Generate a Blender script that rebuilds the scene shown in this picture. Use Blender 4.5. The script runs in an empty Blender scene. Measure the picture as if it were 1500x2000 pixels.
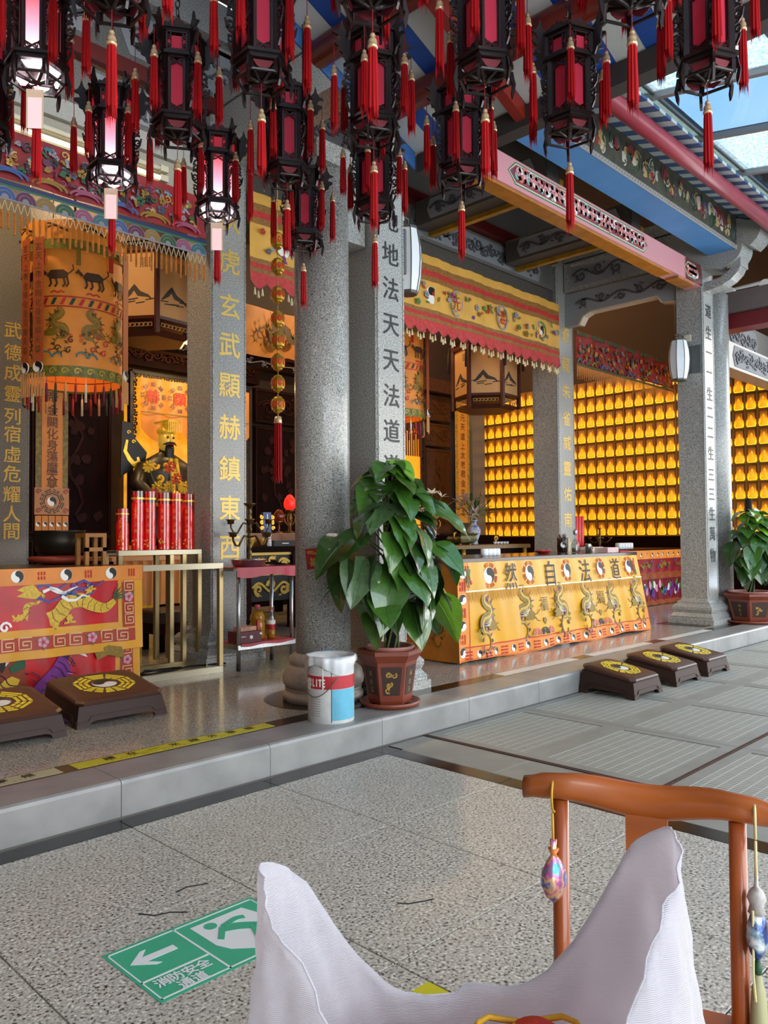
import bpy, math, random
from mathutils import Vector as V, Matrix as MX
R = random.Random(11)
SC = bpy.context.scene
COL = SC.collection
PI = math.pi
# ---------------------------------------------------------------- camera
F = 1549.7
yaw, pit, rol = (math.radians(a) for a in (44.551, 1.759, -.403))
fw = V((math.cos(yaw)*math.cos(pit), math.sin(yaw)*math.cos(pit), math.sin(pit)))
r0 = V((math.sin(yaw), -math.cos(yaw), 0)); u0 = r0.cross(fw)
cr, sr = math.cos(rol), math.sin(rol)
rt = r0*cr+u0*sr; up = u0*cr-r0*sr
cd = bpy.data.cameras.new('camera'); cam = bpy.data.objects.new('camera', cd); COL.objects.link(cam)
cd.sensor_fit = 'VERTICAL'; cd.sensor_height = 24; cd.lens = F/2000*24; cd.clip_end = 200; cd.clip_start = .05
m = MX((rt, up, -fw)).transposed().to_4x4(); m.translation = (0, 0, 1.25)
cam.matrix_world = m
SC.camera = cam
# ---------------------------------------------------------------- sky and exposure
SC.view_settings.view_transform = 'Standard'; SC.view_settings.look = 'None'
SC.view_settings.gamma = 1; SC.view_settings.use_curve_mapping = False
SC.view_settings.exposure = 2.0
w = bpy.data.worlds.new('sky'); SC.world = w; w.use_nodes = True
nt = w.node_tree; nt.nodes.clear()
def nn(t, **k):
    n = nt.nodes.new(t)
    for a, b in k.items(): setattr(n, a, b)
    return n
wo = nn('ShaderNodeOutputWorld'); bg = nn('ShaderNodeBackground'); tc = nn('ShaderNodeTexCoord')
no = nn('ShaderNodeTexNoise'); no.inputs['Scale'].default_value = 3.2; no.inputs['Detail'].default_value = 5
rp = nn('ShaderNodeValToRGB'); rp.color_ramp.elements[0].position = .40; rp.color_ramp.elements[1].position = .56
rp.color_ramp.elements[0].color = (.62, .80, 1, 1); rp.color_ramp.elements[1].color = (1, .965, .91, 1)
nt.links.new(tc.outputs['Generated'], no.inputs['Vector']); nt.links.new(no.outputs['Fac'], rp.inputs['Fac'])
nt.links.new(rp.outputs['Color'], bg.inputs['Color']); nt.links.new(bg.outputs[0], wo.inputs[0])
bg.inputs['Strength'].default_value = 1.3
# ---------------------------------------------------------------- helpers
def hx(s, a=1):
    s = s.lstrip('#'); o = []
    for i in (0, 2, 4):
        c = int(s[i:i+2], 16)/255
        o.append(c/12.92 if c <= .04045 else ((c+.055)/1.055)**2.4)
    return (*o, a)
MATS = {}
ORD = 'first second third fourth fifth sixth seventh eighth ninth tenth eleventh twelfth thirteenth fourteenth fifteenth sixteenth seventeenth eighteenth nineteenth twentieth twenty-first twenty-second twenty-third twenty-fourth twenty-fifth twenty-sixth twenty-seventh twenty-eighth twenty-ninth'.split()
EMF = .66
def mat(name, col, rough=.6, metal=0, noise=0, nscale=8, bump=0, bscale=60, emit=0, ecol=None, spec=.5, trans=0, sheen=0, col2=None, stops=None, detail=3, coat=0, nstretch=None):
    if name in MATS: return MATS[name]
    m = bpy.data.materials.new(name); m.use_nodes = True; t = m.node_tree
    p = t.nodes['Principled BSDF']; L = t.links.new
    c = hx(col) if isinstance(col, str) else col
    p.inputs['Base Color'].default_value = c
    p.inputs['Roughness'].default_value = rough; p.inputs['Metallic'].default_value = metal
    p.inputs['Specular IOR Level'].default_value = spec
    if coat: p.inputs['Coat Weight'].default_value = coat; p.inputs['Coat Roughness'].default_value = .08
    if trans: p.inputs['Transmission Weight'].default_value = trans
    if sheen: p.inputs['Sheen Weight'].default_value = sheen
    co = None
    def coord():
        nonlocal co
        if co is None:
            q = t.nodes.new('ShaderNodeTexCoord'); co = q.outputs['Object']
            if nstretch:
                mp = t.nodes.new('ShaderNodeMapping'); mp.inputs['Scale'].default_value = nstretch; L(co, mp.inputs['Vector']); co = mp.outputs[0]
        return co
    if noise or col2 or stops:
        n = t.nodes.new('ShaderNodeTexNoise'); n.inputs['Scale'].default_value = nscale; n.inputs['Detail'].default_value = detail
        L(coord(), n.inputs['Vector'])
        r = t.nodes.new('ShaderNodeValToRGB'); L(n.outputs['Fac'], r.inputs['Fac'])
        if stops:
            e = r.color_ramp.elements
            while len(e) < len(stops): e.new(.5)
            for k, (ps, cc) in enumerate(stops): e[k].position = ps; e[k].color = hx(cc) if isinstance(cc, str) else cc
        else:
            c2 = hx(col2) if col2 else tuple(min(1, x*(1-noise)) for x in c[:3])+(1,)
            r.color_ramp.elements[0].position = .35; r.color_ramp.elements[1].position = .65
            r.color_ramp.elements[0].color = c2; r.color_ramp.elements[1].color = c
        L(r.outputs['Color'], p.inputs['Base Color'])
        if emit: L(r.outputs['Color'], p.inputs['Emission Color'])
    if bump:
        n2 = t.nodes.new('ShaderNodeTexNoise'); n2.inputs['Scale'].default_value = bscale; n2.inputs['Detail'].default_value = 4
        L(coord(), n2.inputs['Vector'])
        b = t.nodes.new('ShaderNodeBump'); b.inputs['Strength'].default_value = bump; b.inputs['Distance'].default_value = .01
        L(n2.outputs['Fac'], b.inputs['Height']); L(b.outputs[0], p.inputs['Normal'])
    if emit:
        p.inputs['Emission Strength'].default_value = emit*EMF
        if not (noise or col2 or stops): p.inputs['Emission Color'].default_value = hx(ecol) if ecol else c
    MATS[name] = m
    return m
def granite(name, a, b, c, scale=140, rough=.5, bump=.0, coat=0):
    return mat(name, b, rough, nscale=scale, detail=2, stops=[(.33, a), (.46, b), (.56, b), (.68, c)], bump=bump, bscale=scale, coat=coat)
class MB:
    def __init__(s): s.v = []; s.f = []; s.mi = []; s.sm = []; s.m = 0; s.s = False; s.T = None
    def add(s, vs, fs):
        o = len(s.v)
        if s.T is not None: vs = [s.T @ V(p) for p in vs]
        s.v += [tuple(p) for p in vs]
        for f in fs: s.f.append([i+o for i in f]); s.mi.append(s.m); s.sm.append(s.s)
    def box(s, x0, x1, y0, y1, z0, z1):
        s.add([(x0, y0, z0), (x1, y0, z0), (x1, y1, z0), (x0, y1, z0), (x0, y0, z1), (x1, y0, z1), (x1, y1, z1), (x0, y1, z1)],
              [(3, 2, 1, 0), (4, 5, 6, 7), (0, 1, 5, 4), (1, 2, 6, 5), (2, 3, 7, 6), (3, 0, 4, 7)])
    def bbox(s, x0, x1, y0, y1, z0, z1, b):
        """box with chamfered vertical and top edges"""
        s.loft([[(x0+b, y0), (x1-b, y0), (x1, y0+b), (x1, y1-b), (x1-b, y1), (x0+b, y1), (x0, y1-b), (x0, y0+b)]]*2 +
               [[(x0+b+b*.6, y0+b*.6), (x1-b*1.6, y0+b*.6), (x1-b*.6, y0+b*1.6), (x1-b*.6, y1-b*1.6), (x1-b*1.6, y1-b*.6), (x0+b*1.6, y1-b*.6), (x0+b*.6, y1-b*1.6), (x0+b*.6, y0+b*1.6)]], [z0, z1-b*.6, z1])
    def loft(s, polys, zs, cap0=True, cap1=True):
        n = len(polys[0]); vs = []; fs = []
        for p, z in zip(polys, zs): vs += [(a, b, z) for a, b in p]
        for k in range(len(polys)-1):
            for i in range(n):
                j = (i+1) % n; fs.append((k*n+i, k*n+j, (k+1)*n+j, (k+1)*n+i))
        if cap0: fs.append(tuple(range(n-1, -1, -1)))
        if cap1: fs.append(tuple((len(polys)-1)*n+i for i in range(n)))
        s.add(vs, fs)
    def tube(s, pts, r, n=8, caps=True):
        pts = [V(p) for p in pts]; rr = r if isinstance(r, (list, tuple)) else [r]*len(pts)
        vs = []; fs = []; a = None
        for i, p in enumerate(pts):
            d = (pts[min(i+1, len(pts)-1)]-pts[max(i-1, 0)])
            d = d.normalized() if d.length > 1e-9 else V((0, 0, 1))
            if a is None:
                a = d.orthogonal().normalized()
            else:
                a = (a-d*a.dot(d)); a = a.normalized() if a.length > 1e-6 else d.orthogonal().normalized()
            b = d.cross(a)
            for k in range(n):
                t = 2*PI*k/n; vs.append(p+(a*math.cos(t)+b*math.sin(t))*rr[i])
        for i in range(len(pts)-1):
            for k in range(n):
                j = (k+1) % n; fs.append((i*n+k, i*n+j, (i+1)*n+j, (i+1)*n+k))
        if caps:
            fs.append(tuple(range(n-1, -1, -1))); fs.append(tuple((len(pts)-1)*n+i for i in range(n)))
        s.add(vs, fs)
    def lathe(s, prof, c=(0, 0, 0), n=20, cap=True, ph=0, sx=1, sy=1):
        vs = []; fs = []
        for r, z in prof:
            for k in range(n):
                t = 2*PI*k/n+ph; vs.append((c[0]+r*math.cos(t)*sx, c[1]+r*math.sin(t)*sy, c[2]+z))
        for i in range(len(prof)-1):
            for k in range(n):
                j = (k+1) % n; fs.append((i*n+k, i*n+j, (i+1)*n+j, (i+1)*n+k))
        if cap:
            fs.append(tuple(range(n-1, -1, -1))); fs.append(tuple((len(prof)-1)*n+i for i in range(n)))
        s.add(vs, fs)
    def prism(s, poly, fr, h0, h1):
        """poly in (u,v) on frame fr=(origin,U,W,N) extruded along N from h0 to h1"""
        o, U, W, N = fr; n = len(poly)
        a = [o+U*p[0]+W*p[1]+N*h0 for p in poly]; b = [o+U*p[0]+W*p[1]+N*h1 for p in poly]
        fs = [tuple(range(n-1, -1, -1)), tuple(range(n, 2*n))]
        for i in range(n):
            j = (i+1) % n; fs.append((i, j, n+j, n+i))
        s.add(a+b, fs)
    def grid(s, fn, nu, nv, cu=False):
        vs = []; fs = []
        for j in range(nv+1):
            for i in range(nu if cu else nu+1): vs.append(fn(i/nu, j/nv))
        w_ = nu if cu else nu+1
        for j in range(nv):
            for i in range(nu):
                i2 = (i+1) % w_; fs.append((j*w_+i, j*w_+i2, (j+1)*w_+i2, (j+1)*w_+i))
        s.add(vs, fs)
    def mesh(s, name):
        me = bpy.data.meshes.new(name); me.from_pydata(s.v, [], s.f)
        me.polygons.foreach_set('material_index', s.mi); me.polygons.foreach_set('use_smooth', s.sm)
        me.update(); return me
def fix(me):
    import bmesh
    b = bmesh.new(); b.from_mesh(me); bmesh.ops.recalc_face_normals(b, faces=b.faces); b.to_mesh(me); b.free(); return me
def obj(name, g, ms=None, parent=None, loc=None, rot=None, label=None, kind=None, world=True):
    me = g.mesh(name) if isinstance(g, MB) else g
    if ms is not None and len(me.materials) == 0:
        for q in (ms if isinstance(ms, (list, tuple)) else [ms]): me.materials.append(q)
    o = bpy.data.objects.new(name, me); COL.objects.link(o)
    if loc is not None: o.location = loc
    if rot is not None: o.rotation_euler = rot
    if parent is not None:
        o.parent = parent
        if world and parent.type == 'EMPTY':
            o.matrix_parent_inverse = (MX.Translation(parent.location) @ parent.rotation_euler.to_matrix().to_4x4()).inverted()
    if label: o['label'] = label
    if kind: o['kind'] = kind
    return o
def tag(o, label, cat, group=None):
    o['label'] = label; o['category'] = cat
    if group: o['group'] = group
    return o
def thing(name, label, cat, loc=(0, 0, 0), rz=0, group=None):
    o = bpy.data.objects.new(name, None); COL.objects.link(o); o.location = loc; o.rotation_euler = (0, 0, rz)
    return tag(o, label, cat, group)
def struct(name, g, ms, label=None, parent=None):
    o = obj(name, g, ms, parent)
    if parent is None:
        o['kind'] = 'structure'
        if label: o['label'] = label
    return o
def dup(o, parent=None):
    c = o.copy(); COL.objects.link(c)
    if parent is not None: c.parent = parent
    for ch in list(o.children): dup(ch, c)
    return c
def frame(o, u, w):
    u = V(u).normalized(); w = V(w).normalized(); return (V(o), u, w, u.cross(w))
# frames: face looking to -Y (u=+X, w=+Z -> normal -Y), face looking to -X (u=-Y, w=+Z -> normal -X), floor (normal +Z)
def fY(x, y, z): return frame((x, y, z), (1, 0, 0), (0, 0, 1))
def fX(x, y, z): return frame((x, y, z), (0, -1, 0), (0, 0, 1))
def fZ(x, y, z, a=0): return frame((x, y, z), (math.cos(a), math.sin(a), 0), (-math.sin(a), math.cos(a), 0))
def circ(cx, cy, r, n=24, a0=0, a1=2*PI):
    full = abs(a1-a0-2*PI) < 1e-6; k = n if full else n+1
    return [(cx+r*math.cos(a0+(a1-a0)*i/n), cy+r*math.sin(a0+(a1-a0)*i/n)) for i in range(k)]
def ringp(mb, fr, r0_, r1_, h0, h1, n=24, cx=0, cy=0, sx=1):
    for i in range(n):
        a, b = 2*PI*i/n, 2*PI*(i+1)/n
        mb.prism([(cx+r*math.cos(t)*sx, cy+r*math.sin(t)) for r, t in ((r0_, a), (r1_, a), (r1_, b), (r0_, b))], fr, h0, h1)
def yinyang(mb, fr, r, h, cx=0, cy=0, mw=0, mk=1, rot=0, sx=1):
    """white disc with a black comma half; material slots mw / mk"""
    def q(pts):
        c_, s_ = math.cos(rot), math.sin(rot)
        return [(cx+(x*c_-y*s_)*sx, cy+x*s_+y*c_) for x, y in pts]
    mb.m = mw; mb.prism(q(circ(0, 0, r, 28)), fr, 0, h)
    mb.m = mk
    half = circ(0, 0, r*.97, 16, -PI/2, PI/2)+circ(0, r*.485, r*.485, 10, PI/2, 3*PI/2)[1:]
    low = circ(0, -r*.485, r*.485, 10, PI/2, -PI/2)[1:]
    mb.prism(q(half[:len(half)]+low), fr, h, h*1.6)
    mb.prism(q(circ(0, r*.48, r*.13, 10)), fr, h, h*2)
    mb.m = mw; mb.prism(q(circ(0, -r*.48, r*.13, 10)), fr, h*1.6, h*2.4)
TRI = [(1, 1, 1), (1, 1, 0), (1, 0, 1), (1, 0, 0), (0, 0, 0), (0, 0, 1), (0, 1, 0), (0, 1, 1)]
def trigram(mb, fr, w_, ht, h, k, cx=0, cy=0, rot=0, vert=False):
    c_, s_ = math.cos(rot), math.sin(rot)
    t = ht/5
    for i, b in enumerate(TRI[k % 8]):
        y = -ht/2+t/2+i*2*t
        for x0, x1 in (((-w_/2, w_/2),) if b else ((-w_/2, -w_*.07), (w_*.07, w_/2))):
            p = [(x0, y-t/2), (x1, y-t/2), (x1, y+t/2), (x0, y+t/2)]
            if vert: p = [(-b_, a_) for a_, b_ in p]
            mb.prism([(cx+x*c_-yy*s_, cy+x*s_+yy*c_) for x, yy in p], fr, 0, h)
def ribbon(mb, fr, pts, ws, h0, h1, wig=None):
    """tapered flat strip through 2-D pts with half-widths ws"""
    n = len(pts); Ls = []; Rs = []
    for i in range(n):
        a = pts[max(i-1, 0)]; b = pts[min(i+1, n-1)]
        dx, dy = b[0]-a[0], b[1]-a[1]; l = math.hypot(dx, dy) or 1
        w_ = ws[i] if isinstance(ws, (list, tuple)) else ws
        Ls.append((pts[i][0]-dy/l*w_, pts[i][1]+dx/l*w_)); Rs.append((pts[i][0]+dy/l*w_, pts[i][1]-dx/l*w_))
    for i in range(n-1):
        mb.prism([Rs[i], Rs[i+1], Ls[i+1], Ls[i]], fr, h0, h1)
def arc(cx, cy, r, a0, a1, n=8): return [(cx+r*math.cos(a0+(a1-a0)*i/n), cy+r*math.sin(a0+(a1-a0)*i/n)) for i in range(n+1)]
def spiral(cx, cy, r, a0, turns, n=14, k=.15): return [(cx+r*(1-(1-k)*i/n)*math.cos(a0+turns*2*PI*i/n), cy+r*(1-(1-k)*i/n)*math.sin(a0+turns*2*PI*i/n)) for i in range(n+1)]
def smooth(pts, k=3):
    o = []
    for i in range(len(pts)-1):
        p0 = pts[max(i-1, 0)]; p1 = pts[i]; p2 = pts[i+1]; p3 = pts[min(i+2, len(pts)-1)]
        for j in range(k):
            f = j/k; o.append(tuple(.5*((2*a1)+(-a0+a2)*f+(2*a0-5*a1+4*a2-a3)*f*f+(-a0+3*a1-3*a2+a3)*f**3) for a0, a1, a2, a3 in zip(p0, p1, p2, p3)))
    return o+[tuple(pts[-1])]
# glyphs: the built-in font falls back to its CJK set
GLY = {}
def glyph(ch):
    if ch in GLY: return GLY[ch]
    c = bpy.data.curves.new('glyph', 'FONT'); c.body = ch; c.size = 1; c.resolution_u = 3; c.offset = -.007
    o = bpy.data.objects.new('glyph', c); COL.objects.link(o)
    dg = bpy.context.evaluated_depsgraph_get(); me = bpy.data.meshes.new_from_object(o.evaluated_get(dg))
    vs = [v.co.copy() for v in me.vertices]; fs = [tuple(p.vertices) for p in me.polygons]
    bpy.data.objects.remove(o); bpy.data.curves.remove(c); bpy.data.meshes.remove(me)
    x0 = min(v.x for v in vs); x1 = max(v.x for v in vs); y0 = min(v.y for v in vs); y1 = max(v.y for v in vs)
    GLY[ch] = ([(v.x-(x0+x1)/2, v.y-(y0+y1)/2) for v in vs], fs, x1-x0, y1-y0)
    return GLY[ch]
def put_glyph(mb, ch, fr, size, h, cx=0, cy=0, sx=1, rot=0, bold=0, thick=0):
    vs, fs, w_, hh = glyph(ch); o, U, W, N = fr; c_, s_ = math.cos(rot), math.sin(rot)
    offs = [(0, 0)] if not bold else [(0, 0), (bold, 0), (0, bold), (bold, bold), (-bold, 0), (0, -bold)]
    for k, (bx, by) in enumerate(offs):
        P = []
        for x, y in vs:
            x = x*size*sx+bx; y = y*size+by
            P.append(o+U*(cx+x*c_-y*s_)+W*(cy+x*s_+y*c_)+N*(h+k*.00012))
        mb.add(P, fs)
        if thick:
            mb.add([p-N*thick for p in P], [tuple(reversed(f)) for f in fs])
for ch_ in 'I伏虎玄武顯赫鎮東西地法天道蒼龍朱雀威靈佑南北生一二三萬物德成列宿虛危耀人間帝金闕化身蕩魔尊福自然元混消防安全通請在米線外等候上太老君淨KILTEPleaseWaitBhndOMrLo': glyph(ch_)
bpy.data.orphans_purge() if hasattr(bpy.data, 'orphans_purge') else None
# ================================================================ materials
WHITE = mat('white_paint', '#e8e6e0', .5); BLACK = mat('black_ink', '#0c0b0b', .5); GOLDM = mat('gold_leaf', '#d8a93c', .32, .75, noise=.3, nscale=30)
GOLDP = mat('gold_paint', '#c9a44a', .45, .35, noise=.3, nscale=40)
G_COL = granite('grey_granite', '#5a5b59', '#9a9a95', '#c9c9c2', 120, .24)
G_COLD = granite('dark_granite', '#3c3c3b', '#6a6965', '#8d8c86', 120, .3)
G_FLOOR = granite('speckled_granite', '#3a3734', '#b0ada3', '#dedbd1', 95, .42)
G_PLAT = granite('polished_granite', '#4c4843', '#98938a', '#c4bfb5', 105, .15)
G_KERB = mat('kerb_granite', '#8f8f8d', .33, noise=.25, nscale=5, detail=8)
G_BLK = mat('black_granite', '#121110', .2, noise=.3, nscale=60, spec=.3)
G_PAV = mat('paving_grey', '#8b8b83', .55, noise=.18, nscale=4, detail=8)
RUST = mat('rust_iron', '#4b2c20', .8, noise=.4, nscale=30)
GROUT = mat('grout', '#5e5c58', .9)
RED_LAC = mat('red_lacquer', '#8e1f18', .38, noise=.25, nscale=6)
RED_DK = mat('dark_red_paint', '#5c1512', .4)
DKWOOD = mat('dark_wood', '#1a0806', .55, noise=.4, nscale=18, nstretch=(1, 1, .15), spec=.04)
REDWOOD = mat('red_brown_wood', '#2e120d', .5, noise=.35, nscale=20, spec=.06)
BRNWOOD = mat('carved_brown_wood', '#4a2610', .5, noise=.45, nscale=14, bump=.8, bscale=40)

REDCL = mat('red_brocade', '#a3141c', .5, noise=.4, nscale=20)
def slot_mat():
    m = mat('slotted_paving', '#7f807c', .6); t = m.node_tree; L = t.links.new; p = t.nodes['Principled BSDF']
    tc_ = t.nodes.new('ShaderNodeTexCoord'); mp = t.nodes.new('ShaderNodeMapping'); L(tc_.outputs['Object'], mp.inputs[0])
    mp.inputs['Rotation'].default_value = (0, 0, PI/2)
    b = t.nodes.new('ShaderNodeTexBrick'); L(mp.outputs[0], b.inputs['Vector'])
    b.inputs['Color1'].default_value = hx('#7f8078'); b.inputs['Color2'].default_value = hx('#888980'); b.inputs['Mortar'].default_value = hx('#b9b9ae')
    b.inputs['Scale'].default_value = 1; b.inputs['Brick Width'].default_value = .06; b.inputs['Row Height'].default_value = .032; b.inputs['Mortar Size'].default_value = .003
    b.offset = 0
    L(b.outputs['Color'], p.inputs['Base Color'])
    bu = t.nodes.new('ShaderNodeBump'); bu.inputs['Distance'].default_value = .004; bu.inputs['Strength'].default_value = .5; L(b.outputs['Fac'], bu.inputs['Height']); L(bu.outputs[0], p.inputs['Normal'])
    return m
SLOT = slot_mat()
S = .165
# ================================================================ courtyard floor
mb = MB(); mb.box(-5, 14, -5, 3.36, -.2, -.012)
fl = struct('floor', mb, GROUT, 'courtyard floor of speckled granite tiles and slotted grey paving')
tile = {}
def slab(w_, d, h, b=.002):
    k = (round(w_, 3), round(d, 3), h)
    if k not in tile:
        q = MB(); q.bbox(0, w_, 0, d, 0, h, b); tile[k] = q.mesh('tile')
    return tile[k]
for i in range(9):
    for j in range(8):
        x1 = 3.28-.79*i; y1 = 3.22-.79*j
        q = obj('tile', slab(.785, .785, .012).copy() if (i, j) == (0, 0) else slab(.785, .785, .012), G_FLOOR, fl, (x1-.787, y1-.787, -.012))
for i in range(9):
    obj('strip_tile', slab(.787, .117, .012), G_BLK, fl, (3.28-.79*i-.787, 3.22, -.012))
obj('strip_tile', slab(.14, .117, .012), G_BLK, fl, (3.2815, 3.22, -.012))
for j in range(8):
    obj('strip_tile', slab(.117, .787, .012), G_BLK, fl, (3.2815, 3.22-.79*j-.787, -.012))
    obj('paving_slab', slab(.33, .787, .012), G_PAV, fl, (3.402, 3.34-.79*j-.787, -.012))
def grate(x0, x1, y0, y1):
    q = MB(); b = .07
    q.m = 0
    for a in ((x0, x1, y0, y0+b), (x0, x1, y1-b, y1), (x0, x0+b, y0+b, y1-b), (x1-b, x1, y0+b, y1-b)): q.box(*a, -.012, 0)
    q.m = 1; q.box(x0+b, x1-b, y0+b, y1-b, -.012, -.0035)
    obj('drain_slab', q, [G_PAV, SLOT], fl)
xs = [3.78+1.02*k for k in range(8)]
for i in range(7):
    for a, b in ((2.585, 3.345), (1.82, 2.58), (.99, 1.79), (.18, .985), (-.62, .175), (-1.42, -.625)):
        grate(xs[i], xs[i]+1.015, a, b)
mb = MB(); mb.box(3.735, 3.75, 1.8, 3.35, -.012, .004); mb.box(3.76, 3.775, 1.8, 3.35, -.012, .002); obj('iron_edge', mb, RUST, fl)
mb = MB(); mb.box(3.735, 9, 1.796, 1.806, -.012, .003); mb.box(3.735, 9, 1.812, 1.818, -.012, .002); obj('iron_edge', mb, RUST, fl)
mb = MB(); mb.box(3.74, 3.775, -3, 1.79, -.012, .0); obj('iron_edge', mb, RUST, fl)
# cracks and stains: thin dark seams lying in the tile
CR = mat('crack_filler', '#242321', .9)
for pts in ([(1.98, 1.9), (2.0, 1.87), (2.06, 1.84), (2.09, 1.83)], [(1.5, 2.52), (1.55, 2.53), (1.62, 2.5)], [(1.33, 2.47), (1.36, 2.42), (1.41, 2.4), (1.45, 2.36)]):
    mb = MB(); ribbon(mb, fZ(0, 0, .0005), pts, .004, 0, .0006); obj('floor_crack', mb, CR, fl)
# ================================================================ raised platform
mb = MB(); mb.box(-5, 15.5, 3.39, 11.2, -.1, S-.013); mb.box(-5, 15.5, 3.37, 3.4, -.1, -.0)
pf = struct('floor', mb, GROUT, 'raised temple platform paved in polished granite')
def kerb(x0, x1):
    q = MB(); q.T = MX(((0, 0, 1, 0), (1, 0, 0, 0), (0, 1, 0, 0), (0, 0, 0, 1)))
    pr = [(3.37, .001), (3.655, .001), (3.655, S), (3.392, S), (3.376, S-.006), (3.37, S-.02)]
    q.loft([pr, pr], [x0, x1]); q.T = None
    obj('kerb_stone', fix(q.mesh('kerb_stone')), G_KERB, pf)
k = -3.26
while k < 14.5: kerb(k, k+.829); k += .832
for i in range(24):
    obj('strip_tile', slab(.797, .137, .012), G_BLK, pf, (-3.65+.8*i, 3.658, S-.012))
for i in range(24):
    for j in range(9):
        obj('tile', slab(.798, .798, .012), G_PLAT, pf, (-3.65+.8*i, 3.798+.8*j, S-.012))
mb = MB(); mb.lathe([(.40, 0), (.40, .0016), (.39, .002)], (3.55, 4.08, S), 40); obj('column_pad', mb, G_BLK, pf)
mb = MB(); mb.box(9.2, 10.7, 3.86, 4.45, S, S+.0015); obj('column_pad', mb, G_BLK, pf)
# ================================================================ columns
def base_steps(mb, cx, cy, w_, z0, prof):
    mb.loft([[(cx-a, cy-a), (cx+a, cy-a), (cx+a, cy+a), (cx-a, cy+a)] for a, z in prof], [z0+z for a, z in prof])
def sq_column(x0, x1, y0, d, ztop, label, gm, chars, zs, cm, csize, cmname, bold, dx=0):
    t = thing('stone_column', label, 'column', ((x0+x1)/2, y0+d/2, S))
    w_ = x1-x0; cx, cy = (x0+x1)/2, y0+d/2
    q = MB(); b = .012
    P = [(x0+b, y0), (x1-b, y0), (x1, y0+b), (x1, y0+d-b), (x1-b, y0+d), (x0+b, y0+d), (x0, y0+d-b), (x0, y0+b)]
    q.loft([P, P], [S+.28, ztop])
    # raised bead frame on the two visible faces
    for fr, ww in ((fY(cx, y0, 0), w_), (fX(x0, cy, 0), d)):
        for sx_ in (-1, 1):
            q.prism([(sx_*(ww/2-.016)-.006, S+.34), (sx_*(ww/2-.016)+.006, S+.34), (sx_*(ww/2-.016)+.006, ztop-.1), (sx_*(ww/2-.016)-.006, ztop-.1)], fr, 0, .004)
    obj('shaft', q, gm, t)
    q = MB(); h = w_/2
    base_steps(q, cx, cy, w_, S, [(h+.125, 0), (h+.125, .06), (h+.105, .062), (h+.105, .08), (h+.11, .085), (h+.075, .13), (h+.09, .17), (h+.09, .2), (h+.06, .235), (h+.045, .24), (h+.045, .26), (h+.012, .28), (h+.005, .3)])
    obj('base', q, gm, t)
    for c_, z in zip(chars, zs):
        q = MB(); put_glyph(q, c_, fY(cx+dx, y0, z), csize, .0025, bold=bold)
        obj('character', q, cm, t, label=cmname)
    return t
GOLDCH = mat('gilded_incision', '#d6b45c', .4, .35)
sq_column(3.86, 4.23, 5.9, .40, 5.9, 'grey granite square column with gilded characters behind the steel table', G_COL, '伏虎玄武顯赫鎮東西', [4.09, 3.716, 3.314, 2.965, 2.6, 2.23, 1.86, 1.51, 1.16], GOLDCH, .235, 'gilded character', .005)
sq_column(3.90, 4.19, 3.9, .31, 5.0, 'grey granite square column with black characters behind the tall potted plant', G_COL, '地地法天天法道道', [3.519, 3.269, 3.017, 2.758, 2.5, 2.25, 2.0, 1.75], BLACK, .175, 'black incised character', .003)
sq_column(9.42, 9.83, 5.9, .42, 5.1, 'grey granite square column with gilded characters behind the yellow altar', G_COL, '蒼龍朱雀威靈佑南北', [4.044, 3.63, 3.25, 2.87, 2.53, 2.174, 1.818, 1.463, 1.1], GOLDCH, .215, 'gilded character', .004)
sq_column(9.58, 9.89, 3.95, .34, 4.6, 'grey granite square column with black characters and a white wall lamp', G_COL, '道生一一生二二生三三生萬物', [4.0, 3.73, 3.484, 3.24, 2.972, 2.743, 2.495, 2.242, 1.977, 1.738, 1.5, 1.257, .989], BLACK, .18, 'black incised character', .0035)
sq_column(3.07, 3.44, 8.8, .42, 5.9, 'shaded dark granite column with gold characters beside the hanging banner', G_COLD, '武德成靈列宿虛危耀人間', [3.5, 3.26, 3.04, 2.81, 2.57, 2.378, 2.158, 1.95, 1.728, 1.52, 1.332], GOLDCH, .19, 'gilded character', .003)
def round_column(cx, cy, r, ztop, label):
    t = thing('stone_column', label, 'column', (cx, cy, S)); q = MB(); q.s = True
    q.lathe([(r, S+.3), (r, ztop)], (cx, cy, 0), 48); obj('shaft', q, G_COL, t)
    q = MB(); q.s = True
    q.lathe([(r+.085, 0), (r+.085, .05), (r+.07, .055), (r+.07, .075), (r+.075, .08)], (cx, cy, S+.0018), 48, cap=True)
    q.lathe([(r+.06, .08), (r+.085, .11), (r+.09, .15), (r+.075, .2), (r+.045, .225), (r+.03, .235), (r+.045, .25), (r+.045, .28), (r+.005, .31)], (cx, cy, S+.0018), 48)
    obj('base', q, mat('pale_granite', '#a59b90', .45, noise=.2, nscale=40), t)
    return t
round_column(3.55, 4.08, .186, 3.72, 'round grey granite column beside the paint bucket')
round_column(10.21, 4.1, .2, 4.3, 'round grey column behind the potted plant by the far step')
# red fortune card on the round column
t = thing('fortune_card', 'small red card with gold writing stuck on the round column', 'card', (3.32, 3.84, 1.1))
ca = 3.9; fr = frame((3.55+.188*math.cos(PI*1.17), 4.08+.188*math.sin(PI*1.17), 1.12), (math.cos(PI*1.67), math.sin(PI*1.67), .0), (0, 0, 1))
q = MB(); q.prism([(-.045, -.085), (.06, -.075), (.05, .06), (-.06, .05)], fr, 0, .002); obj('card', q, REDCL, t)
q = MB(); put_glyph(q, '福', fr, .06, .003, 0, -.035, bold=.002)
for k in range(6): ribbon(q, fr, spiral(-.035+.018*k, .025, .012, k, 1), .003, .002, .003)
obj('gold_print', q, GOLDP, t)
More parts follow.
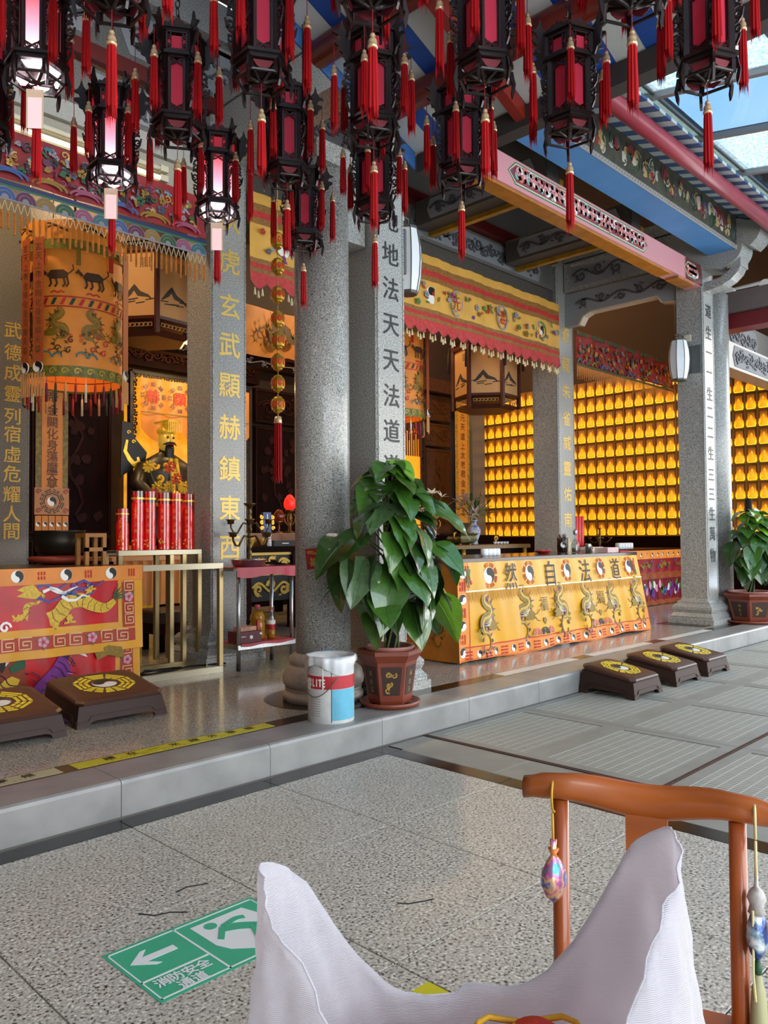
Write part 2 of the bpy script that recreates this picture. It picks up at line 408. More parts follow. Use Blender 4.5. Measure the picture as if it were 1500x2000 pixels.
# ================================================================ stone beams of the hall front
CARV = mat('carved_stone_dark', '#55565a', .7, noise=.3, nscale=30)
CARVL = mat('carved_stone_light', '#8f9296', .6, noise=.15, nscale=60)
def scrolls(mb, fr, w_, h, h0, h1, seed, n=None, t=.018):
    """relief of vine scrolls and leaves filling a w x h field centred on the frame"""
    rr = random.Random(seed); n = n or max(2, int(w_/h*1.6))
    st = [(-w_/2+w_*i/24, math.sin(i/24*PI*n)*h*.22) for i in range(25)]
    ribbon(mb, fr, st, t*.6, h0, h1)
    for i in range(n):
        cx = -w_/2+w_*(i+.5)/n; sg = 1 if i % 2 else -1
        r = h*.27
        ribbon(mb, fr, spiral(cx, sg*h*.1, r, rr.random()*6, rr.choice((-1.1, 1.1)), 10), [t*(1-.06*k) for k in range(11)], h0, h1)
        for k in range(4):
            a = rr.random()*2*PI; l = h*(.2+.12*rr.random()); x, y = cx+math.cos(a)*r, sg*h*.1+math.sin(a)*r*.9
            x = max(-w_/2+l, min(w_/2-l, x)); y = max(-h*.38, min(h*.38, y))
            b = a+rr.uniform(-.8, .8)
            mb.prism([(x, y), (x+math.cos(b-.5)*l*.6, y+max(-h*.1, min(h*.1, math.sin(b-.5)*l*.6))), (x+math.cos(b)*l, y+max(-h*.1, min(h*.1, math.sin(b)*l))), (x+math.cos(b+.5)*l*.6, y+max(-h*.1, min(h*.1, math.sin(b+.5)*l*.6)))], fr, h0, h1*.8)
def beam(name, label, x0, x1, y0, y1, z0, z1, gm, panel=None, seed=1, n=None, face='Y'):
    t = thing(name, label, 'beam', ((x0+x1)/2, (y0+y1)/2, z0))
    q = MB(); q.bbox(x0, x1, y0, y1, z0, z1, .01); obj('beam_body', q, gm, t)
    if panel:
        for (a, b) in panel:
            fr = fY((a+b)/2, y0, (z0+z1)/2) if face == 'Y' else fX(x0, (a+b)/2, (z0+z1)/2)
            W_, H_ = abs(b-a), (z1-z0)*.78
            q = MB(); c = H_*.22
            P = [(-W_/2+c, -H_/2), (W_/2-c, -H_/2), (W_/2-c*.5, -H_/4), (W_/2, 0), (W_/2-c*.5, H_/4), (W_/2-c, H_/2), (-W_/2+c, H_/2), (-W_/2+c*.5, H_/4), (-W_/2, 0), (-W_/2+c*.5, -H_/4)]
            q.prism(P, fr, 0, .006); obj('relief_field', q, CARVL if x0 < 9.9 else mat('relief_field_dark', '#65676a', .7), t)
            q = MB(); scrolls(q, fr, W_-2*c, H_*.9, .006, .02, seed, n); obj('relief_carving', q, CARV, t, kind='stuff')
    return t
# beams over the hall front, running along the step
beam('stone_lintel', 'long pale stone lintel above the red dragon valance', -3, 4.22, 5.93, 6.25, 4.46, 4.62, mat('pale_lintel', '#a9a79f', .6, noise=.12, nscale=60))
SHS = mat('shade_toned_stone', '#4f4a43', .7, noise=.2, nscale=30)  # porch shade put into the stone colour, a darker copy of the lintel
beam('stone_lintel', 'stone lintel coloured dark for shade above the yellow valance', 4.24, 9.41, 5.95, 6.2, 4.06, 4.62, SHS)
beam('stone_lintel', 'plain stone lintel carrying the fluorescent tubes', -3, 3.85, 5.97, 6.2, 4.06, 4.459, mat('tan_lintel', '#a39d8e', .6, noise=.1, nscale=40))
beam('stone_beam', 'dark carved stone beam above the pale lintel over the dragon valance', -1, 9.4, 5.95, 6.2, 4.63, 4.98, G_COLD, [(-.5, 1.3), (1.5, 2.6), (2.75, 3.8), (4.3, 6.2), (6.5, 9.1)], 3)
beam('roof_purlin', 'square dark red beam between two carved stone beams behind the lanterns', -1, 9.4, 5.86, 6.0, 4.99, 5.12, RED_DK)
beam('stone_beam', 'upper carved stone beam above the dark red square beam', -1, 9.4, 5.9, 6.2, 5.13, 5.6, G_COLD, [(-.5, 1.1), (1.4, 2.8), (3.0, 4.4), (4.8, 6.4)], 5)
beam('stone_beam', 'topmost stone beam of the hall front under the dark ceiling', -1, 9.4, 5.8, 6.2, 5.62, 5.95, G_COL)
# beams from the front columns back to the inner columns
beam('stone_lintel', 'short pale stone beam joining the round column to the square column beside it', 3.36, 3.89, 3.99, 4.19, 3.3, 3.7, G_COL)
beam('stone_block', 'square stone cap block on top of the round column', 3.33, 3.77, 3.86, 4.3, 3.721, 3.86, G_COL)
for (xa, xb, lab, sd) in ((3.9, 4.19, 'carved stone cross beam joining the columns behind the potted plant', 11), (9.58, 9.86, 'carved stone cross beam joining the column with the wall lamp to the inner column', 12)):
    beam('cross_beam', lab, xa, xb, 4.24 if xa < 5 else 4.1, 5.89, 4.62, 5.02, G_COL, [(4.35, 5.8)] if xa > 5 else None, sd, 5, 'X')
    beam('cross_beam', lab.replace('carved', 'plain upper'), xa, xb, 3.9, 5.89, 5.04, 5.2, G_COL)
t = thing('stone_spandrel', 'carved stone spandrel with shaped lower edge under the cross beam', 'bracket', (9.7, 5, 4.2))
P = [(-5.9, 4.15), (-5.69, 4.15), (-5.62, 4.25), (-5.5, 4.3), (-4.55, 4.3), (-4.47, 4.2), (-4.3, 4.18), (-4.3, 4.6), (-5.9, 4.6)]
q = MB(); q.prism(P, frame((9.62, 0, 0), (0, -1, 0), (0, 0, 1)), -.12, 0); obj('spandrel_plate', q, CARVL, t)
q = MB(); scrolls(q, fX(9.62, 5.05, 4.44), 1.35, .2, 0, .012, 21, 5, .02); obj('relief_carving', q, CARV, t, kind='stuff')
q = MB(); q.prism([(-5.7, 4.14), (-5.66, 4.14), (-5.6, 4.24), (-5.5, 4.28), (-4.55, 4.28), (-4.5, 4.2), (-4.3, 4.165), (-4.3, 4.18), (-4.47, 4.2), (-4.55, 4.3), (-5.5, 4.3), (-5.62, 4.25), (-5.69, 4.15)], frame((9.62, 0, 0), (0, -1, 0), (0, 0, 1)), -.125, .01); obj('pale_edge', q, mat('pale_edging', '#c2b7a4', .5), t)
# carved bracket arm at the head of the front column
t = thing('stone_capital', 'great grey stone bracket arm with two rounded lobes at the column head', 'bracket', (9.73, 3.6, 4.4))
def arcp(c, r, a0, a1, n=8): return [(c[0]+r*math.cos(math.radians(a0+(a1-a0)*i/n)), c[1]+r*math.sin(math.radians(a0+(a1-a0)*i/n))) for i in range(n+1)]
P = [(-4.3, 4.55), (-3.75, 4.44), (-3.62, 4.46)] + arcp((-3.66, 4.66), .2, -70, 5, 6) + arcp((-3.5, 4.85), .26, -60, 20, 7) + [(-3.27, 4.9), (-3.4, 4.93), (-3.54, 4.99), (-4.3, 4.99)]
q = MB(); q.prism(P, frame((9.55, 0, 0), (0, -1, 0), (0, 0, 1)), -.34, 0); obj('bracket_arm', q, G_COL, t)
q = MB(); ribbon(q, frame((9.55, 0, 0), (0, -1, 0), (0, 0, 1)), arcp((-3.5, 4.8), .07, 60, 330, 12), .005, 0, .004); obj('incised_curl', q, CARVL, t)
q = MB(); fr = frame((9.62, 0, 0), (0, -1, 0), (0, 0, 1))
pts = [(-3.95, 4.27), (-3.85, 4.28), (-3.74, 4.30), (-3.65, 4.34), (-3.58, 4.4), (-3.55, 4.46)]
ribbon(q, fr, pts, [.055, .055, .05, .05, .048, .045], -.2, 0); obj('curved_arm', q, G_COL, t)
q = MB(); q.box(9.6, 9.84, 3.5, 3.66, 4.43, 4.54); obj('bearing_block', q, G_COL, t)
# painted pink tie beam
PINK = mat('pink_lacquer', '#8f4650', .35, noise=.2, nscale=5); PINKL = mat('pale_pink_lacquer', '#c88a8c', .3); CREAM = mat('cream_line', '#d8cdb4', .4); GREENL = mat('green_line', '#3f7a4c', .4)
MAROON = mat('maroon_lacquer', '#6a2a2e', .35); TEAL = mat('teal_paint', '#7fb8ae', .4); SALMON = mat('salmon_paint', '#c9705c', .4)
t = thing('painted_tie_beam', 'pink painted beam with scrollwork panels between the front columns', 'beam', (6.9, 4.05, 4.27))
q = MB(); q.bbox(4.2, 9.1, 3.95, 4.15, 4.265, 4.53, .012); q.loft([[(9.1, 3.95), (9.15, 3.96), (9.58, 3.96), (9.58, 4.15), (9.1, 4.15)]]*2, [4.265, 4.53]); obj('beam_body', q, PINKL, t)
q = MB(); q.box(4.2, 8.75, 3.97, 4.13, 4.24, 4.264); q.box(8.95, 9.4, 3.97, 4.13, 4.245, 4.264); obj('gilded_soffit', q, mat('ochre_soffit', '#b06e22', .4, noise=.3, nscale=8), t)
def octpanel(cx, w_, h, y, seed, n):
    fr = fY(cx, y, 4.4); c = h*.55
    def P(d): return [(-w_/2+d, 0), (-w_/2+c+d*.4, -h/2+d), (w_/2-c-d*.4, -h/2+d), (w_/2-d, 0), (w_/2-c-d*.4, h/2-d), (-w_/2+c+d*.4, h/2-d)]
    for d, mm, hh in ((0, GREENL, .003), (.012, CREAM, .004), (.022, PINK if n > 3 else MAROON, .005)):
        q = MB(); q.prism(P(d), fr, 0, hh); obj('panel_field', q, mm, t)
    rr = random.Random(seed); W_ = w_-2*c
    for mm, off in ((TEAL, 0), (WHITE, 1), (SALMON, 2), (PINKL, 3)):
        q = MB()
        for i in range(n*4):
            cx_ = -W_/2+W_*(i+.5)/(n*4); sg = 1 if (i+off) % 2 else -1
            ribbon(q, fr, spiral(cx_+rr.uniform(-.03, .03), sg*h*.1+rr.uniform(-.02, .02), h*.2, rr.random()*6, rr.choice((-1, 1))*.9, 9), [.013*(1-.05*k) for k in range(10)], .005, .014+off*.002)
            x, y_ = cx_, -sg*h*.18; q.prism(circ(x, y_, .02, 6), fr, .005, .02)
        obj('scroll_ornament', q, mm, t, kind='stuff')
octpanel(6.86, 2.6, .2, 3.95, 3, 7); octpanel(9.28, .42, .19, 3.955, 4, 2); octpanel(4.6, .42, .19, 3.955, 5, 2)
q = MB(); q.box(9.1, 9.58, 3.954, 3.9565, 4.27, 4.525); obj('end_field', q, MAROON, t)
# eave beam: blue soffit, fret border, painted face
BLUE = mat('blue_paint', '#4a8ac4', .5, noise=.12, nscale=3)
t = thing('eave_beam', 'blue bottomed eave beam with a painted flower frieze and fret border', 'beam', (7, 3.66, 4.62))
q = MB(); q.box(4.3, 9.55, 3.53, 3.86, 4.62, 5.0); obj('blue_body', q, BLUE, t)
q = MB(); q.box(4.3, 9.55, 3.523, 3.53, 4.66, 5.0); obj('frieze_ground', q, mat('frieze_ground', '#4a4a3c', .6, noise=.4, nscale=10), t)
q = MB(); q.box(4.3, 9.55, 3.52, 3.534, 4.617, 4.66); obj('fret_band', q, mat('fret_ground', '#b9b6b0', .6), t)
q = MB()
for i in range(100):
    x = 4.33+i*.052; fr = fY(x, 3.52, 4.638)
    for a, b, c, d in ((0, .042, .013, .017), (0, .004, -.016, .017), (0, .042, -.017, -.013), (.038, .042, -.017, .003), (.012, .042, -.001, .003)): q.prism([(a, c), (b, c), (b, d), (a, d)], fr, 0, .002)
obj('key_fret', q, mat('fret_line', '#3a3a44', .6), t, kind='stuff')
rr = random.Random(9)
for mm, cnt in ((mat('frieze_red', '#8a2b2b', .6), 20), (mat('frieze_green', '#2f4a35', .6), 26), (mat('frieze_yellow', '#a8905a', .6), 26), (mat('frieze_pale', '#b4b2a8', .6), 22), (mat('frieze_violet', '#5a5668', .6), 14)):
    q = MB()
    for i in range(cnt):
        x = 4.4+5.1*(i+rr.random())/cnt; fr = fY(x, 3.523, 4.83+rr.uniform(-.07, .07)); l = rr.uniform(.05, .11)
        q.prism([(l*math.cos(a)*rr.uniform(.3, .6), l*math.sin(a)*rr.uniform(.6, 1)) for a in [2*PI*k/8 for k in range(8)]], fr, 0, .003+.002*rr.random())
        ribbon(q, fr, spiral(0, 0, l*1.1, rr.random()*6, .6, 8), .008, .003, .006)
    obj('frieze_painting', q, mm, t, kind='stuff')
# rafters and roof boards above the eave, round red purlin
t = thing('eave_boarding', 'blue and pale eave boarding above the painted frieze', 'roof', (7, 3.4, 5.0))
STEEL_BL = mat('slate_blue_board', '#3b5680', .6); PALEB = mat('pale_board', '#b7c0bf', .6)
i = 0; x = 4.4
while x < 10.4:
    q = MB(); q.add([(x, 3.519, 5.0), (x+.11, 3.519, 5.0), (x+.11, 2.98, 4.86), (x, 2.98, 4.86), (x, 3.519, 5.03), (x+.11, 3.519, 5.03), (x+.11, 2.98, 4.89), (x, 2.98, 4.89)], [(0, 1, 2, 3), (7, 6, 5, 4), (0, 4, 5, 1), (1, 5, 6, 2), (2, 6, 7, 3), (3, 7, 4, 0)])
    obj('board', q, STEEL_BL if i % 2 else PALEB, t); x += .112; i += 1
q = MB(); q.s = True; q.tube([(4.35, 3.13, 4.79), (10.5, 3.13, 4.79)], .075, 20); tag(obj('eave_purlin', q, mat('rose_lacquer', '#9c3440', .35, noise=.15, nscale=4)), 'round rose red eave purlin under the glass roof', 'beam')
# ================================================================ canopy roof over the lanterns
al = math.radians(22)
def rz(x): return 4.06+(4.36-x)*math.tan(al) if x > 1.3 else 4.06+(3.06)*math.tan(al)-(1.3-x)*math.tan(al)
t = thing('canopy_roof', 'canopy of blue and white boards over the hanging lanterns', 'roof', (2.5, 1, 4.1))
BLUEB = mat('cobalt_board', '#2350a4', .55, noise=.15, nscale=5); WHITEB = mat('white_board', '#c8cdcb', .6, noise=.06, nscale=7)
y = 3.88; i = 0
while y > -3:
    wd = .135 if i % 2 else .185
    for xa, xb in ((1.3, 4.36), (-1.8, 1.3)):
        q = MB(); za, zb = rz(xa), rz(xb)
        q.add([(xa, y-wd, za), (xb, y-wd, zb), (xb, y, zb), (xa, y, za), (xa, y-wd, za+.03), (xb, y-wd, zb+.03), (xb, y, zb+.03), (xa, y, za+.03)], [(3, 2, 1, 0), (4, 5, 6, 7), (0, 1, 5, 4), (1, 2, 6, 5), (2, 3, 7, 6), (3, 0, 4, 7)])
        obj('board', q, BLUEB if i % 2 else WHITEB, t)
    y -= wd+.001; i += 1
mm = mat('canopy_purlin_red', '#8f2417', .4, noise=.3, nscale=5)
for x in (3.86, 3.33, 2.8, 2.27, 1.74, 1.3):
    q = MB(); q.s = True; r = .085; q.tube([(x, 3.86, rz(x)-r-.002), (x, -3, rz(x)-r-.002)], r, 16); obj('purlin', q, mm, t)
for yy in (2.95, 1.6, .2):
    q = MB(); q.add([(1.3, yy-.035, rz(1.3)-.11), (4.3, yy-.035, rz(4.3)-.11), (4.3, yy+.035, rz(4.3)-.11), (1.3, yy+.035, rz(1.3)-.11), (1.3, yy-.035, rz(1.3)-.004), (4.3, yy-.035, rz(4.3)-.004), (4.3, yy+.035, rz(4.3)-.004), (1.3, yy+.035, rz(1.3)-.004)], [(3, 2, 1, 0), (4, 5, 6, 7), (0, 1, 5, 4), (1, 2, 6, 5), (2, 3, 7, 6), (3, 0, 4, 7)]); obj('rafter', q, mm, t)
q = MB(); q.bbox(4.3, 4.42, -3, 3.88, 3.93, 4.07, .01); obj('fascia', q, mat('fascia_grey', '#35302e', .6), t)
q = MB(); q.add([(1.3, 3.885, rz(1.3)-.12), (4.3, 3.885, rz(4.3)-.12), (4.3, 3.899, rz(4.3)-.12), (1.3, 3.899, rz(1.3)-.12), (1.3, 3.885, rz(1.3)+.05), (4.3, 3.885, rz(4.3)+.05), (4.3, 3.899, rz(4.3)+.05), (1.3, 3.899, rz(1.3)+.05)], [(3, 2, 1, 0), (4, 5, 6, 7), (0, 1, 5, 4), (1, 2, 6, 5), (2, 3, 7, 6), (3, 0, 4, 7)]); obj('barge_board', q, mat('barge_blue', '#3f74b8', .5, noise=.25, nscale=8), t)
# lantern hanging rails
for x in (3.81, 3.046, 2.282, 1.518):
    pass
# ================================================================ glass roof
t = thing('glass_roof', 'sloping glass roof with metal bars over the drained paving', 'roof', (7, 1, 4.7))
ALU = mat('aluminium_bar', '#8b8784', .4, .5); FRAME = mat('dark_frame', '#55514f', .5)
def glass(name, col, fr, rough=.05):
    m = bpy.data.materials.new(name); m.use_nodes = True; n = m.node_tree; n.nodes.clear(); L = n.links.new
    o = n.nodes.new('ShaderNodeOutputMaterial'); a = n.nodes.new('ShaderNodeBsdfTransparent'); a.inputs[0].default_value = hx(col)
    b = n.nodes.new('ShaderNodeBsdfGlossy'); b.inputs['Roughness'].default_value = rough; x = n.nodes.new('ShaderNodeMixShader'); x.inputs[0].default_value = fr
    L(a.outputs[0], x.inputs[1]); L(b.outputs[0], x.inputs[2]); L(x.outputs[0], o.inputs[0]); return m
GLS = glass('roof_glass', '#98abba', .05)
def frost(name, col, tr):
    m = bpy.data.materials.new(name); m.use_nodes = True; n = m.node_tree; n.nodes.clear(); L = n.links.new
    o = n.nodes.new('ShaderNodeOutputMaterial'); a = n.nodes.new('ShaderNodeBsdfTransparent'); a.inputs[0].default_value = hx(col)
    b = n.nodes.new('ShaderNodeBsdfTranslucent'); b.inputs[0].default_value = hx(col); x = n.nodes.new('ShaderNodeMixShader'); x.inputs[0].default_value = tr
    no_ = n.nodes.new('ShaderNodeTexNoise'); no_.inputs['Scale'].default_value = 40; q_ = n.nodes.new('ShaderNodeTexCoord'); L(q_.outputs['Object'], no_.inputs['Vector'])
    r_ = n.nodes.new('ShaderNodeValToRGB'); r_.color_ramp.elements[0].position = .4; r_.color_ramp.elements[1].position = .6; r_.color_ramp.elements[0].color = hx('#8497a2'); r_.color_ramp.elements[1].color = hx('#b9c6ce'); L(no_.outputs['Fac'], r_.inputs[0]); L(r_.outputs[0], a.inputs[0])
    L(a.outputs[0], x.inputs[1]); L(b.outputs[0], x.inputs[2]); L(x.outputs[0], o.inputs[0]); return m
FRO = frost('pebbled_glass', '#dfe8ea', .25); FRO2 = frost('weathered_glass', '#8d958a', .6)
tg = math.tan(math.radians(10))
def gz(y): return 5.0-(3.2-y)*tg
def slopebox(q, x0, x1, y0, y1, dz0, dz1):
    q.add([(x0, y0, gz(y0)+dz0), (x1, y0, gz(y0)+dz0), (x1, y1, gz(y1)+dz0), (x0, y1, gz(y1)+dz0), (x0, y0, gz(y0)+dz1), (x1, y0, gz(y0)+dz1), (x1, y1, gz(y1)+dz1), (x0, y1, gz(y1)+dz1)], [(3, 2, 1, 0), (4, 5, 6, 7), (0, 1, 5, 4), (1, 2, 6, 5), (2, 3, 7, 6), (3, 0, 4, 7)])
bx_ = [4.44, 5.27, 6.27, 7.27, 8.27, 9.27, 10.27, 11.27, 12.27]
for i, x in enumerate(bx_):
    q = MB(); slopebox(q, x-.025, x+.025, -2.5, 3.2, -.06, .0); obj('roof_bar', q, ALU, t)
for i in range(len(bx_)-1):
    for a, b, k in ((2.97, 3.17, 2), (1.9, 2.95, 0 if i % 2 == 0 else 1), (.85, 1.89, 0 if i % 3 else 1), (-.2, .84, 1 if i % 2 else 0), (-1.3, -.21, 0), (-2.5, -1.31, 0)):
        q = MB(); slopebox(q, bx_[i]+.027, bx_[i+1]-.027, a, b, -.012, -.004); obj('glass_pane', q, (GLS, FRO, FRO2)[k], t)
for y_, w_ in ((3.2, .05), (2.96, .015), (1.895, .012), (.845, .012)):
    q = MB(); slopebox(q, 4.44, 12.3, y_-w_, y_+w_, -.05 if w_ > .02 else -.03, .0); obj('cross_rail', q, FRAME, t)
# ================================================================ far gallery roof seen past the front column
t = thing('gallery_eave', 'grey gallery fascia over a dark red beam under white sheeting', 'roof', (10.6, 3, 3.95))
q = MB(); q.bbox(10.55, 10.7, -2, 4.2, 4.15, 4.42, .01); obj('fascia', q, mat('gallery_fascia', '#6e615e', .6, noise=.1, nscale=6), t)
q = MB(); q.box(10.62, 10.9, -2, 4.2, 3.95, 4.14); obj('red_beam', q, mat('gallery_red', '#6e1c22', .4), t)
q = MB(); q.add([(10.55, -2, 4.43), (10.55, 4.2, 4.43), (12.6, 4.2, 5.1), (12.6, -2, 5.1), (10.55, -2, 4.45), (10.55, 4.2, 4.45), (12.6, 4.2, 5.12), (12.6, -2, 5.12)], [(0, 1, 2, 3), (7, 6, 5, 4), (0, 4, 5, 1), (1, 5, 6, 2), (2, 6, 7, 3), (3, 7, 4, 0)]); obj('white_sheet', q, mat('white_sheeting', '#dfe2e6', .5), t)
q = MB()
for k in range(9): q.prism(circ(0, 0, .07, 14, 0, PI), fX(10.55, 4.0-.45*k, 4.42), -.05, .01)
obj('tile_end', q, WHITE, t, kind='stuff')
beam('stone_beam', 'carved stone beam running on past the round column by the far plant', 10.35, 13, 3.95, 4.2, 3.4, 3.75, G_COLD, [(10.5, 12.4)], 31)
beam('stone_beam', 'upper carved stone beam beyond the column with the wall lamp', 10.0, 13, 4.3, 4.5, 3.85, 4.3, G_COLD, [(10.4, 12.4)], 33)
# ================================================================ hall interior shell
INT = mat('dim_interior_wall', '#3a2c22', .9, noise=.2, nscale=4)
CEIL = mat('hall_ceiling', '#3d3228', .8, noise=.3, nscale=5)
mb = MB(); mb.box(-4, 13.4, 10.35, 10.5, S, 7); struct('wall_back', mb, INT, 'dim back wall of the temple hall')
mb = MB(); mb.box(13.12, 13.3, 3.6, 10.35, S, 7); struct('wall_right', mb, mat('lamp_wall_back', '#3a2410', .8), 'side wall behind the glowing votive lamps')
mb = MB(); mb.box(-4.4, -4.2, -6, 10.5, -.1, 7); struct('wall_left', mb, mat('brown_side_wall', '#6a5440', .8, noise=.2, nscale=3), 'brown side wall of the hall, extended unseen along the court to block sky light')  # court stretch is out of view, extended to block sky light from the left
mb = MB(); mb.box(-4, 13.4, 6.1, 10.4, 6.0, 6.1); c1 = struct('ceiling', mb, CEIL, 'dark ceiling of the temple hall')
mb = MB(); mb.add([(-4, 3.5, 5.62), (14, 3.5, 5.62), (14, 6.1, 6.2), (-4, 6.1, 6.2), (-4, 3.5, 5.7), (14, 3.5, 5.7), (14, 6.1, 6.3), (-4, 6.1, 6.3)], [(3, 2, 1, 0), (4, 5, 6, 7), (0, 1, 5, 4), (1, 2, 6, 5), (2, 3, 7, 6), (3, 0, 4, 7)])
struct('ceiling', mb, CEIL, 'shadowed porch ceiling between the column rows')
mb = MB(); mb.box(4.36, 14, 3.5, 3.62, 5.0, 5.66); struct('trim_1', mb, CEIL, 'board closing the porch roof above the eave beam')
# porch roof beams and small boards glimpsed above the yellow valance
t = thing('porch_boarding', 'striped roof boards with a dark red purlin glimpsed above the yellow valance', 'roof', (6, 7.2, 5.3))
for k in range(40):
    x = 4.3+k*.13
    q = MB(); q.box(x, x+.115, 6.3, 8.2, 5.3, 5.33); obj('board', q, mat('grey_board', '#8a8c86', .7) if k % 2 else mat('deep_teal_board', '#20303a', .7), t)
q = MB(); q.s = True; q.tube([(4.3, 7.1, 5.2), (9.5, 7.1, 5.2)], .09, 12); obj('purlin', q, RED_DK, t)
for k, (xx, zz, lab) in enumerate(((6.5, 4.7, 'dark carved porch cross beam nearest the lanterns'), (8.2, 4.7, 'dark carved porch cross beam in the middle of the bay'))):
    t_ = beam('cross_beam', lab, xx, xx+.22, 4.16, 5.88, zz, zz+.28, mat('shade_toned_stone', '#4f4a43', .7, noise=.2, nscale=30), [(4.3, 5.7)], 41+k, 6, 'X')  # beam body takes the stone colour with porch shade in it
    q = MB(); q.box(xx+.221, xx+.29, 4.16, 5.88, zz-.05, zz+.06); obj('gilt_rail', q, mat('ochre_gilt', '#b5892c', .4, .3, noise=.3, nscale=10), t_)
# fluorescent tubes on the lintel
TUBE = mat('tube_light', '#fff6dc', .4, emit=.5, ecol='#fff2cf'); 
for k, (z, lab) in enumerate(((4.33, 'upper fluorescent tube on the lintel above the dragon valance'), (4.25, 'lower fluorescent tube on the lintel above the dragon valance'))):
    t = thing('fluorescent_tube', lab, 'light', (2.4, 5.9, z))
    q = MB(); q.s = True; q.tube([(-.5, 5.89, z), (3.35, 5.89, z)], .018, 10); obj('tube', q, TUBE if k else mat('unlit_tube', '#d9d2bd', .4), t)
    q = MB(); q.box(3.35, 3.42, 5.87, 5.97, z-.025, z+.025); q.box(-.5, 3.35, 5.92, 5.97, z-.02, z+.02); obj('fitting', q, mat('cream_fitting', '#cfc6ab', .5), t)
# ================================================================ palace lanterns
LWOOD = mat('lantern_wood', '#170706', .35, noise=.4, nscale=30, coat=.3)
LWOODR = mat('lantern_wood_red', '#300b0a', .35, noise=.3, nscale=30, coat=.3)
TAS = mat('red_tassel', '#b80c14', .6, noise=.45, nscale=90, nstretch=(1, 1, .03), spec=.2)
CAPM = mat('tassel_cap', '#f0cda0', .25, .5, noise=.25, nscale=60)
CORD = mat('red_cord', '#8e1418', .7)
def panel_mat(name, lit):
    m = bpy.data.materials.new(name); m.use_nodes = True; t = m.node_tree; p = t.nodes['Principled BSDF']; L = t.links.new
    p.inputs['Roughness'].default_value = .45
    if lit:
        q = t.nodes.new('ShaderNodeTexCoord'); s_ = t.nodes.new('ShaderNodeSeparateXYZ'); L(q.outputs['Object'], s_.inputs[0])
        r = t.nodes.new('ShaderNodeValToRGB'); mr = t.nodes.new('ShaderNodeMapRange'); mr.inputs[1].default_value = .05; mr.inputs[2].default_value = .42; L(s_.outputs[2], mr.inputs[0]); L(mr.outputs[0], r.inputs[0])
        e = r.color_ramp.elements; e[0].position = .12; e[0].color = hx('#ffe6ee'); e[1].position = .95; e[1].color = hx('#f0161c'); n_ = e.new(.5); n_.color = hx('#ff9ab0')
        L(r.outputs[0], p.inputs['Emission Color']); p.inputs['Emission Strength'].default_value = .62*EMF; p.inputs['Base Color'].default_value = hx('#d04050')
    else:
        p.inputs['Base Color'].default_value = hx('#f04466')
        b = t.nodes.new('ShaderNodeBsdfTranslucent'); b.inputs[0].default_value = hx('#ff7490'); x = t.nodes.new('ShaderNodeMixShader'); x.inputs[0].default_value = .4
        L(p.outputs[0], x.inputs[1]); L(b.outputs[0], x.inputs[2]); L(x.outputs[0], t.nodes['Material Output'].inputs[0])
    return m
PLIT = panel_mat('lantern_panel_lit', True); PUN = panel_mat('lantern_panel_unlit', False)
SKIRT = mat('lantern_glow', '#f4e4ee', .5, emit=.55, ecol='#f8dcf0')
def hexp(r, ph=0): return [(r*math.cos(PI/3*k+ph), r*math.sin(PI/3*k+ph)) for k in range(6)]
def tassel_meshes():
    c = MB(); c.s = True
    c.lathe([(.001, .066), (.009, .062), (.012, .052), (.008, .043), (.015, .039), (.019, .026), (.018, .014), (.021, .011), (.021, .001), (.017, -.002)], n=12)
    f = MB(); n = 18; vs = []; fs = []; rr = random.Random(4)
    for z, r in ((0, .016), (-.02, .019), (-.14, .0215), (-.24, .0235)):
        for k in range(n): a = 2*PI*k/n; q = r*(1 if k % 2 else .78); vs.append((q*math.cos(a), q*math.sin(a), z))
    for i in range(3):
        for k in range(n): fs.append((i*n+k, i*n+(k+1) % n, (i+1)*n+(k+1) % n, (i+1)*n+k))
    f.add(vs, fs); f.add([vs[k] for k in range(n)], [tuple(range(n))])
    for k in range(n):
        a = 2*PI*k/n; b = 2*PI*(k+1)/n; l = -.27-.05*rr.random(); r = .021*(1 if k % 2 else .78)
        f.add([(r*math.cos(a), r*math.sin(a), -.24), (.021*math.cos(b), .021*math.sin(b), -.24), (.022*math.cos((a+b)/2), .022*math.sin((a+b)/2), l)], [(0, 1, 2)])
    return c.mesh('tassel_cap'), f.mesh('fringe')
TCAP, TFR = tassel_meshes()
TCAP.materials.append(CAPM); TFR.materials.append(TAS)
cq = MB(); cq.tube([(0, 0, 0), (0, 0, 1)], .0022, 5); CORDM = cq.mesh('cord'); CORDM.materials.append(CORD)
def tassel(par, x, y, z, cl, rr, sc=1):
    """a red tassel on a cord: cord > cap, fringe"""
    c = obj('tassel', CORDM, None, par, (x, y, z-cl), world=False); c.scale = (1, 1, cl)
    a = obj('tassel_cap', TCAP, None, c, (0, 0, -.055/cl), world=False); a.scale = (sc, sc, 1/cl)
    b = obj('fringe', TFR, None, c, (0, 0, -.055/cl), (0, 0, rr.random()*6), world=False)
    b.scale = (sc, sc, rr.uniform(.92, 1.12)/cl)
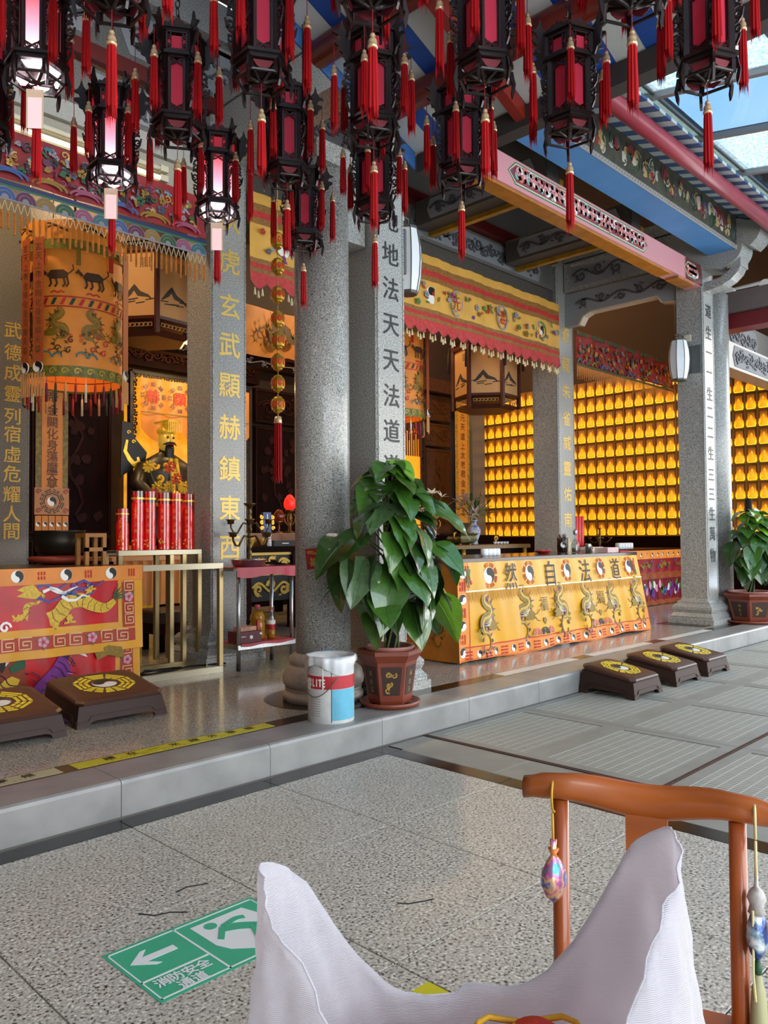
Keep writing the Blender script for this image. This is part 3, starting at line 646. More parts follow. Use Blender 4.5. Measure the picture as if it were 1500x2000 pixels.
# shared meshes of one lantern
def lantern_meshes():
    M = {}
    rb, ru = .118, .14
    q = MB()
    for z0, z1, r in ((.055, .075, .135), (.075, .09, .15), (.40, .418, .15), (.525, .535, .15), (.535, .547, .165)): q.loft([hexp(r), hexp(r)], [z0, z1])
    for r, z0, z1, b in ((rb, .09, .40, .013), (ru, .418, .525, .012)):
        for x, y in hexp(r): q.box(x-b, x+b, y-b, y+b, z0, z1)
    for x, y in hexp(.125): q.box(x-.011, x+.011, y-.011, y+.011, -.005, .055)
    for k in range(6):
        a = hexp(.125)[k]; b = hexp(.125)[(k+1) % 6]; q.tube([(a[0], a[1], -.002), (b[0], b[1], -.002)], .008, 6)
    M['frame'] = q.mesh('frame')
    q = MB()
    for k in range(3):
        a = hexp(.125)[k]; b = hexp(.125)[k+3]; q.tube([(a[0], a[1], .045), (a[0]*.15, a[1]*.15, .0), (b[0]*.15, b[1]*.15, .0), (b[0], b[1], .045)], .009, 6)
    M['brace'] = q.mesh('cross_brace')
    def face(k, r): a = V((*hexp(r)[k], 0)); b = V((*hexp(r)[(k+1) % 6], 0)); c = (a+b)/2; u = (b-a).normalized(); return frame(c, u, (0, 0, 1))
    for nm, r, z0, z1 in (('low', rb, .09, .40), ('up', ru, .418, .525)):
        w_ = r-.026; q = MB(); fr = face(0, r); h = z1-z0; c = .022 if nm == 'low' else .014
        # window: frame strips, cusped corner fretwork and a shaped opening
        bw = .01
        for a, b, cc, d in ((-w_/2, w_/2, z0, z0+bw), (-w_/2, w_/2, z1-bw, z1), (-w_/2, -w_/2+bw, z0, z1), (w_/2-bw, w_/2, z0, z1)): q.prism([(a, cc), (b, cc), (b, d), (a, d)], fr, -.006, .006)
        mg = .05 if nm == 'low' else 0
        for zz, sg in ((z0+bw, 1), (z1-bw, -1)):
            if nm == 'low':
                for sx in (-1, 1):
                    q.prism([(sx*(w_/2-bw), zz), (sx*(w_/2-bw), zz+sg*mg*.9), (sx*(w_/2-bw-.008), zz+sg*mg*.8)], fr, -.004, .004)
                    ribbon(q, fr, spiral(sx*w_*.24, zz+sg*.022, .014, 0, sx*1.1, 10), .0032, -.004, .004)
                    ribbon(q, fr, [(sx*w_*.42, zz+sg*mg*.95), (sx*w_*.3, zz+sg*mg*.72), (sx*w_*.12, zz+sg*mg*.55), (0, zz+sg*mg*.4)], .0032, -.004, .004)
                    ribbon(q, fr, [(sx*w_*.42, zz+sg*.006), (sx*w_*.2, zz+sg*.006), (0, zz+sg*mg*.4)], .003, -.004, .004)
            else:
                for sx in (-1, 1):
                    ribbon(q, fr, spiral(sx*w_*.37, zz+sg*.02, .013, 0, sx*1.1, 8), .003, -.004, .004)
                    ribbon(q, fr, [(sx*w_*.28, zz), (sx*w_*.26, zz+sg*.04)], .003, -.004, .004)
        M['win_'+nm] = q.mesh('window_frame')
        q = MB(); q.m = 0
        P = [(-w_/2+.006, z0+.02), (w_/2-.006, z0+.02), (w_/2-.006, z1-.02), (-w_/2+.006, z1-.02)]
        q.prism(P, fr, -.012, -.009); M['pan_'+nm] = q.mesh('panel')
    # dark backing strips that leave the long cusped opening
    q = MB(); fr = face(0, rb); w_ = rb-.026; z0, z1 = .09, .40
    for sx in (-1, 1):
        q.prism([(sx*w_/2, z0), (sx*w_/2, z1), (sx*w_*.33, z1-.06), (sx*w_*.33, z0+.06)], fr, -.008, -.004)
    M['cheek'] = q.mesh('window_cheek')
    # head bracket: beaked bird silhouette standing out of the corner, plane radial
    q = MB(); fr = frame((0, 0, 0), (1, 0, 0), (0, 0, 1))
    P = [(.12, .40), (.16, .405), (.175, .44), (.195, .45), (.2, .475), (.225, .49), (.222, .505), (.19, .51), (.2, .535), (.235, .55), (.205, .56), (.19, .585), (.18, .625), (.168, .58), (.15, .56), (.135, .555), (.12, .54)]
    q.prism(P, fr, -.007, .007); M['arm'] = q.mesh('bird_bracket')
    q = MB()
    for pts, w_ in ((spiral(.15, .33, .022, 1, 1.2, 10), .0045), (spiral(.152, .265, .024, -1, -1.2, 10), .0045), (spiral(.15, .19, .02, 1, 1.1, 10), .0045), ([(.128, .39), (.15, .375), (.158, .35)], .006), ([(.128, .22), (.15, .23), (.165, .25), (.172, .29)], .005), ([(.128, .3), (.15, .31), (.165, .305)], .005), ([(.135, .12), (.15, .15), (.155, .17)], .006)): ribbon(q, fr, pts, w_, -.005, .005)
    M['wing'] = q.mesh('scroll_wing')
    q = MB(); q.prism([(.125, .06), (.145, .06), (.15, .03), (.158, 0), (.15, -.05), (.14, -.075), (.135, -.04), (.142, -.0), (.125, .03)], fr, -.006, .006); M['foot'] = q.mesh('hooked_foot')
    q = MB(); fr = face(0, .15)
    q.prism([(-.07, .547), (.07, .547), (.062, .57), (.045, .565), (.03, .585), (.012, .578), (0, .6), (-.012, .578), (-.03, .585), (-.045, .565), (-.062, .57)], fr, -.01, -.002); M['crest'] = q.mesh('crest')
    q = MB(); fr = face(0, .125)
    q.prism([(-.05, .05), (.05, .05), (.03, .02), (0, .005), (-.03, .02)], fr, -.012, -.009); M['skirt'] = q.mesh('lower_panel')
    q = MB(); q.lathe([(.02, .6), (.03, .575), (.06, .55)], n=10)
    for k in range(8):
        q.T = MX.Translation((0, 0, .62+.045*k)) @ MX.Rotation(PI/2*(k % 2), 4, 'Z') @ MX.Rotation(PI/2, 4, 'X')
        q.tube([(.013*math.cos(a), .026*math.sin(a), 0) for a in [2*PI*i/10 for i in range(11)]], .004, 5, caps=False)
    q.T = None; M['chain'] = q.mesh('chain')
    for k in M: fix(M[k])
    return M
LM = lantern_meshes()
def setm(m, *ms):
    for x in ms: m.materials.append(x)
for k in ('frame', 'brace', 'arm', 'wing', 'foot', 'cheek', 'chain'): setm(LM[k], LWOOD)
for k in ('win_low', 'win_up', 'crest'): setm(LM[k], LWOODR)
LIT = {k: LM[k].copy() for k in ('pan_low', 'pan_up', 'skirt')}
setm(LIT['pan_low'], PLIT); setm(LIT['pan_up'], mat('upper_panel_lit', '#a5263a', .4, emit=.12, ecol='#e03048')); setm(LIT['skirt'], SKIRT)
for k in ('pan_low', 'pan_up', 'skirt'): setm(LM[k], PUN if k != 'skirt' else mat('skirt_dim', '#7a2a34', .5))
PTAG = mat('pink_paper', '#f3c9cc', .6, emit=.15, ecol='#ffd0d0'); TAGB = mat('tan_card', '#d9bfa2', .6)
def lantern(u, w_, label, lit, ang):
    x, y = 3.2-.642*w_, 3.852-.642*u; rr = random.Random(u*7+w_)
    t = thing('palace_lantern', label, 'lantern', (x, y, 3.098), ang, 'red palace lanterns under the canopy')
    t.scale = (.84, .84, .84)
    def part(nm, k, a=0, par=t):
        me = (LIT if lit and k in LIT else LM)[k]
        return obj(nm, me, None, par, (0, 0, 0), (0, 0, a), world=False)
    part('frame', 'frame'); part('cross_brace', 'brace'); part('chain', 'chain')
    # chain is carried up to the canopy by a thin hanger rod
    zt = (rz(x)-.19 if y < 3.6 else 4.6)
    q = MB(); q.tube([(0, 0, .96), (0, 0, max(.99, (zt-3.098)/.84))], .005, 6); obj('hanger', q, LWOOD, t, world=False)
    for k in range(6):
        a = PI/3*k
        wf = part('window_frame', 'win_low', a); part('panel', 'pan_low', 0, wf); part('window_cheek', 'cheek', 0, wf)
        wu = part('upper_window', 'win_up', a); part('panel', 'pan_up', 0, wu)
        part('bird_bracket', 'arm', a); part('scroll_wing', 'wing', a); part('hooked_foot', 'foot', a); part('crest', 'crest', a); part('lower_panel', 'skirt', a)
        r = .224; tassel(t, r*math.cos(a), r*math.sin(a), .488, rr.uniform(.055, .14), rr)
    tassel(t, 0, 0, -.002, rr.uniform(.1, .15), rr, 1.05)
    if lit:
        q = MB(); q.T = MX.Rotation(-PI*.75-ang+.1, 4, 'Z'); q.box(.028, .030, -.04, .04, -.24, -.05); tg_ = obj('paper_tag', q, TAGB, t, world=False)
        q = MB(); q.T = MX.Rotation(-PI*.75-ang+.1, 4, 'Z'); q.box(.0302, .0308, -.032, .032, -.24, -.09); obj('pink_sheet', q, PTAG, tg_, world=False)
        l = bpy.data.lights.new('lantern_bulb', 'POINT'); l.energy = .7; l.color = (1, .82, .85); l.shadow_soft_size = .05
        lo = bpy.data.objects.new('bulb', l); COL.objects.link(lo); lo.parent = t; lo.location = (0, 0, .03)
    return t
A0 = math.radians(30)
for u, w_, lab, lit, ang in (
    (0, 0, 'unlit red palace lantern hanging right in front of the round column', 0, .14),
    (1, 0, 'unlit red palace lantern hanging in front of the black lettered column', 0, .5),
    (2, 0, 'unlit red palace lantern against the end of the pink beam', 0, .35),
    (3, 0, 'unlit red palace lantern in front of the blue eave beam', 0, .52),
    (4, 0, 'unlit red palace lantern against the bright glass roof', 0, .48),
    (0, 1, 'lit red palace lantern with a paper tag in front of the gilded column', 1, .2),
    (1, 1, 'unlit red palace lantern between the two lanterns near the column tops', 0, .3),
    (2, 1, 'unlit red palace lantern on a chain under the blue and white canopy boards', 0, .45),
    (3, 1, 'unlit red palace lantern with a wide face under the thick red purlin', 0, .05),
    (4, 1, 'red palace lantern cut by the upper frame above the blue eave beam', 0, .4),
    (0, 2, 'lit red palace lantern with a paper tag in front of the dragon valance', 1, .1),
    (1, 2, 'unlit red palace lantern hanging before the carved stone beams', 0, .08),
    (2, 2, 'unlit red palace lantern high up with two tall pink panels in view', 0, .2),
    (3, 2, 'red palace lantern cut by the upper frame with only its tassels in view', 0, .3),
    (0, 3, 'red palace lantern beyond the left frame with only tassels in view', 0, .2),
    (1, 3, 'large lit red palace lantern with a paper tag at the upper left corner', 1, .0),
    (2, 3, 'red palace lantern cut by the upper frame left of the wide dark one', 0, .1)):
    lantern(u, w_, lab, lit, .52+(ang-.25)*.3)
# ================================================================ yellow altar cloth and its table
YEL = mat('yellow_satin', '#d89c0a', .36, noise=.16, nscale=3); YELF = mat('yellow_fringe', '#c98c08', .6, noise=.35, nscale=40, nstretch=(1, 1, .1))
ORB = mat('orange_border', '#e0872e', .5, noise=.15, nscale=8); REDLINE = mat('red_thread', '#b3261c', .6); GRTH = mat('green_thread', '#3f7a3c', .6)
VIOTH = mat('violet_thread', '#5e3a78', .6); OLIVE = mat('gold_thread', '#8a6e16', .5, noise=.3, nscale=60); PALETH = mat('pale_thread', '#e3d9b8', .6); BLTH = mat('blue_thread', '#3c5a94', .6)
GRTOP = mat('brown_granite_top', '#4a3833', .12, noise=.4, nscale=120)
t = thing('altar_table', 'altar table with a polished brown top under the yellow dragon cloth', 'table', (6.8, 4.7, S))
q = MB(); q.bbox(5.16, 8.42, 4.27, 5.14, 1.02, 1.055, .006); obj('table_top', q, GRTOP, t)
for x in (5.3, 8.2):
    for y in (4.45, 4.95): q = MB(); q.box(x, x+.08, y, y+.08, S, 1.02); obj('leg', q, DKWOOD, t)
cl = thing('altar_cloth', 'yellow satin altar cloth with dragons and large black characters', 'tablecloth', (6.8, 4.28, S))
ZT, ZB = 1.02, .178
def sY(u, v, off=0):
    """yellow front: u along X 0..1, v height 0 bottom..1 top; flares towards the floor at its far end"""
    fl_ = (1-v); xa = 5.2-.0*fl_; xb = 8.37+.24*fl_
    x = xa+(xb-xa)*u; wv = .012*fl_*math.sin(u*47+1.5*v)+.006*math.sin(u*23+2)*fl_+.004*math.sin(u*90+v*3)
    return V((x, 4.262-.05*fl_*(.4+.6*u)+wv-off, ZB+(ZT-ZB)*v+.012*math.sin(u*17)*(fl_ if v < .02 else 0)))
class Surf:
    """decals drawn in (x, z) metres on the hanging cloth"""
    def __init__(s, off): s.off = off
def cloth_fr(x, z, off=.004):
    v = (z-ZB)/(ZT-ZB); u = (x-5.2)/(8.37+.24*(1-v)-5.2)
    p = sY(u, v, off); a = sY(u+.01, v, off)-sY(u-.01, v, off); b = sY(u, v+.02, off)-sY(u, v-.02, off)
    return frame(p, a, b)
q = MB(); q.s = True; q.grid(lambda u, v: sY(u, v), 160, 14); obj('cloth_front', q, YEL, cl)
q = MB(); q.s = True
q.grid(lambda u, v: V((5.2+.006*math.sin(u*20), 4.262-.05*(1-v)*.4+(5.12-4.24)*u, ZB+(ZT-ZB)*v)), 16, 6); obj('cloth_side', q, mat('amber_side_cloth', '#b06a1c', .5, noise=.3, nscale=5), cl)
q = MB(); q.s = True
q.grid(lambda u, v: sY(1, v)+V((0, .85*u*(1), 0))+V((.02*math.sin(u*12)*(1-v), 0, 0)), 10, 6); obj('cloth_side', q, YEL, cl)
# borders
def strip(name, u0, u1, v0, v1, mm, off, nu=120):
    q = MB(); q.s = True; q.grid(lambda u, v: sY(u0+(u1-u0)*u, v0+(v1-v0)*v, off), nu, 3); return obj(name, q, mm, cl)
strip('bottom_border', 0, 1, 0, .145, ORB, .003); strip('end_border', 0, .042, 0, 1, ORB, .0035, 8); strip('end_border', .975, 1, 0, .3, ORB, .0035, 6)
for v0 in (.145, .138, .008): strip('border_line', 0, 1, v0, v0+.006, REDLINE, .0045)
strip('border_line', .042, .0445, 0, 1, REDLINE, .005, 3)
strip('valance_edge', 0.03, 1, .70, .715, PALETH, .008)
q = MB(); n = 260
for i in range(n):
    u = .035+.96*i/n; du = .96/n; l = .10+.02*math.sin(i*1.7)
    a, b = sY(u, .70, .007), sY(u+du*.85, .70, .007); c, d = sY(u+du*.5, .70-l, .009+.002*math.sin(i*2.3)), sY(u+du*.2, .70-l*.9, .008); q.add([a, b, c, d], [(0, 1, 2, 3)])
obj('fringe', q, YELF, cl, kind='stuff')
XS = [5.62, 6.14, 6.72, 7.34, 7.96]
for x in (5.64, 6.26, 6.92, 7.55, 8.17):
    fr = cloth_fr(x, .90); q = MB(); yinyang(q, fr, .072, .002); obj('yin_yang', q, [WHITE, BLACK], cl)
    q = MB()
    for k, r in enumerate((.084, .096, .108)):
        for i in range(8):
            a = i*PI/4+.1; ribbon(q, fr, arc(0, 0, r, a, a+PI/4-.2, 4), .0028, 0, .002)
    obj('trigram_ring', q, REDLINE, cl)
for ch_, x in (('然', 5.95), ('自', 6.60), ('法', 7.24), ('道', 7.87)):
    q = MB(); put_glyph(q, ch_, cloth_fr(x, .885), .255, .004, sx=.8, bold=.0025); obj('character', q, BLACK, cl, label='large black brush character')
for x in (5.34, 8.28):
    for mm, rr in ((GRTH, 1), (OLIVE, 2), (REDLINE, 3)):
        r_ = random.Random(rr+int(x)); fr = cloth_fr(x, .9); q = MB()
        for k in range(3): ribbon(q, fr, [(r_.uniform(-.05, .05), r_.uniform(-.11, .1)) for _ in range(3)], .01, .001, .003)
        obj('corner_flower', q, mm, cl)
# trigrams and small yin-yangs along the borders
q1 = [MB() for _ in range(3)]
for i in range(13):
    x = 5.33+.25*i+.0; fr = cloth_fr(x, .232, .006)
    q = MB(); yinyang(q, cloth_fr(x+.13, .235, .006), .034, .0015); obj('yin_yang', q, [WHITE, BLACK], cl)
    q = MB(); trigram(q, fr, .085, .07, .002, i*3); obj('trigram', q, REDLINE, cl)
for i, z in enumerate((.93, .71, .485, .26)):
    q = MB(); yinyang(q, cloth_fr(5.262, z, .006), .043, .0015, rot=PI/2); obj('yin_yang', q, [WHITE, BLACK], cl)
    if i: q = MB(); trigram(q, cloth_fr(5.262, z+.11, .006), .08, .07, .002, i, rot=PI/2); obj('trigram', q, REDLINE, cl)
def dragon(fr, s, mir, par, cols, nm='embroidered_dragon'):
    """a coiling dragon: tapering body, crest of spines, claws, head with mane and whiskers"""
    mx = -1 if mir else 1
    pts = [(.02, .62), (-.06, .60), (-.10, .52), (-.02, .43), (.10, .38), (.13, .28), (.03, .2), (-.13, .17), (-.2, .06), (-.15, -.07), (-.02, -.1), (.07, -.22), (.05, -.36), (-.05, -.45), (-.16, -.42), (-.18, -.3)]
    sp = []
    for i in range(len(pts)-1):
        for k in range(3):
            f = k/3; p0 = pts[max(i-1, 0)]; p1 = pts[i]; p2 = pts[i+1]; p3 = pts[min(i+2, len(pts)-1)]
            sp.append(tuple(.5*((2*p1[j])+(-p0[j]+p2[j])*f+(2*p0[j]-5*p1[j]+4*p2[j]-p3[j])*f*f+(-p0[j]+3*p1[j]-3*p2[j]+p3[j])*f**3) for j in (0, 1)))
    sp = [(mx*x*s, y*s) for x, y in sp]; n = len(sp)
    ws = [s*(.016+.085*math.sin(PI*min(1, (i+2)/(n*.75)))**.8) for i in range(n)]
    q = MB(); ribbon(q, fr, sp, ws, .001, .004); root = obj(nm, q, cols[0], par)
    q = MB(); ribbon(q, fr, [(x+.25*ws[i], y) for i, (x, y) in enumerate(sp)], [w_*.25 for w_ in ws], .004, .0055); obj('belly', q, cols[1], root)
    q = MB()
    for i in range(2, n-1, 2):
        a, b = sp[i-1], sp[i+1]; dx, dy = b[0]-a[0], b[1]-a[1]; l = math.hypot(dx, dy) or 1; nx, ny = -dy/l*mx, dx/l*mx
        x, y = sp[i]; w_ = ws[i]
        q.prism([(x+nx*w_*.8-dx/l*.02*s, y+ny*w_*.8-dy/l*.02*s), (x+nx*w_*.8+dx/l*.02*s, y+ny*w_*.8+dy/l*.02*s), (x+nx*(w_+.11*s), y+ny*(w_+.11*s))], fr, .001, .004)
    obj('spines', q, cols[2], root, kind='stuff')
    hx_, hy = (.13*mx*s, .0)
    q = MB(); q.prism([(hx_+mx*s*a, hy+s*b) for a, b in ((-.14, .06), (-.02, .12), (.11, .12), (.21, .05), (.14, .02), (.2, -.04), (.08, -.07), (-.04, -.06), (-.12, -.02))], fr, .003, .007); obj('head', q, cols[0], root)
    q = MB()
    for k in range(7):
        a = 1.2+.32*k; x, y = hx_-mx*.05*s, hy+.04*s
        q.prism([(x, y), (x+mx*math.cos(a)*.26*s, y+math.sin(a)*.22*s), (x+mx*math.cos(a+.18)*.09*s, y+math.sin(a+.18)*.09*s)], fr, .003, .008)
    obj('mane', q, cols[3], root, kind='stuff')
    q = MB()
    for k in range(2): ribbon(q, fr, [(hx_+mx*s*(.15+.05*j), hy+s*(.0+(-1)**k*.03*j+.02*math.sin(j*2))) for j in range(5)], .006*s, .003, .005)
    for cx, cy in ((-.24, .02), (.12, -.28), (.2, .33), (-.22, -.2)):
        for k in range(4):
            a = k*.8+cx*9; ribbon(q, fr, [(mx*s*cx, s*cy), (mx*s*(cx+.06*math.cos(a)), s*(cy+.06*math.sin(a)))], .009*s, .002, .005)
    obj('claws', q, cols[4], root, kind='stuff')
    q = MB()
    for cx, cy, r in ((.24, .2, .05), (-.3, -.05, .05), (-.28, -.16, .06), (.2, -.42, .05)):
        ribbon(q, fr, spiral(mx*s*cx, s*cy, r*s, 0, 1.3, 10), .008*s, .001, .003)
    obj('cloud_curls', q, cols[5], root, kind='stuff'); return root
DR = (OLIVE, mat('dragon_belly', '#c4a044', .5), VIOTH, PALETH, mat('dark_thread', '#4a3a1c', .6), mat('yellow_green_thread', '#8a8a34', .6))
for x, mir in ((5.58, 0), (6.17, 0), (6.78, 1), (7.26, 0), (7.8, 1), (8.33, 1)): dragon(cloth_fr(x, .49 if x > 5.7 else .45), .46, mir, cl, DR)
for x in (6.47, 7.53):
    q = MB(); put_glyph(q, '福', cloth_fr(x, .60), .15, .003, bold=.002); obj('character', q, OLIVE, cl, label='gold embroidered character')
    q = MB(); fr = cloth_fr(x, .44); q.prism([(0, -.035), (.03, 0), (.02, .03), (-.02, .03), (-.03, 0)], fr, 0, .003); ribbon(q, fr, [(-.04, -.07), (0, -.09), (.04, -.07)], .004, 0, .003); obj('lotus_motif', q, OLIVE, cl)
    for k, mm in enumerate((SALMON, mat('charcoal_thread', '#3a3a34', .6), SALMON)):
        q = MB(); fr = cloth_fr(x-.13+.13*k, .315, .0045)
        for r in (.062, .044, .026): ribbon(q, fr, arc(0, 0, r, 0, PI, 10), .006, 0, .003)
        obj('wave_fan', q, mm, cl)
dragon(frame((5.196, 4.74, .62), (0, -1, 0), (0, 0, 1)), .5, 0, cl, (OLIVE, mat('rust_thread', '#8a3a20', .6), OLIVE, PALETH, DR[4], mat('brick_thread', '#96402a', .6)))
dragon(frame((5.196, 4.5, .45), (0, -1, 0), (0, 0, 1)), .33, 1, cl, (DR[4], OLIVE, OLIVE, PALETH, DR[4], OLIVE))
# things on the yellow altar
PORC = mat('white_porcelain', '#e6eaec', .25, noise=.06, nscale=20)
def jar_pack(x, y, z, n, s, lab):
    t = thing('paper_roll_pack', lab, 'pack', (x, y, z))
    for k in range(n):
        q = MB(); q.s = True; q.lathe([(.045*s, 0), (.056*s, .01*s), (.058*s, .05*s), (.056*s, .1*s), (.045*s, .112*s), (.01, .113*s)], (x+.105*s*k, y, z), 14); obj('roll', q, PORC, t)
    return t
jar_pack(6.05, 4.62, 1.056, 4, .62, 'pack of white rolls on the near end of the yellow altar')
t = thing('incense_holder', 'dark lacquer pot of red incense sticks on the yellow altar', 'pot', (7.95, 4.95, 1.056))
q = MB(); q.s = True; q.lathe([(.055, 0), (.06, .01), (.062, .16), (.058, .165), (.05, .16), (.05, .1)], (7.95, 4.95, 1.056), 18); obj('pot', q, mat('dark_lacquer', '#22120e', .25), t)
q = MB(); yinyang(q, frame((7.95-.0435, 4.95-.0435, 1.14), (.707, -.707, 0), (0, 0, 1)), .035, .002); obj('emblem', q, [WHITE, BLACK], t)
for k in range(14):
    q = MB(); a = R.uniform(0, 6.28); q.tube([(7.95+.02*math.cos(a), 4.95+.02*math.sin(a), 1.14), (7.95+.05*math.cos(a), 4.95+.05*math.sin(a), 1.25+R.uniform(-.01, .02))], .004, 5); obj('stick', q, mat('maroon_stick', '#5a1a16', .6), t)
t = thing('red_dish', 'small red plastic dish with scraps on the yellow altar', 'dish', (7.2, 4.72, 1.056))
q = MB(); q.s = True; q.lathe([(.05, 0), (.085, .02), (.1, .03), (.095, .033), (.05, .008), (.001, .006)], (7.2, 4.72, 1.056), 20, cap=False); obj('dish', q, mat('red_plastic', '#b81d22', .35), t)
for k in range(3): q = MB(); q.s = True; q.lathe([(.012, 0), (.02, .012), (.01, .028)], (7.17+.03*k, 4.71+.01*k, 1.066), 8); obj('scrap', q, SALMON, t)
CLR = glass('clear_bottle', '#e6ece8', .14)
t = thing('glass_oil_bottle', 'clear glass bottle with a stopper on the yellow altar', 'bottle', (7.9, 4.75, 1.056))
q = MB(); q.s = True; q.lathe([(.045, 0), (.047, .01), (.047, .1), (.03, .13), (.015, .15), (.015, .19), (.02, .2)], (7.9, 4.75, 1.056), 16); obj('glass', q, CLR, t)
q = MB(); q.s = True; q.lathe([(.02, .2), (.026, .21), (.02, .225), (.028, .24), (.01, .26)], (7.9, 4.75, 1.056), 12); obj('stopper', q, mat('pewter', '#9a9c98', .3, .8), t)
q = MB(); q.s = True; q.lathe([(.038, .004), (.04, .05), (.001, .05)], (7.9, 4.75, 1.056), 12); obj('liquid', q, mat('oil_dregs', '#6e6a58', .3), t)
t = thing('metal_cup', 'short pewter cup beside the glass bottle on the yellow altar', 'cup', (7.92, 4.6, 1.056))
q = MB(); q.s = True; q.lathe([(.03, 0), (.034, .09), (.03, .1), (.028, .02)], (7.92, 4.6, 1.056), 14); obj('cup', q, MATS['pewter'], t)
q = MB(); q.tube([(7.95, 4.59, 1.08), (7.99, 4.58, 1.1), (7.955, 4.588, 1.14)], .006, 6); obj('handle', q, GOLDM, t)
for k, (x, y, mm, lab) in enumerate(((8.0, 4.42, '#d9b9b4', 'stack of pale pink paper at the far end of the yellow altar'), (8.2, 4.72, '#e8dcd2', 'second stack of white paper behind the pink paper on the altar'))):
    t = thing('paper_stack', lab, 'paper', (x, y, 1.056))
    for j in range(5): q = MB(); o_ = R.uniform(-.01, .01); q.box(x-.12+o_, x+.12+o_, y-.08, y+.08, 1.057+.011*j, 1.057+.011*j+.009); obj('sheet_bundle', q, mat('paper_%d' % k, mm, .7), t)
t = thing('red_tray', 'flat red tray at the far end of the yellow altar', 'tray', (8.3, 4.5, 1.056))
q = MB(); q.bbox(8.2, 8.41, 4.36, 4.6, 1.0565, 1.07, .004); obj('tray', q, mat('crimson_tray', '#a81c30', .4), t)
t = thing('glass_bowl', 'small clear glass bowl behind the pink paper', 'bowl', (8.28, 4.86, 1.056))
q = MB(); q.s = True; q.lathe([(.03, 0), (.05, .03), (.055, .07), (.052, .07), (.047, .03), (.02, .006)], (8.28, 4.86, 1.0562), 16); obj('bowl', q, CLR, t)
# ================================================================ red altar with embroidered front
t = thing('altar_table', 'altar table with a dark top under the red figure cloth', 'table', (1, 5.9, S))
q = MB(); q.bbox(-1.6, 2.97, 5.53, 6.55, 1.015, 1.045, .006); obj('table_top', q, mat('dark_table_top', '#3a302a', .25), t)
for x in (-1.4, 2.8):
    for y in (5.6, 6.4): q = MB(); q.box(x, x+.08, y, y+.08, S, 1.015); obj('leg', q, DKWOOD, t)
RSAT = mat('red_satin', '#c00c18', .36, noise=.3, nscale=7); GSAT = mat('gold_satin', '#d99a20', .4, noise=.15, nscale=5)
cl2 = thing('altar_cloth', 'red satin altar cloth embroidered with a golden dragon and two figures', 'tablecloth', (1, 5.5, S))
X0, X1 = -1.6, 2.96
def s2(x, z, off=0, k=1): return V((x, 5.50-off-.02*k*(1.04-z)+.008*math.sin(x*21+z*3)*(1.04-z)*2+.004*math.sin(x*55)*(1-z), z))
def band(nm, x0, x1, z0, z1, mm, off, sag=0, k=1):
    q = MB(); q.s = True; q.grid(lambda u, v: s2(x0+(x1-x0)*u, z0+(z1-z0)*v-sag*(1-v)*math.sin(u*PI), off, k), max(4, int((x1-x0)*30)), 5); return obj(nm, q, mm, cl2)
band('lower_cloth', X0, X1, .175, .8, RSAT, .0); band('lower_gold_edge', X1-.19, X1, .175, .8, GSAT, .003); band('lower_fret_ground', X1-.16, X1-.06, .175, .8, mat('fret_red', '#a3321f', .5), .005)
band('lower_gold_hem', X0, X1, .175, .235, GSAT, .004)
band('upper_cloth', X0, X1+.01, .50, .95, RSAT, .022, .0, 2); band('upper_gold_edge', X1-.185, X1+.01, .50, .95, GSAT, .025, 0, 2); band('upper_fret_ground', X1-.155, X1-.055, .60, .93, MATS['fret_red'], .028, 0, 2)
band('upper_gold_hem', X0, X1+.01, .44, .64, GSAT, .026, 0, 2); band('upper_fret_ground', X0, X1-.055, .50, .59, MATS['fret_red'], .03, 0, 2)
band('top_valance', X0, X1+.01, .945, 1.05, ORB, .034, .012, 2)
def f2(x, z, off=.03, k=2): p = s2(x, z, off, k); return frame(p, s2(x+.02, z, off, k)-s2(x-.02, z, off, k), s2(x, z+.02, off, k)-s2(x, z-.02, off, k))
FRT = mat('fret_gold_thread', '#d8b07a', .5); PKF = mat('pink_flower', '#c98aa0', .5); PUR = mat('purple_silk', '#7a2a86', .45, noise=.3, nscale=14)
for i in range(10):
    x = 2.72-.33*i
    if x < 0: break
    q = MB(); yinyang(q, f2(x, .998, .037), .042, .0015, rot=-.3); obj('yin_yang', q, [WHITE, BLACK], cl2)
    q = MB(); trigram(q, f2(x+.16, .998, .037), .055, .05, .002, i*2, rot=PI/2); obj('trigram', q, REDLINE, cl2)
def fretkey(fr, s, par):
    q = MB(); t_ = .09*s
    for a, b, c, d in ((-.5, .5, .41, .5), (-.5, -.41, -.5, .5), (-.5, .5, -.5, -.41), (.41, .5, -.5, .2), (-.2, .5, .11, .2), (-.2, -.11, -.2, .2), (-.2, .25, -.2, -.11)): q.prism([(a*s, c*s), (b*s, c*s), (b*s, d*s), (a*s, d*s)], fr, 0, .002)
    obj('key_fret', q, FRT, par)
def flower(fr, r, par, mm=None):
    q = MB()
    for k in range(5): a = 2*PI*k/5; q.prism(circ(r*.55*math.cos(a), r*.55*math.sin(a), r*.5, 8), fr, 0, .003)
    f_ = obj('flower', q, mm or PKF, par)
    q = MB(); q.prism(circ(0, 0, r*.3, 8), fr, .003, .005); obj('heart', q, REDLINE, f_)
    q = MB()
    for k in range(3): a = 2*PI*k/3+.6; q.prism([(r*.8*math.cos(a-.3), r*.8*math.sin(a-.3)), (r*1.7*math.cos(a), r*1.7*math.sin(a)), (r*.8*math.cos(a+.3), r*.8*math.sin(a+.3))], fr, 0, .002)
    obj('leaf', q, GRTH, f_)
for i in range(24):
    x = 2.80-.115*i
    if x < .4: break
    fr = f2(x, .55, .033)
    if i % 3 == 2: flower(fr, .036, cl2)
    else: fretkey(fr, .085, cl2)
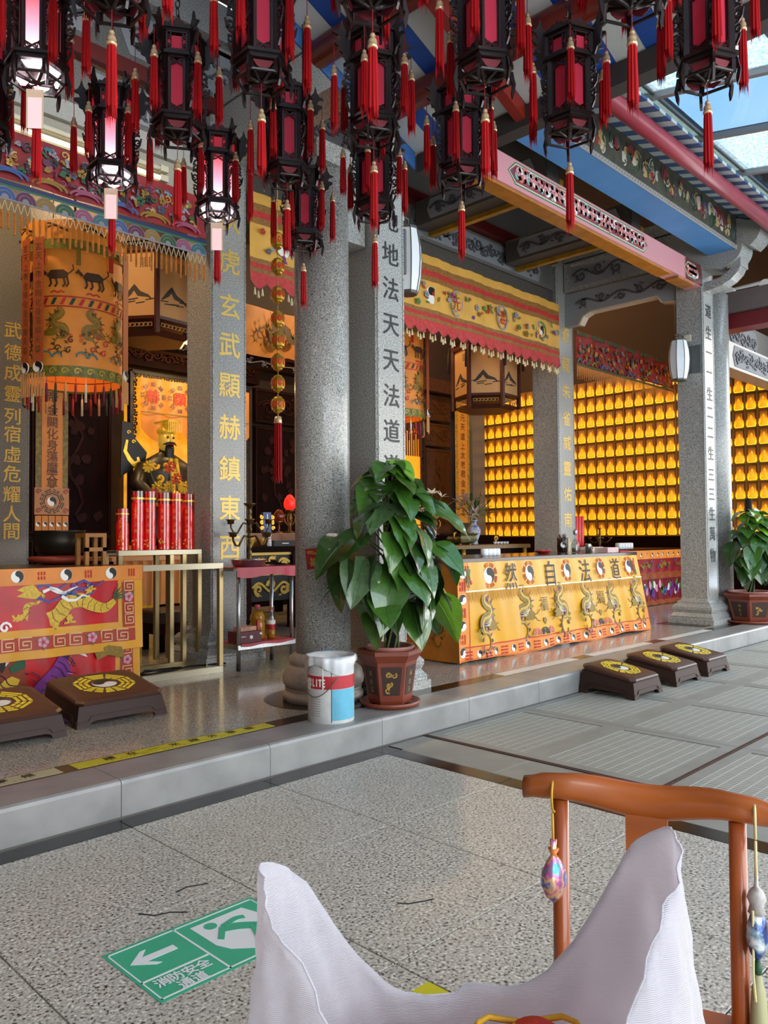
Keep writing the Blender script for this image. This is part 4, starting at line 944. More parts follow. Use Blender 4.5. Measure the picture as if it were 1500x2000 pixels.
for i, z in enumerate((.9, .82, .74, .66)): flower(f2(X1-.105, z, .033), .036, cl2) if i == 1 else fretkey(f2(X1-.105, z, .033), .075, cl2)
for i, z in enumerate((.44, .36, .28, .2)): flower(f2(X1-.11, z, .008, 1), .034, cl2) if i == 1 else fretkey(f2(X1-.11, z, .008, 1), .075, cl2)
dragon(frame(s2(2.02, .75, .026, 2), (0, 0, -1), (1, 0, 0)), .01, 0, cl2, DR) if 0 else None
# the running golden dragon of the upper cloth
def hdragon(x, z, s, par):
    fr = f2(x, z, .028)
    pts = [(.42, .03), (.33, -.03), (.22, .0), (.12, .05), (.0, .03), (-.08, -.06), (-.2, -.1), (-.3, -.06), (-.33, .02), (-.25, .05), (-.2, .1), (-.27, .15)]
    sp = smooth(pts, 4); n_ = len(sp); wf = [s*(.012+.05*math.sin(PI*min(1, (i+1)/(n_*.8)))**.7) for i in range(n_)]; q = MB(); ribbon(q, fr, [(a*s, b*s) for a, b in sp], wf, .001, .005); root = obj('golden_dragon', q, mat('dragon_gold', '#d8b020', .45, noise=.3, nscale=60), par)
    q = MB()
    for i in range(3, n_-2, 2):
        a, b = sp[i-1], sp[i+1]; dx, dy = b[0]-a[0], b[1]-a[1]; l = math.hypot(dx, dy) or 1; nx, ny = -dy/l, dx/l; x, y = sp[i][0]*s, sp[i][1]*s; w_ = wf[i]*.9
        ribbon(q, fr, [(x+nx*w_, y+ny*w_), (x+dx/l*.012, y+dy/l*.012), (x-nx*w_, y-ny*w_)], .0022, .005, .0056)
    obj('scale_lines', q, mat('dark_thread_brown', '#5a3c10', .6), root, kind='stuff')
    q = MB(); q.prism([(s*a, s*b) for a, b in ((-.22, .12), (-.28, .2), (-.36, .19), (-.42, .16), (-.36, .14), (-.42, .11), (-.33, .09), (-.26, .08))], fr, .004, .008); obj('head', q, MATS['dragon_gold'], root)
    q = MB()
    for k in range(5): a = .2+.25*k; q.prism([(.4*s, .03*s), (.4*s+math.cos(a)*.16*s, .03*s+math.sin(a)*.16*s), (.4*s+math.cos(a+.15)*.08*s, .03*s+math.sin(a+.15)*.08*s)], fr, .001, .004)
    obj('tail_fan', q, mat('dark_green_thread', '#1f5a3a', .5), root)
    for mm, sd in ((BLTH, 1), (mat('blue_violet_thread', '#4a3a8c', .5), 2), (WHITE, 3)):
        r_ = random.Random(sd); q = MB()
        for k in range(3): x0_, y0_ = r_.uniform(-.3, .1)*s, r_.uniform(.06, .2)*s; ribbon(q, fr, [(x0_+.06*s*j, y0_+.025*s*math.sin(j*1.8+k)) for j in range(5)], [.014*s, .012*s, .01*s, .008*s, .003*s], .001, .004+.001*sd)
        obj('mane', q, mm, root)
    q = MB()
    for cx, cy in ((.2, .14), (-.42, -.08), (.02, -.13), (-.1, -.18)):
        ribbon(q, fr, [(cx*s*.8, cy*s*.5), (cx*s, cy*s)], .02*s, .001, .004)
        for k in range(4): a = k*1.1; ribbon(q, fr, [(cx*s, cy*s), (cx*s+.05*s*math.cos(a), cy*s+.05*s*math.sin(a))], .008*s, .001, .005)
    obj('claws', q, MATS['dragon_gold'], root)
hdragon(2.40, .775, .82, cl2); hdragon(1.4, .775, .82, cl2)
for x in (1.86, 1.98):
    q = MB(); ribbon(q, f2(x, .665, .03), spiral(0, 0, .04, 0, 1.2, 12), .008, 0, .003); obj('cloud_curl', q, WHITE, cl2)
# two robed figures of the lower cloth, flat embroidery
def folds(x, z, mm, seed, n=6):
    rr = random.Random(seed); fr = f2(x, z, .006, 1); q = MB()
    for k in range(n): a, b = rr.uniform(-.22, .1), rr.uniform(-.1, .08); ribbon(q, fr, smooth([(a, b), (a+.05, b-.03), (a+.08, b-.08), (a+.15, b-.1)], 3), .003, .005, .008)
    obj('fold_lines', q, mm, cl2, kind='stuff')
def efig(x, z, s, parts):
    fr = f2(x, z, .006, 1)
    for nm, mm, P, h in parts: q = MB(); q.prism([(a*s, b*s) for a, b in P], fr, 0, h); obj(nm, q, mm, cl2)
SKIN = mat('ivory_thread', '#d9cfd0', .5); RUSTR = mat('rust_robe', '#8a3a1c', .5, noise=.3, nscale=12); DGRN = mat('bottle_green', '#1f5036', .5)
efig(2.03, .34, 1, (('robe', RUSTR, [(-.24, -.02), (-.2, .1), (-.1, .16), (.02, .12), (.12, .02), (.14, -.08), (.02, -.12), (-.16, -.1)], .002), ('face', SKIN, circ(-.07, .13, .065, 12), .004), ('beard', BLACK, [(-.1, .1), (-.04, .1), (-.05, .05), (-.07, .03)], .006), ('hair', BLACK, [(-.14, .16), (-.12, .22), (-.06, .23), (-.0, .2), (-.02, .18), (-.1, .18)], .006), ('sleeve', DGRN, [(-.02, .06), (.1, .12), (.16, .1), (.1, .04), (.0, .02)], .006), ('trouser', mat('yellow_trouser', '#cfa82c', .5), [(-.1, -.04), (.0, .0), (.06, -.03), (.02, -.11), (-.1, -.1)], .005), ('foot', SKIN, [(-.02, -.12), (.04, -.1), (.07, -.16), (.0, -.17)], .005)))
efig(2.40, .34, 1, (('robe', PUR, [(-.32, -.15), (-.2, -.05), (-.1, .03), (-.02, .14), (.06, .14), (.14, .05), (.12, -.02), (0, -.06), (-.12, -.14)], .002), ('face', SKIN, circ(-.03, .17, .04, 10), .004), ('crown', mat('yellow_cap', '#d0a21c', .5), [(-.05, .2), (-.02, .24), (.04, .24), (.03, .2)], .005), ('sash', mat('orange_roundel', '#d06a24', .5), circ(.06, .06, .04, 10), .005), ('boat', DGRN, [(-.2, -.12), (.1, -.05), (.2, .0), (.15, -.06), (-.05, -.14)], .006), ('rock', MATS['yellow_trouser'], [(.12, -.03), (.3, -.0), (.33, -.04), (.2, -.09), (.1, -.08)], .005)))
folds(2.03, .36, BLACK, 3); folds(2.36, .37, mat('dark_plum', '#3c1048', .6), 5, 9); folds(2.45, .33, PKF, 8, 4)
efig(2.5, .46, 1, (('crane', WHITE, [(-.12, .0), (-.02, .06), (.1, .02), (.02, .0), (.05, -.05), (-.02, -.02)], .003), ('pine', OLIVE, [(.1, -.02), (.2, .02), (.3, .0), (.32, -.08), (.2, -.05), (.12, -.08)], .003)))
efig(1.75, .47, 1, (('scroll_cloud', SKIN, [(-.3, .0), (-.1, .03), (.1, .02), (.3, .04), (.15, -.02), (-.1, -.02)], .003),))
# ================================================================ far red altar
t = thing('altar_table', 'far altar table under a red cloth below the votive lamps', 'table', (11.6, 6, S))
q = MB(); q.bbox(10.28, 12.95, 5.62, 6.75, 1.0, 1.03, .006); obj('table_top', q, REDWOOD, t)
for x in (10.4, 12.8):
    for y in (5.7, 6.6): q = MB(); q.box(x, x+.08, y, y+.08, S, 1.0); obj('leg', q, DKWOOD, t)
cl3 = thing('altar_cloth', 'red cloth with an orange valance on the far altar below the votive lamps', 'tablecloth', (11.6, 5.6, S))
def band3(nm, z0, z1, mm, off):
    q = MB(); q.s = True; q.grid(lambda u, v: V((10.27+2.66*u, 5.60-off+.01*math.sin(u*60)*(1-v), z0+(z1-z0)*v)), 90, 3); return obj(nm, q, mm, cl3)
band3('lower_cloth', .2, .62, mat('deep_red_cloth', '#7e1220', .5, noise=.4, nscale=14), 0); band3('hem', .175, .25, mat('copper_hem', '#9a4a20', .5, noise=.4, nscale=40), .006); band3('upper_cloth', .66, .93, mat('crimson_cloth', '#8f1420', .5, noise=.3, nscale=9), .01); band3('middle_band', .57, .68, MATS['copper_hem'], .014); band3('valance', .88, 1.01, ORB, .02)
rr = random.Random(5)
for k in range(14): q = MB(); yinyang(q, fY(10.4+.18*k, 5.578, .945), .03, .001); obj('yin_yang', q, [WHITE, BLACK], cl3)
for k, x in enumerate((10.75, 11.3, 11.9, 12.5)): hf = fY(x, 5.588, .78); q = MB(); ribbon(q, hf, [(-.2, .02), (-.1, -.03), (0, .03), (.1, -.02), (.2, .04)], [.01, .03, .035, .03, .01], 0, .003); obj('dragon', q, OLIVE, cl3); q = MB(); [ribbon(q, hf, spiral(rr.uniform(-.2, .2), rr.uniform(-.05, .08), .04, 1, 1, 8), .008, 0, .003) for _ in range(4)]; obj('curl', q, BLTH, cl3)
for k, mm in enumerate((SKIN, BLTH, GRTH, RUSTR, PUR, PKF)):
    q = MB()
    for j in range(9): x = 10.4+2.4*rr.random(); q.prism([(rr.uniform(.02, .06)*math.cos(a), rr.uniform(.04, .1)*math.sin(a)) for a in [2*PI*i/7 for i in range(7)]], fY(x, 5.597, rr.uniform(.33, .5)), 0, .002+.001*k)
    obj('figure_embroidery', q, mm, cl3, kind='stuff')
jar_pack(10.95, 5.85, 1.031, 5, .85, 'pack of white rolls on the far red altar')
CANR = mat('red_candle', '#b01018', .3, noise=.3, nscale=20, emit=.25, ecol='#c01018', coat=.4)
for k in range(4):
    t = thing('glass_candle', ORD[k]+' thin red glass candle from the column on the far red altar', 'candle', (10.75+.085*k, 6.5, 1.031), group='thin candles on the far altar')
    q = MB(); q.s = True; q.lathe([(.034, 0), (.036, .01), (.036, .5), (.03, .51), (.03, .4), (.001, .4)], (10.75+.085*k, 6.5, 1.031), 14); obj('candle_glass', q, CANR, t)
# ================================================================ kneeling stools
STB = mat('stool_plastic', '#33211b', .55, noise=.12, nscale=10, spec=.3); CUS = mat('cushion_leather', '#43261a', .38, noise=.15, nscale=6); EMY = mat('emblem_yellow', '#d9c22a', .5); EMW = mat('emblem_white', '#d8d6d0', .5); EMB = mat('emblem_black', '#1c1512', .5)
def stool(cx, cy, rz_, z, label, lx=.48, ly=.36):
    t = thing('kneeling_stool', label, 'stool', (cx, cy, z), rz_, 'kneeling stools with yellow bagua emblems')
    hx_, hy = lx/2, ly/2
    q = MB()
    def rect(a, b, r): return [(-a+r, -b), (a-r, -b), (a, -b+r), (a, b-r), (a-r, b), (-a+r, b), (-a, b-r), (-a, -b+r)]
    hy_ = hy; q.loft([rect(hx_-.035, hy-.035, .02), rect(hx_-.035, hy-.035, .02)], [.12, .185])
    # four splayed side panels, each cut away between its two feet
    for fr, L, W_ in ((frame((0, -hy_, 0), (1, 0, 0), (0, .13, 1)), hx_, hy_), (frame((0, hy_, 0), (-1, 0, 0), (0, -.13, 1)), hx_, hy_), (frame((-hx_, 0, 0), (0, -1, 0), (.13, 0, 1)), hy_, hx_), (frame((hx_, 0, 0), (0, 1, 0), (-.13, 0, 1)), hy_, hx_)):
        f = .26*L*2*.75; H_ = .187
        q.prism([(-L, 0), (-L+f*.72, 0), (-L+f*.78, .035), (-L+f*1.0, .05), (L-f*1.0, .05), (L-f*.78, .035), (L-f*.72, 0), (L, 0), (L-.024, H_), (-L+.024, H_)], fr, -.02, .0)
    # raised moulding following the feet
    for fr, L in ((frame((0, -hy_-.001, 0), (1, 0, 0), (0, .13, 1)), hx_), (frame((0, hy_+.001, 0), (-1, 0, 0), (0, -.13, 1)), hx_), (frame((-hx_-.001, 0, 0), (0, -1, 0), (.13, 0, 1)), hy_), (frame((hx_+.001, 0, 0), (0, 1, 0), (-.13, 0, 1)), hy_)):
        f = .26*L*2*.75
        ribbon(q, fr, [(-L+.01, .05), (-L+f*.6, .05), (-L+f*.72, .06), (-L+f*.8, .085), (-L+f*.95, .095), (L-f*.95, .095), (L-f*.8, .085), (L-f*.72, .06), (L-f*.6, .05), (L-.01, .05)], .005, -.004, .005)
    obj('base', q, STB, t, world=False)
    q = MB(); q.s = False
    q.loft([rect(hx_-.03, hy-.03, .03), rect(hx_-.015, hy-.015, .035), rect(hx_-.012, hy-.012, .035), rect(hx_-.02, hy-.02, .04), rect(hx_-.05, hy-.05, .05), rect(hx_*.55, hy*.55, .05)], [.186, .192, .212, .226, .233, .237]); obj('cushion', q, CUS, t, world=False)
    fr = fZ(0, 0, .2372); ex, ey = lx*.31, ly*.31
    q = MB(); q.prism([(x*ex*1.06, y*ey*1.06) for x, y in circ(0, 0, 1, 8, PI/8, PI/8+2*PI)], fr, 0, .0006); bd = obj('emblem', q, CUS, t, world=False)
    q = MB(); yinyang(q, frame((0, 0, .238), (1, 0, 0), (0, 1, 0)), ey*.42, .0012, rot=PI/2-.5, sx=ex/ey); obj('yin_yang', q, [EMW, EMB], bd, world=False)
    for k in range(8):
        a = PI/4*k; q = MB()
        for j, r in enumerate((.60, .77, .94)):
            w_ = .414*r*.84
            segs = ((-w_, w_),) if TRI[k][j] else ((-w_, -w_*.12), (w_*.12, w_))
            for x0, x1 in segs:
                P = [(x0, r-.055), (x1, r-.055), (x1*1.05, r+.055), (x0*1.05, r+.055)]
                q.prism([((x*math.cos(a)-y*math.sin(a))*ex, (x*math.sin(a)+y*math.cos(a))*ey) for x, y in P], fr, .0006, .002)
        obj('trigram', q, EMY, bd, world=False)
    def wedge(o):      # the seat slopes down towards the kneeler
        for ch in o.children:
            for v in ch.data.vertices: v.co.z *= .63+.37*(v.co.y+hy)/(2*hy)
            wedge(ch)
    wedge(t)
    return t
stool(5.85, 3.125, 0, 0, 'brown kneeling stool nearest the camera of three against the step', .47, .48)
stool(6.575, 3.125, 0, 0, 'middle brown kneeling stool of three against the step', .48, .48)
stool(7.21, 3.125, 0, 0, 'farthest brown kneeling stool of three against the step', .48, .48)
stool(2.29, 4.68, .0, S, 'brown kneeling stool before the red figure cloth, whole in view', .575, .5)
stool(1.62, 4.58, .0, S, 'brown kneeling stool cut by the frame before the red figure cloth', .575, .5)
# ================================================================ potted climbing plants
TERRA = mat('terracotta_glaze', '#7c3a26', .4, noise=.15, nscale=8); DKP = mat('dark_pot_panel', '#3a211b', .5, noise=.2, nscale=20); SOIL = mat('potting_soil', '#2b2018', .95, noise=.5, nscale=40); POLE = mat('black_moss_pole', '#16130f', .9, noise=.5, nscale=60, bump=1, bscale=80)
LEAFD = mat('leaf_deep_green', '#2e4d1c', .3, noise=.28, nscale=14, coat=.8); LEAFM = mat('leaf_mid_green', '#3f6a22', .3, noise=.25, nscale=14, coat=.8); LEAFL = mat('leaf_bright_green', '#6fa026', .4, noise=.15, nscale=12, coat=.25); LEAFS = mat('leaf_silver_green', '#56744a', .26, noise=.3, nscale=12, coat=.5); STEM = mat('plant_stem', '#5d6b2e', .55)
def leaf_mesh(v):
    q = MB(); q.s = True; rr = random.Random(v); nu, nv = 10, 6
    fold = rr.uniform(.12, .3); droop = rr.uniform(.12, .4); wav = rr.uniform(.01, .03)
    def fn(u, w_):
        y = u; s = (w_-.5)*2
        hw = .45*(max(0, math.sin(PI*(u**.62)))**.85)*(1-.12*u)
        base = -.10*abs(s)**1.5*(1-u)**3
        return V((s*hw, y+base, -abs(s)*fold*hw*-1-droop*u*u+wav*math.sin(u*14+s*2)*abs(s)))
    q.grid(lambda a, b: fn(b, a), nv, nu)
    # raised midrib
    q.tube([fn(k/8, .5)+V((0, 0, .004)) for k in range(9)], [.012*(1-.1*k) for k in range(9)], 5)
    return q.mesh('leaf')
LEAVES = [leaf_mesh(v) for v in range(4)]
LM_ = {}
def plant(cx, cy, z0, label, n, htop, rad, seed, potr, poth, square, polelen, fc=None, extra=()):
    rr = random.Random(seed)
    t = thing('potted_plant', label, 'plant', (cx, cy, z0))
    # saucer, tapering pot with framed panels, rim, soil
    q = MB(); q.s = True; q.lathe([(potr*.62, 0), (potr*.86, .004), (potr*.92, .035), (potr*.88, .035), (potr*.8, .012)], (cx, cy, z0), 28); obj('saucer', q, TERRA, t)
    ns = 6 if not square else 8
    def pp(r): return [(cx+r*math.cos(2*PI*(k+.5)/ns-.2), cy+r*math.sin(2*PI*(k+.5)/ns-.2)) for k in range(ns)]
    q = MB(); q.loft([pp(potr*.62), pp(potr*.66), pp(potr*.83), pp(potr*.98), pp(potr*.98), pp(potr*.8), pp(potr*.74)], [z0+.02, z0+.045, z0+poth*.8, z0+poth*.93, z0+poth, z0+poth, z0+poth*.85]); pot = obj('pot', q, TERRA, t)
    for k in range(ns):
        a0, a1 = 2*PI*(k+.5)/ns-.2, 2*PI*(k+1.5)/ns-.2
        A = V((cx+potr*.665*math.cos(a0), cy+potr*.665*math.sin(a0), z0+.06)); B = V((cx+potr*.665*math.cos(a1), cy+potr*.665*math.sin(a1), z0+.06))
        Cc = V((cx+potr*.82*math.cos(a0), cy+potr*.82*math.sin(a0), z0+poth*.77)); D = V((cx+potr*.82*math.cos(a1), cy+potr*.82*math.sin(a1), z0+poth*.77))
        mid = (A+B)/2; top = (Cc+D)/2; u = (B-A); fr = frame(mid, u, top-mid); wl, wt, h = u.length, (D-Cc).length, (top-mid).length
        q = MB(); q.prism([(-wl*.36, .02), (wl*.36, .02), (wt*.38, h-.015), (-wt*.38, h-.015)], fr, 0, .003); pn = obj('pot_panel', q, DKP, pot)
        q = MB()
        if k % 2:
            for j in range(6): ribbon(q, fr, spiral(rr.uniform(-.2, .2)*wl, h*rr.uniform(.25, .7), h*.09, rr.random()*6, rr.choice((-1, 1)), 8), [h*.022*(1-.07*i) for i in range(9)], .003, .005)
        else:
            for j, c_ in enumerate('福金玉'): put_glyph(q, '福金玉'[j] if False else ('福', '金', '玉')[j], fr, h*.17, .0045, 0, h*(.72-.24*j))
        obj('gilt_motif', q, GOLDP, pn)
    q = MB(); q.s = True; q.lathe([(potr*.60, poth*.9), (potr*.70, poth*1.0), (potr*.76, poth*1.04), (potr*.74, poth*1.07), (potr*.66, poth*1.06), (potr*.6, poth*.95)], (cx, cy, z0), 28, cap=False); obj('inner_pot_rim', q, mat('pink_clay', '#a06a60', .5), t)
    q = MB(); q.s = True; q.lathe([(.001, poth*.98), (potr*.66, poth*.97), (potr*.62, poth*.8)], (cx, cy, z0), 20); obj('soil', q, SOIL, t)
    q = MB(); q.lathe([(.036, poth*.9), (.038, polelen), (.001, polelen+.002)], (cx+.02, cy, z0), 10); obj('moss_pole', q, POLE, t)
    q = MB()
    for k in range(6): a = k*1.05; q.tube([(cx+.02+.045*math.cos(a+j*.5), cy+.045*math.sin(a+j*.5), z0+poth*.95+j*.09) for j in range(int(htop*.75/.09))], .007, 5)
    obj('climbing_stems', q, STEM, t, kind='stuff')
    spots = []
    for i in range(n):
        f = (i+.5)/n; a = i*2.39996+rr.uniform(-.3, .3)
        h = poth+.2+(htop-poth-.2)*f
        pf = ((0, .62), (.2, .95), (.42, 1.0), (.62, .72), (.8, .5), (1, .22)); w_ = rad*next(a1+(b1-a1)*(f-a0)/(b0-a0) for (a0, a1), (b0, b1) in zip(pf, pf[1:]) if f <= b0)
        spots.append((a, h, w_*rr.uniform(.7, 1.08), rr.uniform(.19, .28)*(1.12-.35*f)))
    spots += [tuple(e) for e in extra]
    for i, (a, h, w_, sz) in enumerate(spots):
        if math.sin(a) > -.1 and cy+w_*.62*math.sin(a)+sz*.8*max(0, math.sin(a)) > cy+.17: a = -a-.35
        base = V((cx+.03*math.cos(a), cy+.03*math.sin(a), z0+h-.02)); att = V((cx+w_*.62*math.cos(a), cy+w_*.62*math.sin(a), z0+h+.05+.05*rr.random()))
        q = MB(); md = (base+att)/2+V((0, 0, .05)); q.tube([base, md, att], [.006, .005, .004], 5); st = obj('petiole', q, STEM, t)
        mm = rr.choice((LEAFD, LEAFD, LEAFM, LEAFS, LEAFS, LEAFM)) if h < htop*.82 else rr.choice((LEAFM, LEAFL, LEAFM))
        if i == len(spots)-1 and extra: mm = LEAFL
        key = (rr.randrange(4), mm.name)
        if key not in LM_: me = LEAVES[key[0]].copy(); me.materials.append(mm); LM_[key] = me
        l = obj('leaf', LM_[key], None, t, att)
        pitch = rr.uniform(-.45, -1.3) if h < htop*.75 else rr.uniform(.1, -.7)
        l.rotation_euler = (MX.Rotation(a-PI/2+rr.uniform(-.35, .35), 4, 'Z') @ MX.Rotation(pitch, 4, 'X') @ MX.Rotation(rr.uniform(-.5, .5), 4, 'Y')).to_euler(); l.scale = (sz, sz*rr.uniform(.98, 1.2), sz)
    return t
for ch_ in '金玉': glyph(ch_)
plant(3.70, 3.60, S, 'tall climbing plant in a glazed octagonal pot beside the paint bucket', 72, 1.52, .5, 5, .215, .36, False, 1.52,
      extra=[(PI*1.0, 1.0, .6, .3), (PI*.99, .9, .58, .32), (PI*1.08, .84, .5, .3), (-.6, .95, .5, .3), (-.75, 1.18, .45, .28), (-.5, .72, .44, .28), (PI*1.2, .7, .42, .26), (-.55, .62, .5, .3)])
plant(10.12, 3.66, S, 'climbing plant in a panelled clay pot beyond the column with the wall lamp', 66, 1.32, .44, 8, .34, .36, False, 1.52)
t = thing('pink_ball', 'small shiny pink ball on the rim of the far clay pot', 'ball', (10.35, 3.5, .54)); q = MB(); q.s = True; q.lathe([(.035*math.sin(PI*k/8), -.035*math.cos(PI*k/8)) for k in range(9)], (10.37, 3.43, .575), 14); obj('ball', q, mat('pink_gloss', '#d98ac0', .2), t)
# ================================================================ paint bucket
t = thing('paint_bucket', 'used white paint bucket with a red band and plastic liner on the step edge', 'bucket', (3.165, 3.56, S))
BX, BY, br, bh = 3.165, 3.57, .138, .375
q = MB(); q.s = True; q.lathe([(br*.985, 0), (br, .006), (br, bh), (br*.97, bh), (br*.95, bh-.01), (br*.95, .02), (.001, .015)], (BX, BY, S), 40, cap=False); obj('body', q, mat('white_tin', '#c9cac8', .4, noise=.16, nscale=12), t)
def wrap(nm, a0, a1, z0, z1, mm, off=.0012, lab=None):
    q = MB(); q.s = True; q.grid(lambda u, v: V((BX+(br+off)*math.cos(a0+(a1-a0)*u), BY+(br+off)*math.sin(a0+(a1-a0)*u), S+z0+(z1-z0)*v)), 26, 1); return obj(nm, q, mm, t)
ac = math.radians(228)   # angle that faces the courtyard
wrap('red_band', ac-1.5, ac+1.5, .20, .275, mat('bucket_red', '#b92531', .45, noise=.15, nscale=15)); wrap('blue_panel', ac+.05, ac+1.35, .02, .198, mat('bucket_blue', '#5fb0cc', .45, noise=.15, nscale=15)); wrap('seam', ac+.02, ac+.05, .01, .3, mat('seam_grey', '#4a4846', .5), .002)
wrap('white_stripe', ac-.36, ac-.3, .2, .33, WHITE, .0016)
for i, ch_ in enumerate('KILITE'):
    a = ac-1.12+.165*i; fr = frame((BX+(br+.001)*math.cos(a), BY+(br+.001)*math.sin(a), S+.235), (-math.sin(a), math.cos(a), 0), (0, 0, 1)); q = MB(); put_glyph(q, ch_, fr, .062, .0015, sx=.55, bold=.0025); obj('letter', q, WHITE, t)
rr = random.Random(3); q = MB()
for k in range(16):
    a = ac-1.35+.35*rr.random(); z = .2+.05*rr.random(); fr = frame((BX+(br+.001)*math.cos(a), BY+(br+.001)*math.sin(a), S+z), (-math.sin(a), math.cos(a), 0), (0, 0, 1)); q.prism([(.012*rr.random()*math.cos(b), .02*rr.random()*math.sin(b)) for b in [2*PI*j/6 for j in range(6)]], fr, 0, .002)
obj('paint_splash', q, WHITE, t, kind='stuff')
q = MB()
for k in range(8): wz = .14-.014*k; a0_ = ac-1.0; [q.grid(lambda u, v, z=wz, a0_=a0_: V((BX+(br+.0014)*math.cos(a0_+.55*u), BY+(br+.0014)*math.sin(a0_+.55*u), S+z+.004*v)), 6, 1)]
obj('small_print', q, mat('print_grey', '#8f9698', .6), t, kind='stuff')
q = MB(); q.s = True
def liner(u, v):
    a = 2*PI*u; w_ = .006*math.sin(a*9)+.004*math.sin(a*17+1)
    if v < .5: r, z = br+.007+w_*.7+.006*math.sin(v*2*PI), bh-.065-.03*math.sin(a*3+1)+(.075+.03*math.sin(a*3+1))*v*2
    else: r, z = br+.008-(.03)*(v-.5)*2+w_*.5, bh+.012-(v-.5)*.14
    return V((BX+r*math.cos(a), BY+r*math.sin(a), S+z))
q.grid(liner, 72, 10, cu=True); obj('plastic_liner', q, mat('cloudy_plastic', '#d4d8da', .3, noise=.1, nscale=14, coat=.4), t)
q = MB(); q.s = True; q.grid(lambda u, v: liner(.12+.06*u, .5-.12*v)+V((0, 0, .004)), 6, 3); obj('blue_tape', q, mat('blue_tape', '#3a68b0', .4), t)
q = MB(); q.lathe([(.001, bh-.16), (br*.94, bh-.15)], (BX, BY, S), 20, cap=False); obj('contents', q, mat('crumpled_waste', '#b9b9b5', .8, noise=.4, nscale=30), t)
q = MB(); hp = []
for k in range(13): f = k/12; a = ac-1.25+f*1.5; hp.append((BX+(br+.02)*math.cos(a), BY+(br+.02)*math.sin(a), S+.17+.10*f*f-.05*math.sin(PI*f)+.03*(1-f)))
q.tube(hp, .0028, 6); obj('wire_handle', q, mat('wire', '#6a6258', .45, .6), t)
# ================================================================ steel side table
STEEL = mat('brushed_steel', '#b9bcbe', .25, .9, noise=.15, nscale=40); PINKC = mat('crimson_sheet', '#b3203c', .35, noise=.15, nscale=5)
t = thing('steel_table', 'steel side table with crimson sheets on its top and shelf', 'table', (4.08, 5.62, S))
TX0, TX1, TY0, TY1 = 3.76, 4.36, 5.37, 5.69
for x in (TX0+.02, TX1-.03):
    for y in (TY0+.02, TY1-.02):
        q = MB(); q.s = True; q.tube([(x, y, S+.05), (x, y, .99)], .017, 12); lg = obj('leg', q, STEEL, t); q = MB(); q.s = True; q.lathe([(.013, 0), (.018, .005), (.018, .05)], (x, y, S), 10); obj('foot', q, mat('black_rubber', '#161616', .6), lg)
q = MB(); q.bbox(TX0-.02, TX1+.03, TY0-.02, TY1, .975, 1.0, .004); obj('top', q, STEEL, t)
q = MB(); q.bbox(TX0, TX1, TY0, TY1, .335, .375, .004); obj('shelf', q, STEEL, t)
q = MB(); q.s = False; q.grid(lambda u, v: V((TX0-.025+(TX1-TX0+.08)*u, TY0-.026-.002*math.sin(u*30), 1.004-.075*v-.012*math.sin(u*9)*v)), 24, 3); q.box(TX0-.02, TX1+.05, TY0-.024, TY1, 1.0, 1.004); obj('crimson_cover', q, PINKC, t)
q = MB(); q.box(TX0+.03, TX1-.03, TY0-.004, TY1, .376, .381); q.grid(lambda u, v: V((TX0+.03+(TX1-TX0-.06)*u, TY0-.005, .381-.02*v-.006*math.sin(u*11))), 16, 2); obj('crimson_shelf_cover', q, PINKC, t)
t = thing('steel_tray', 'round stainless steel pan on the crimson covered table', 'pan', (3.98, 5.53, 1.005))
q = MB(); q.s = True; q.lathe([(.12, 0), (.13, .004), (.15, .055), (.156, .057), (.152, .061), (.142, .055), (.12, .008), (.001, .006)], (3.985, 5.535, 1.005), 36, cap=False); obj('pan', q, STEEL, t)
q = MB(); q.tube([(4.03, 5.52, 1.02), (4.10, 5.48, 1.08)], .006, 6); obj('ladle', q, GOLDM, t)
BRASS = mat('old_brass', '#6a5836', .35, .8, noise=.3, nscale=30)
t = thing('candelabrum', 'tarnished brass candelabrum with cupped arms standing in the steel pan', 'candlestick', (4.03, 5.58, 1.014))
CX_, CY_ = 4.03, 5.58
q = MB(); q.s = True; pr = [(.05, 0), (.05, .008), (.03, .02), (.012, .03)]
for k in range(9): pr += [(.012, .035+.05*k), (.021, .055+.05*k), (.012, .075+.05*k)]
pr += [(.018, .49), (.05, .52), (.055, .53), (.045, .525), (.03, .505)]
q.lathe(pr, (CX_, CY_, 1.012), 14); obj('stem', q, BRASS, t)
for z, r, n, ph in ((.24, .2, 4, .2), (.35, .16, 4, .95)):
    for k in range(n):
        a = ph+k*PI/2; q = MB(); q.s = True; c_, s_ = math.cos(a), math.sin(a)
        q.tube([(CX_+c_*d*r, CY_+s_*d*r, 1.012+z+e) for d, e in ((.05, .0), (.35, .01), (.5, -.03), (.65, -.075), (.85, -.07), (.98, -.03), (1.0, 0))], .008, 6); ar = obj('arm', q, BRASS, t)
        q = MB(); q.s = True; q.lathe([(.015, 0), (.028, .004), (.03, .03), (.045, .04), (.042, .042), (.026, .034), (.022, .008)], (CX_+c_*r, CY_+s_*r, 1.012+z), 14); obj('cup', q, BRASS, ar)
t = thing('wire_rack', 'flat wire rack of blackened cups at the far end of the steel table', 'rack', (4.3, 5.6, 1.005))
q = MB()
for k in range(6): q.tube([(4.225+.03*k, 5.45, 1.012), (4.225+.03*k, 5.75, 1.03)], .003, 5)
for k in range(2): q.tube([(4.215, 5.46+.27*k, 1.01), (4.385, 5.46+.27*k, 1.01)], .0035, 5)
obj('rack', q, mat('black_wire', '#221d1a', .5, .5), t)
for k in range(4): q = MB(); q.s = True; q.lathe([(.018, 0), (.03, .02), (.026, .02), (.015, .004)], (4.25+.035*k, 5.5+.06*k, 1.031), 10); obj('cup', q, mat('sooty_metal', '#2c2622', .4, .4), t)
OIL = mat('amber_oil', '#c58a1e', .12, trans=.35, noise=.1, nscale=6)
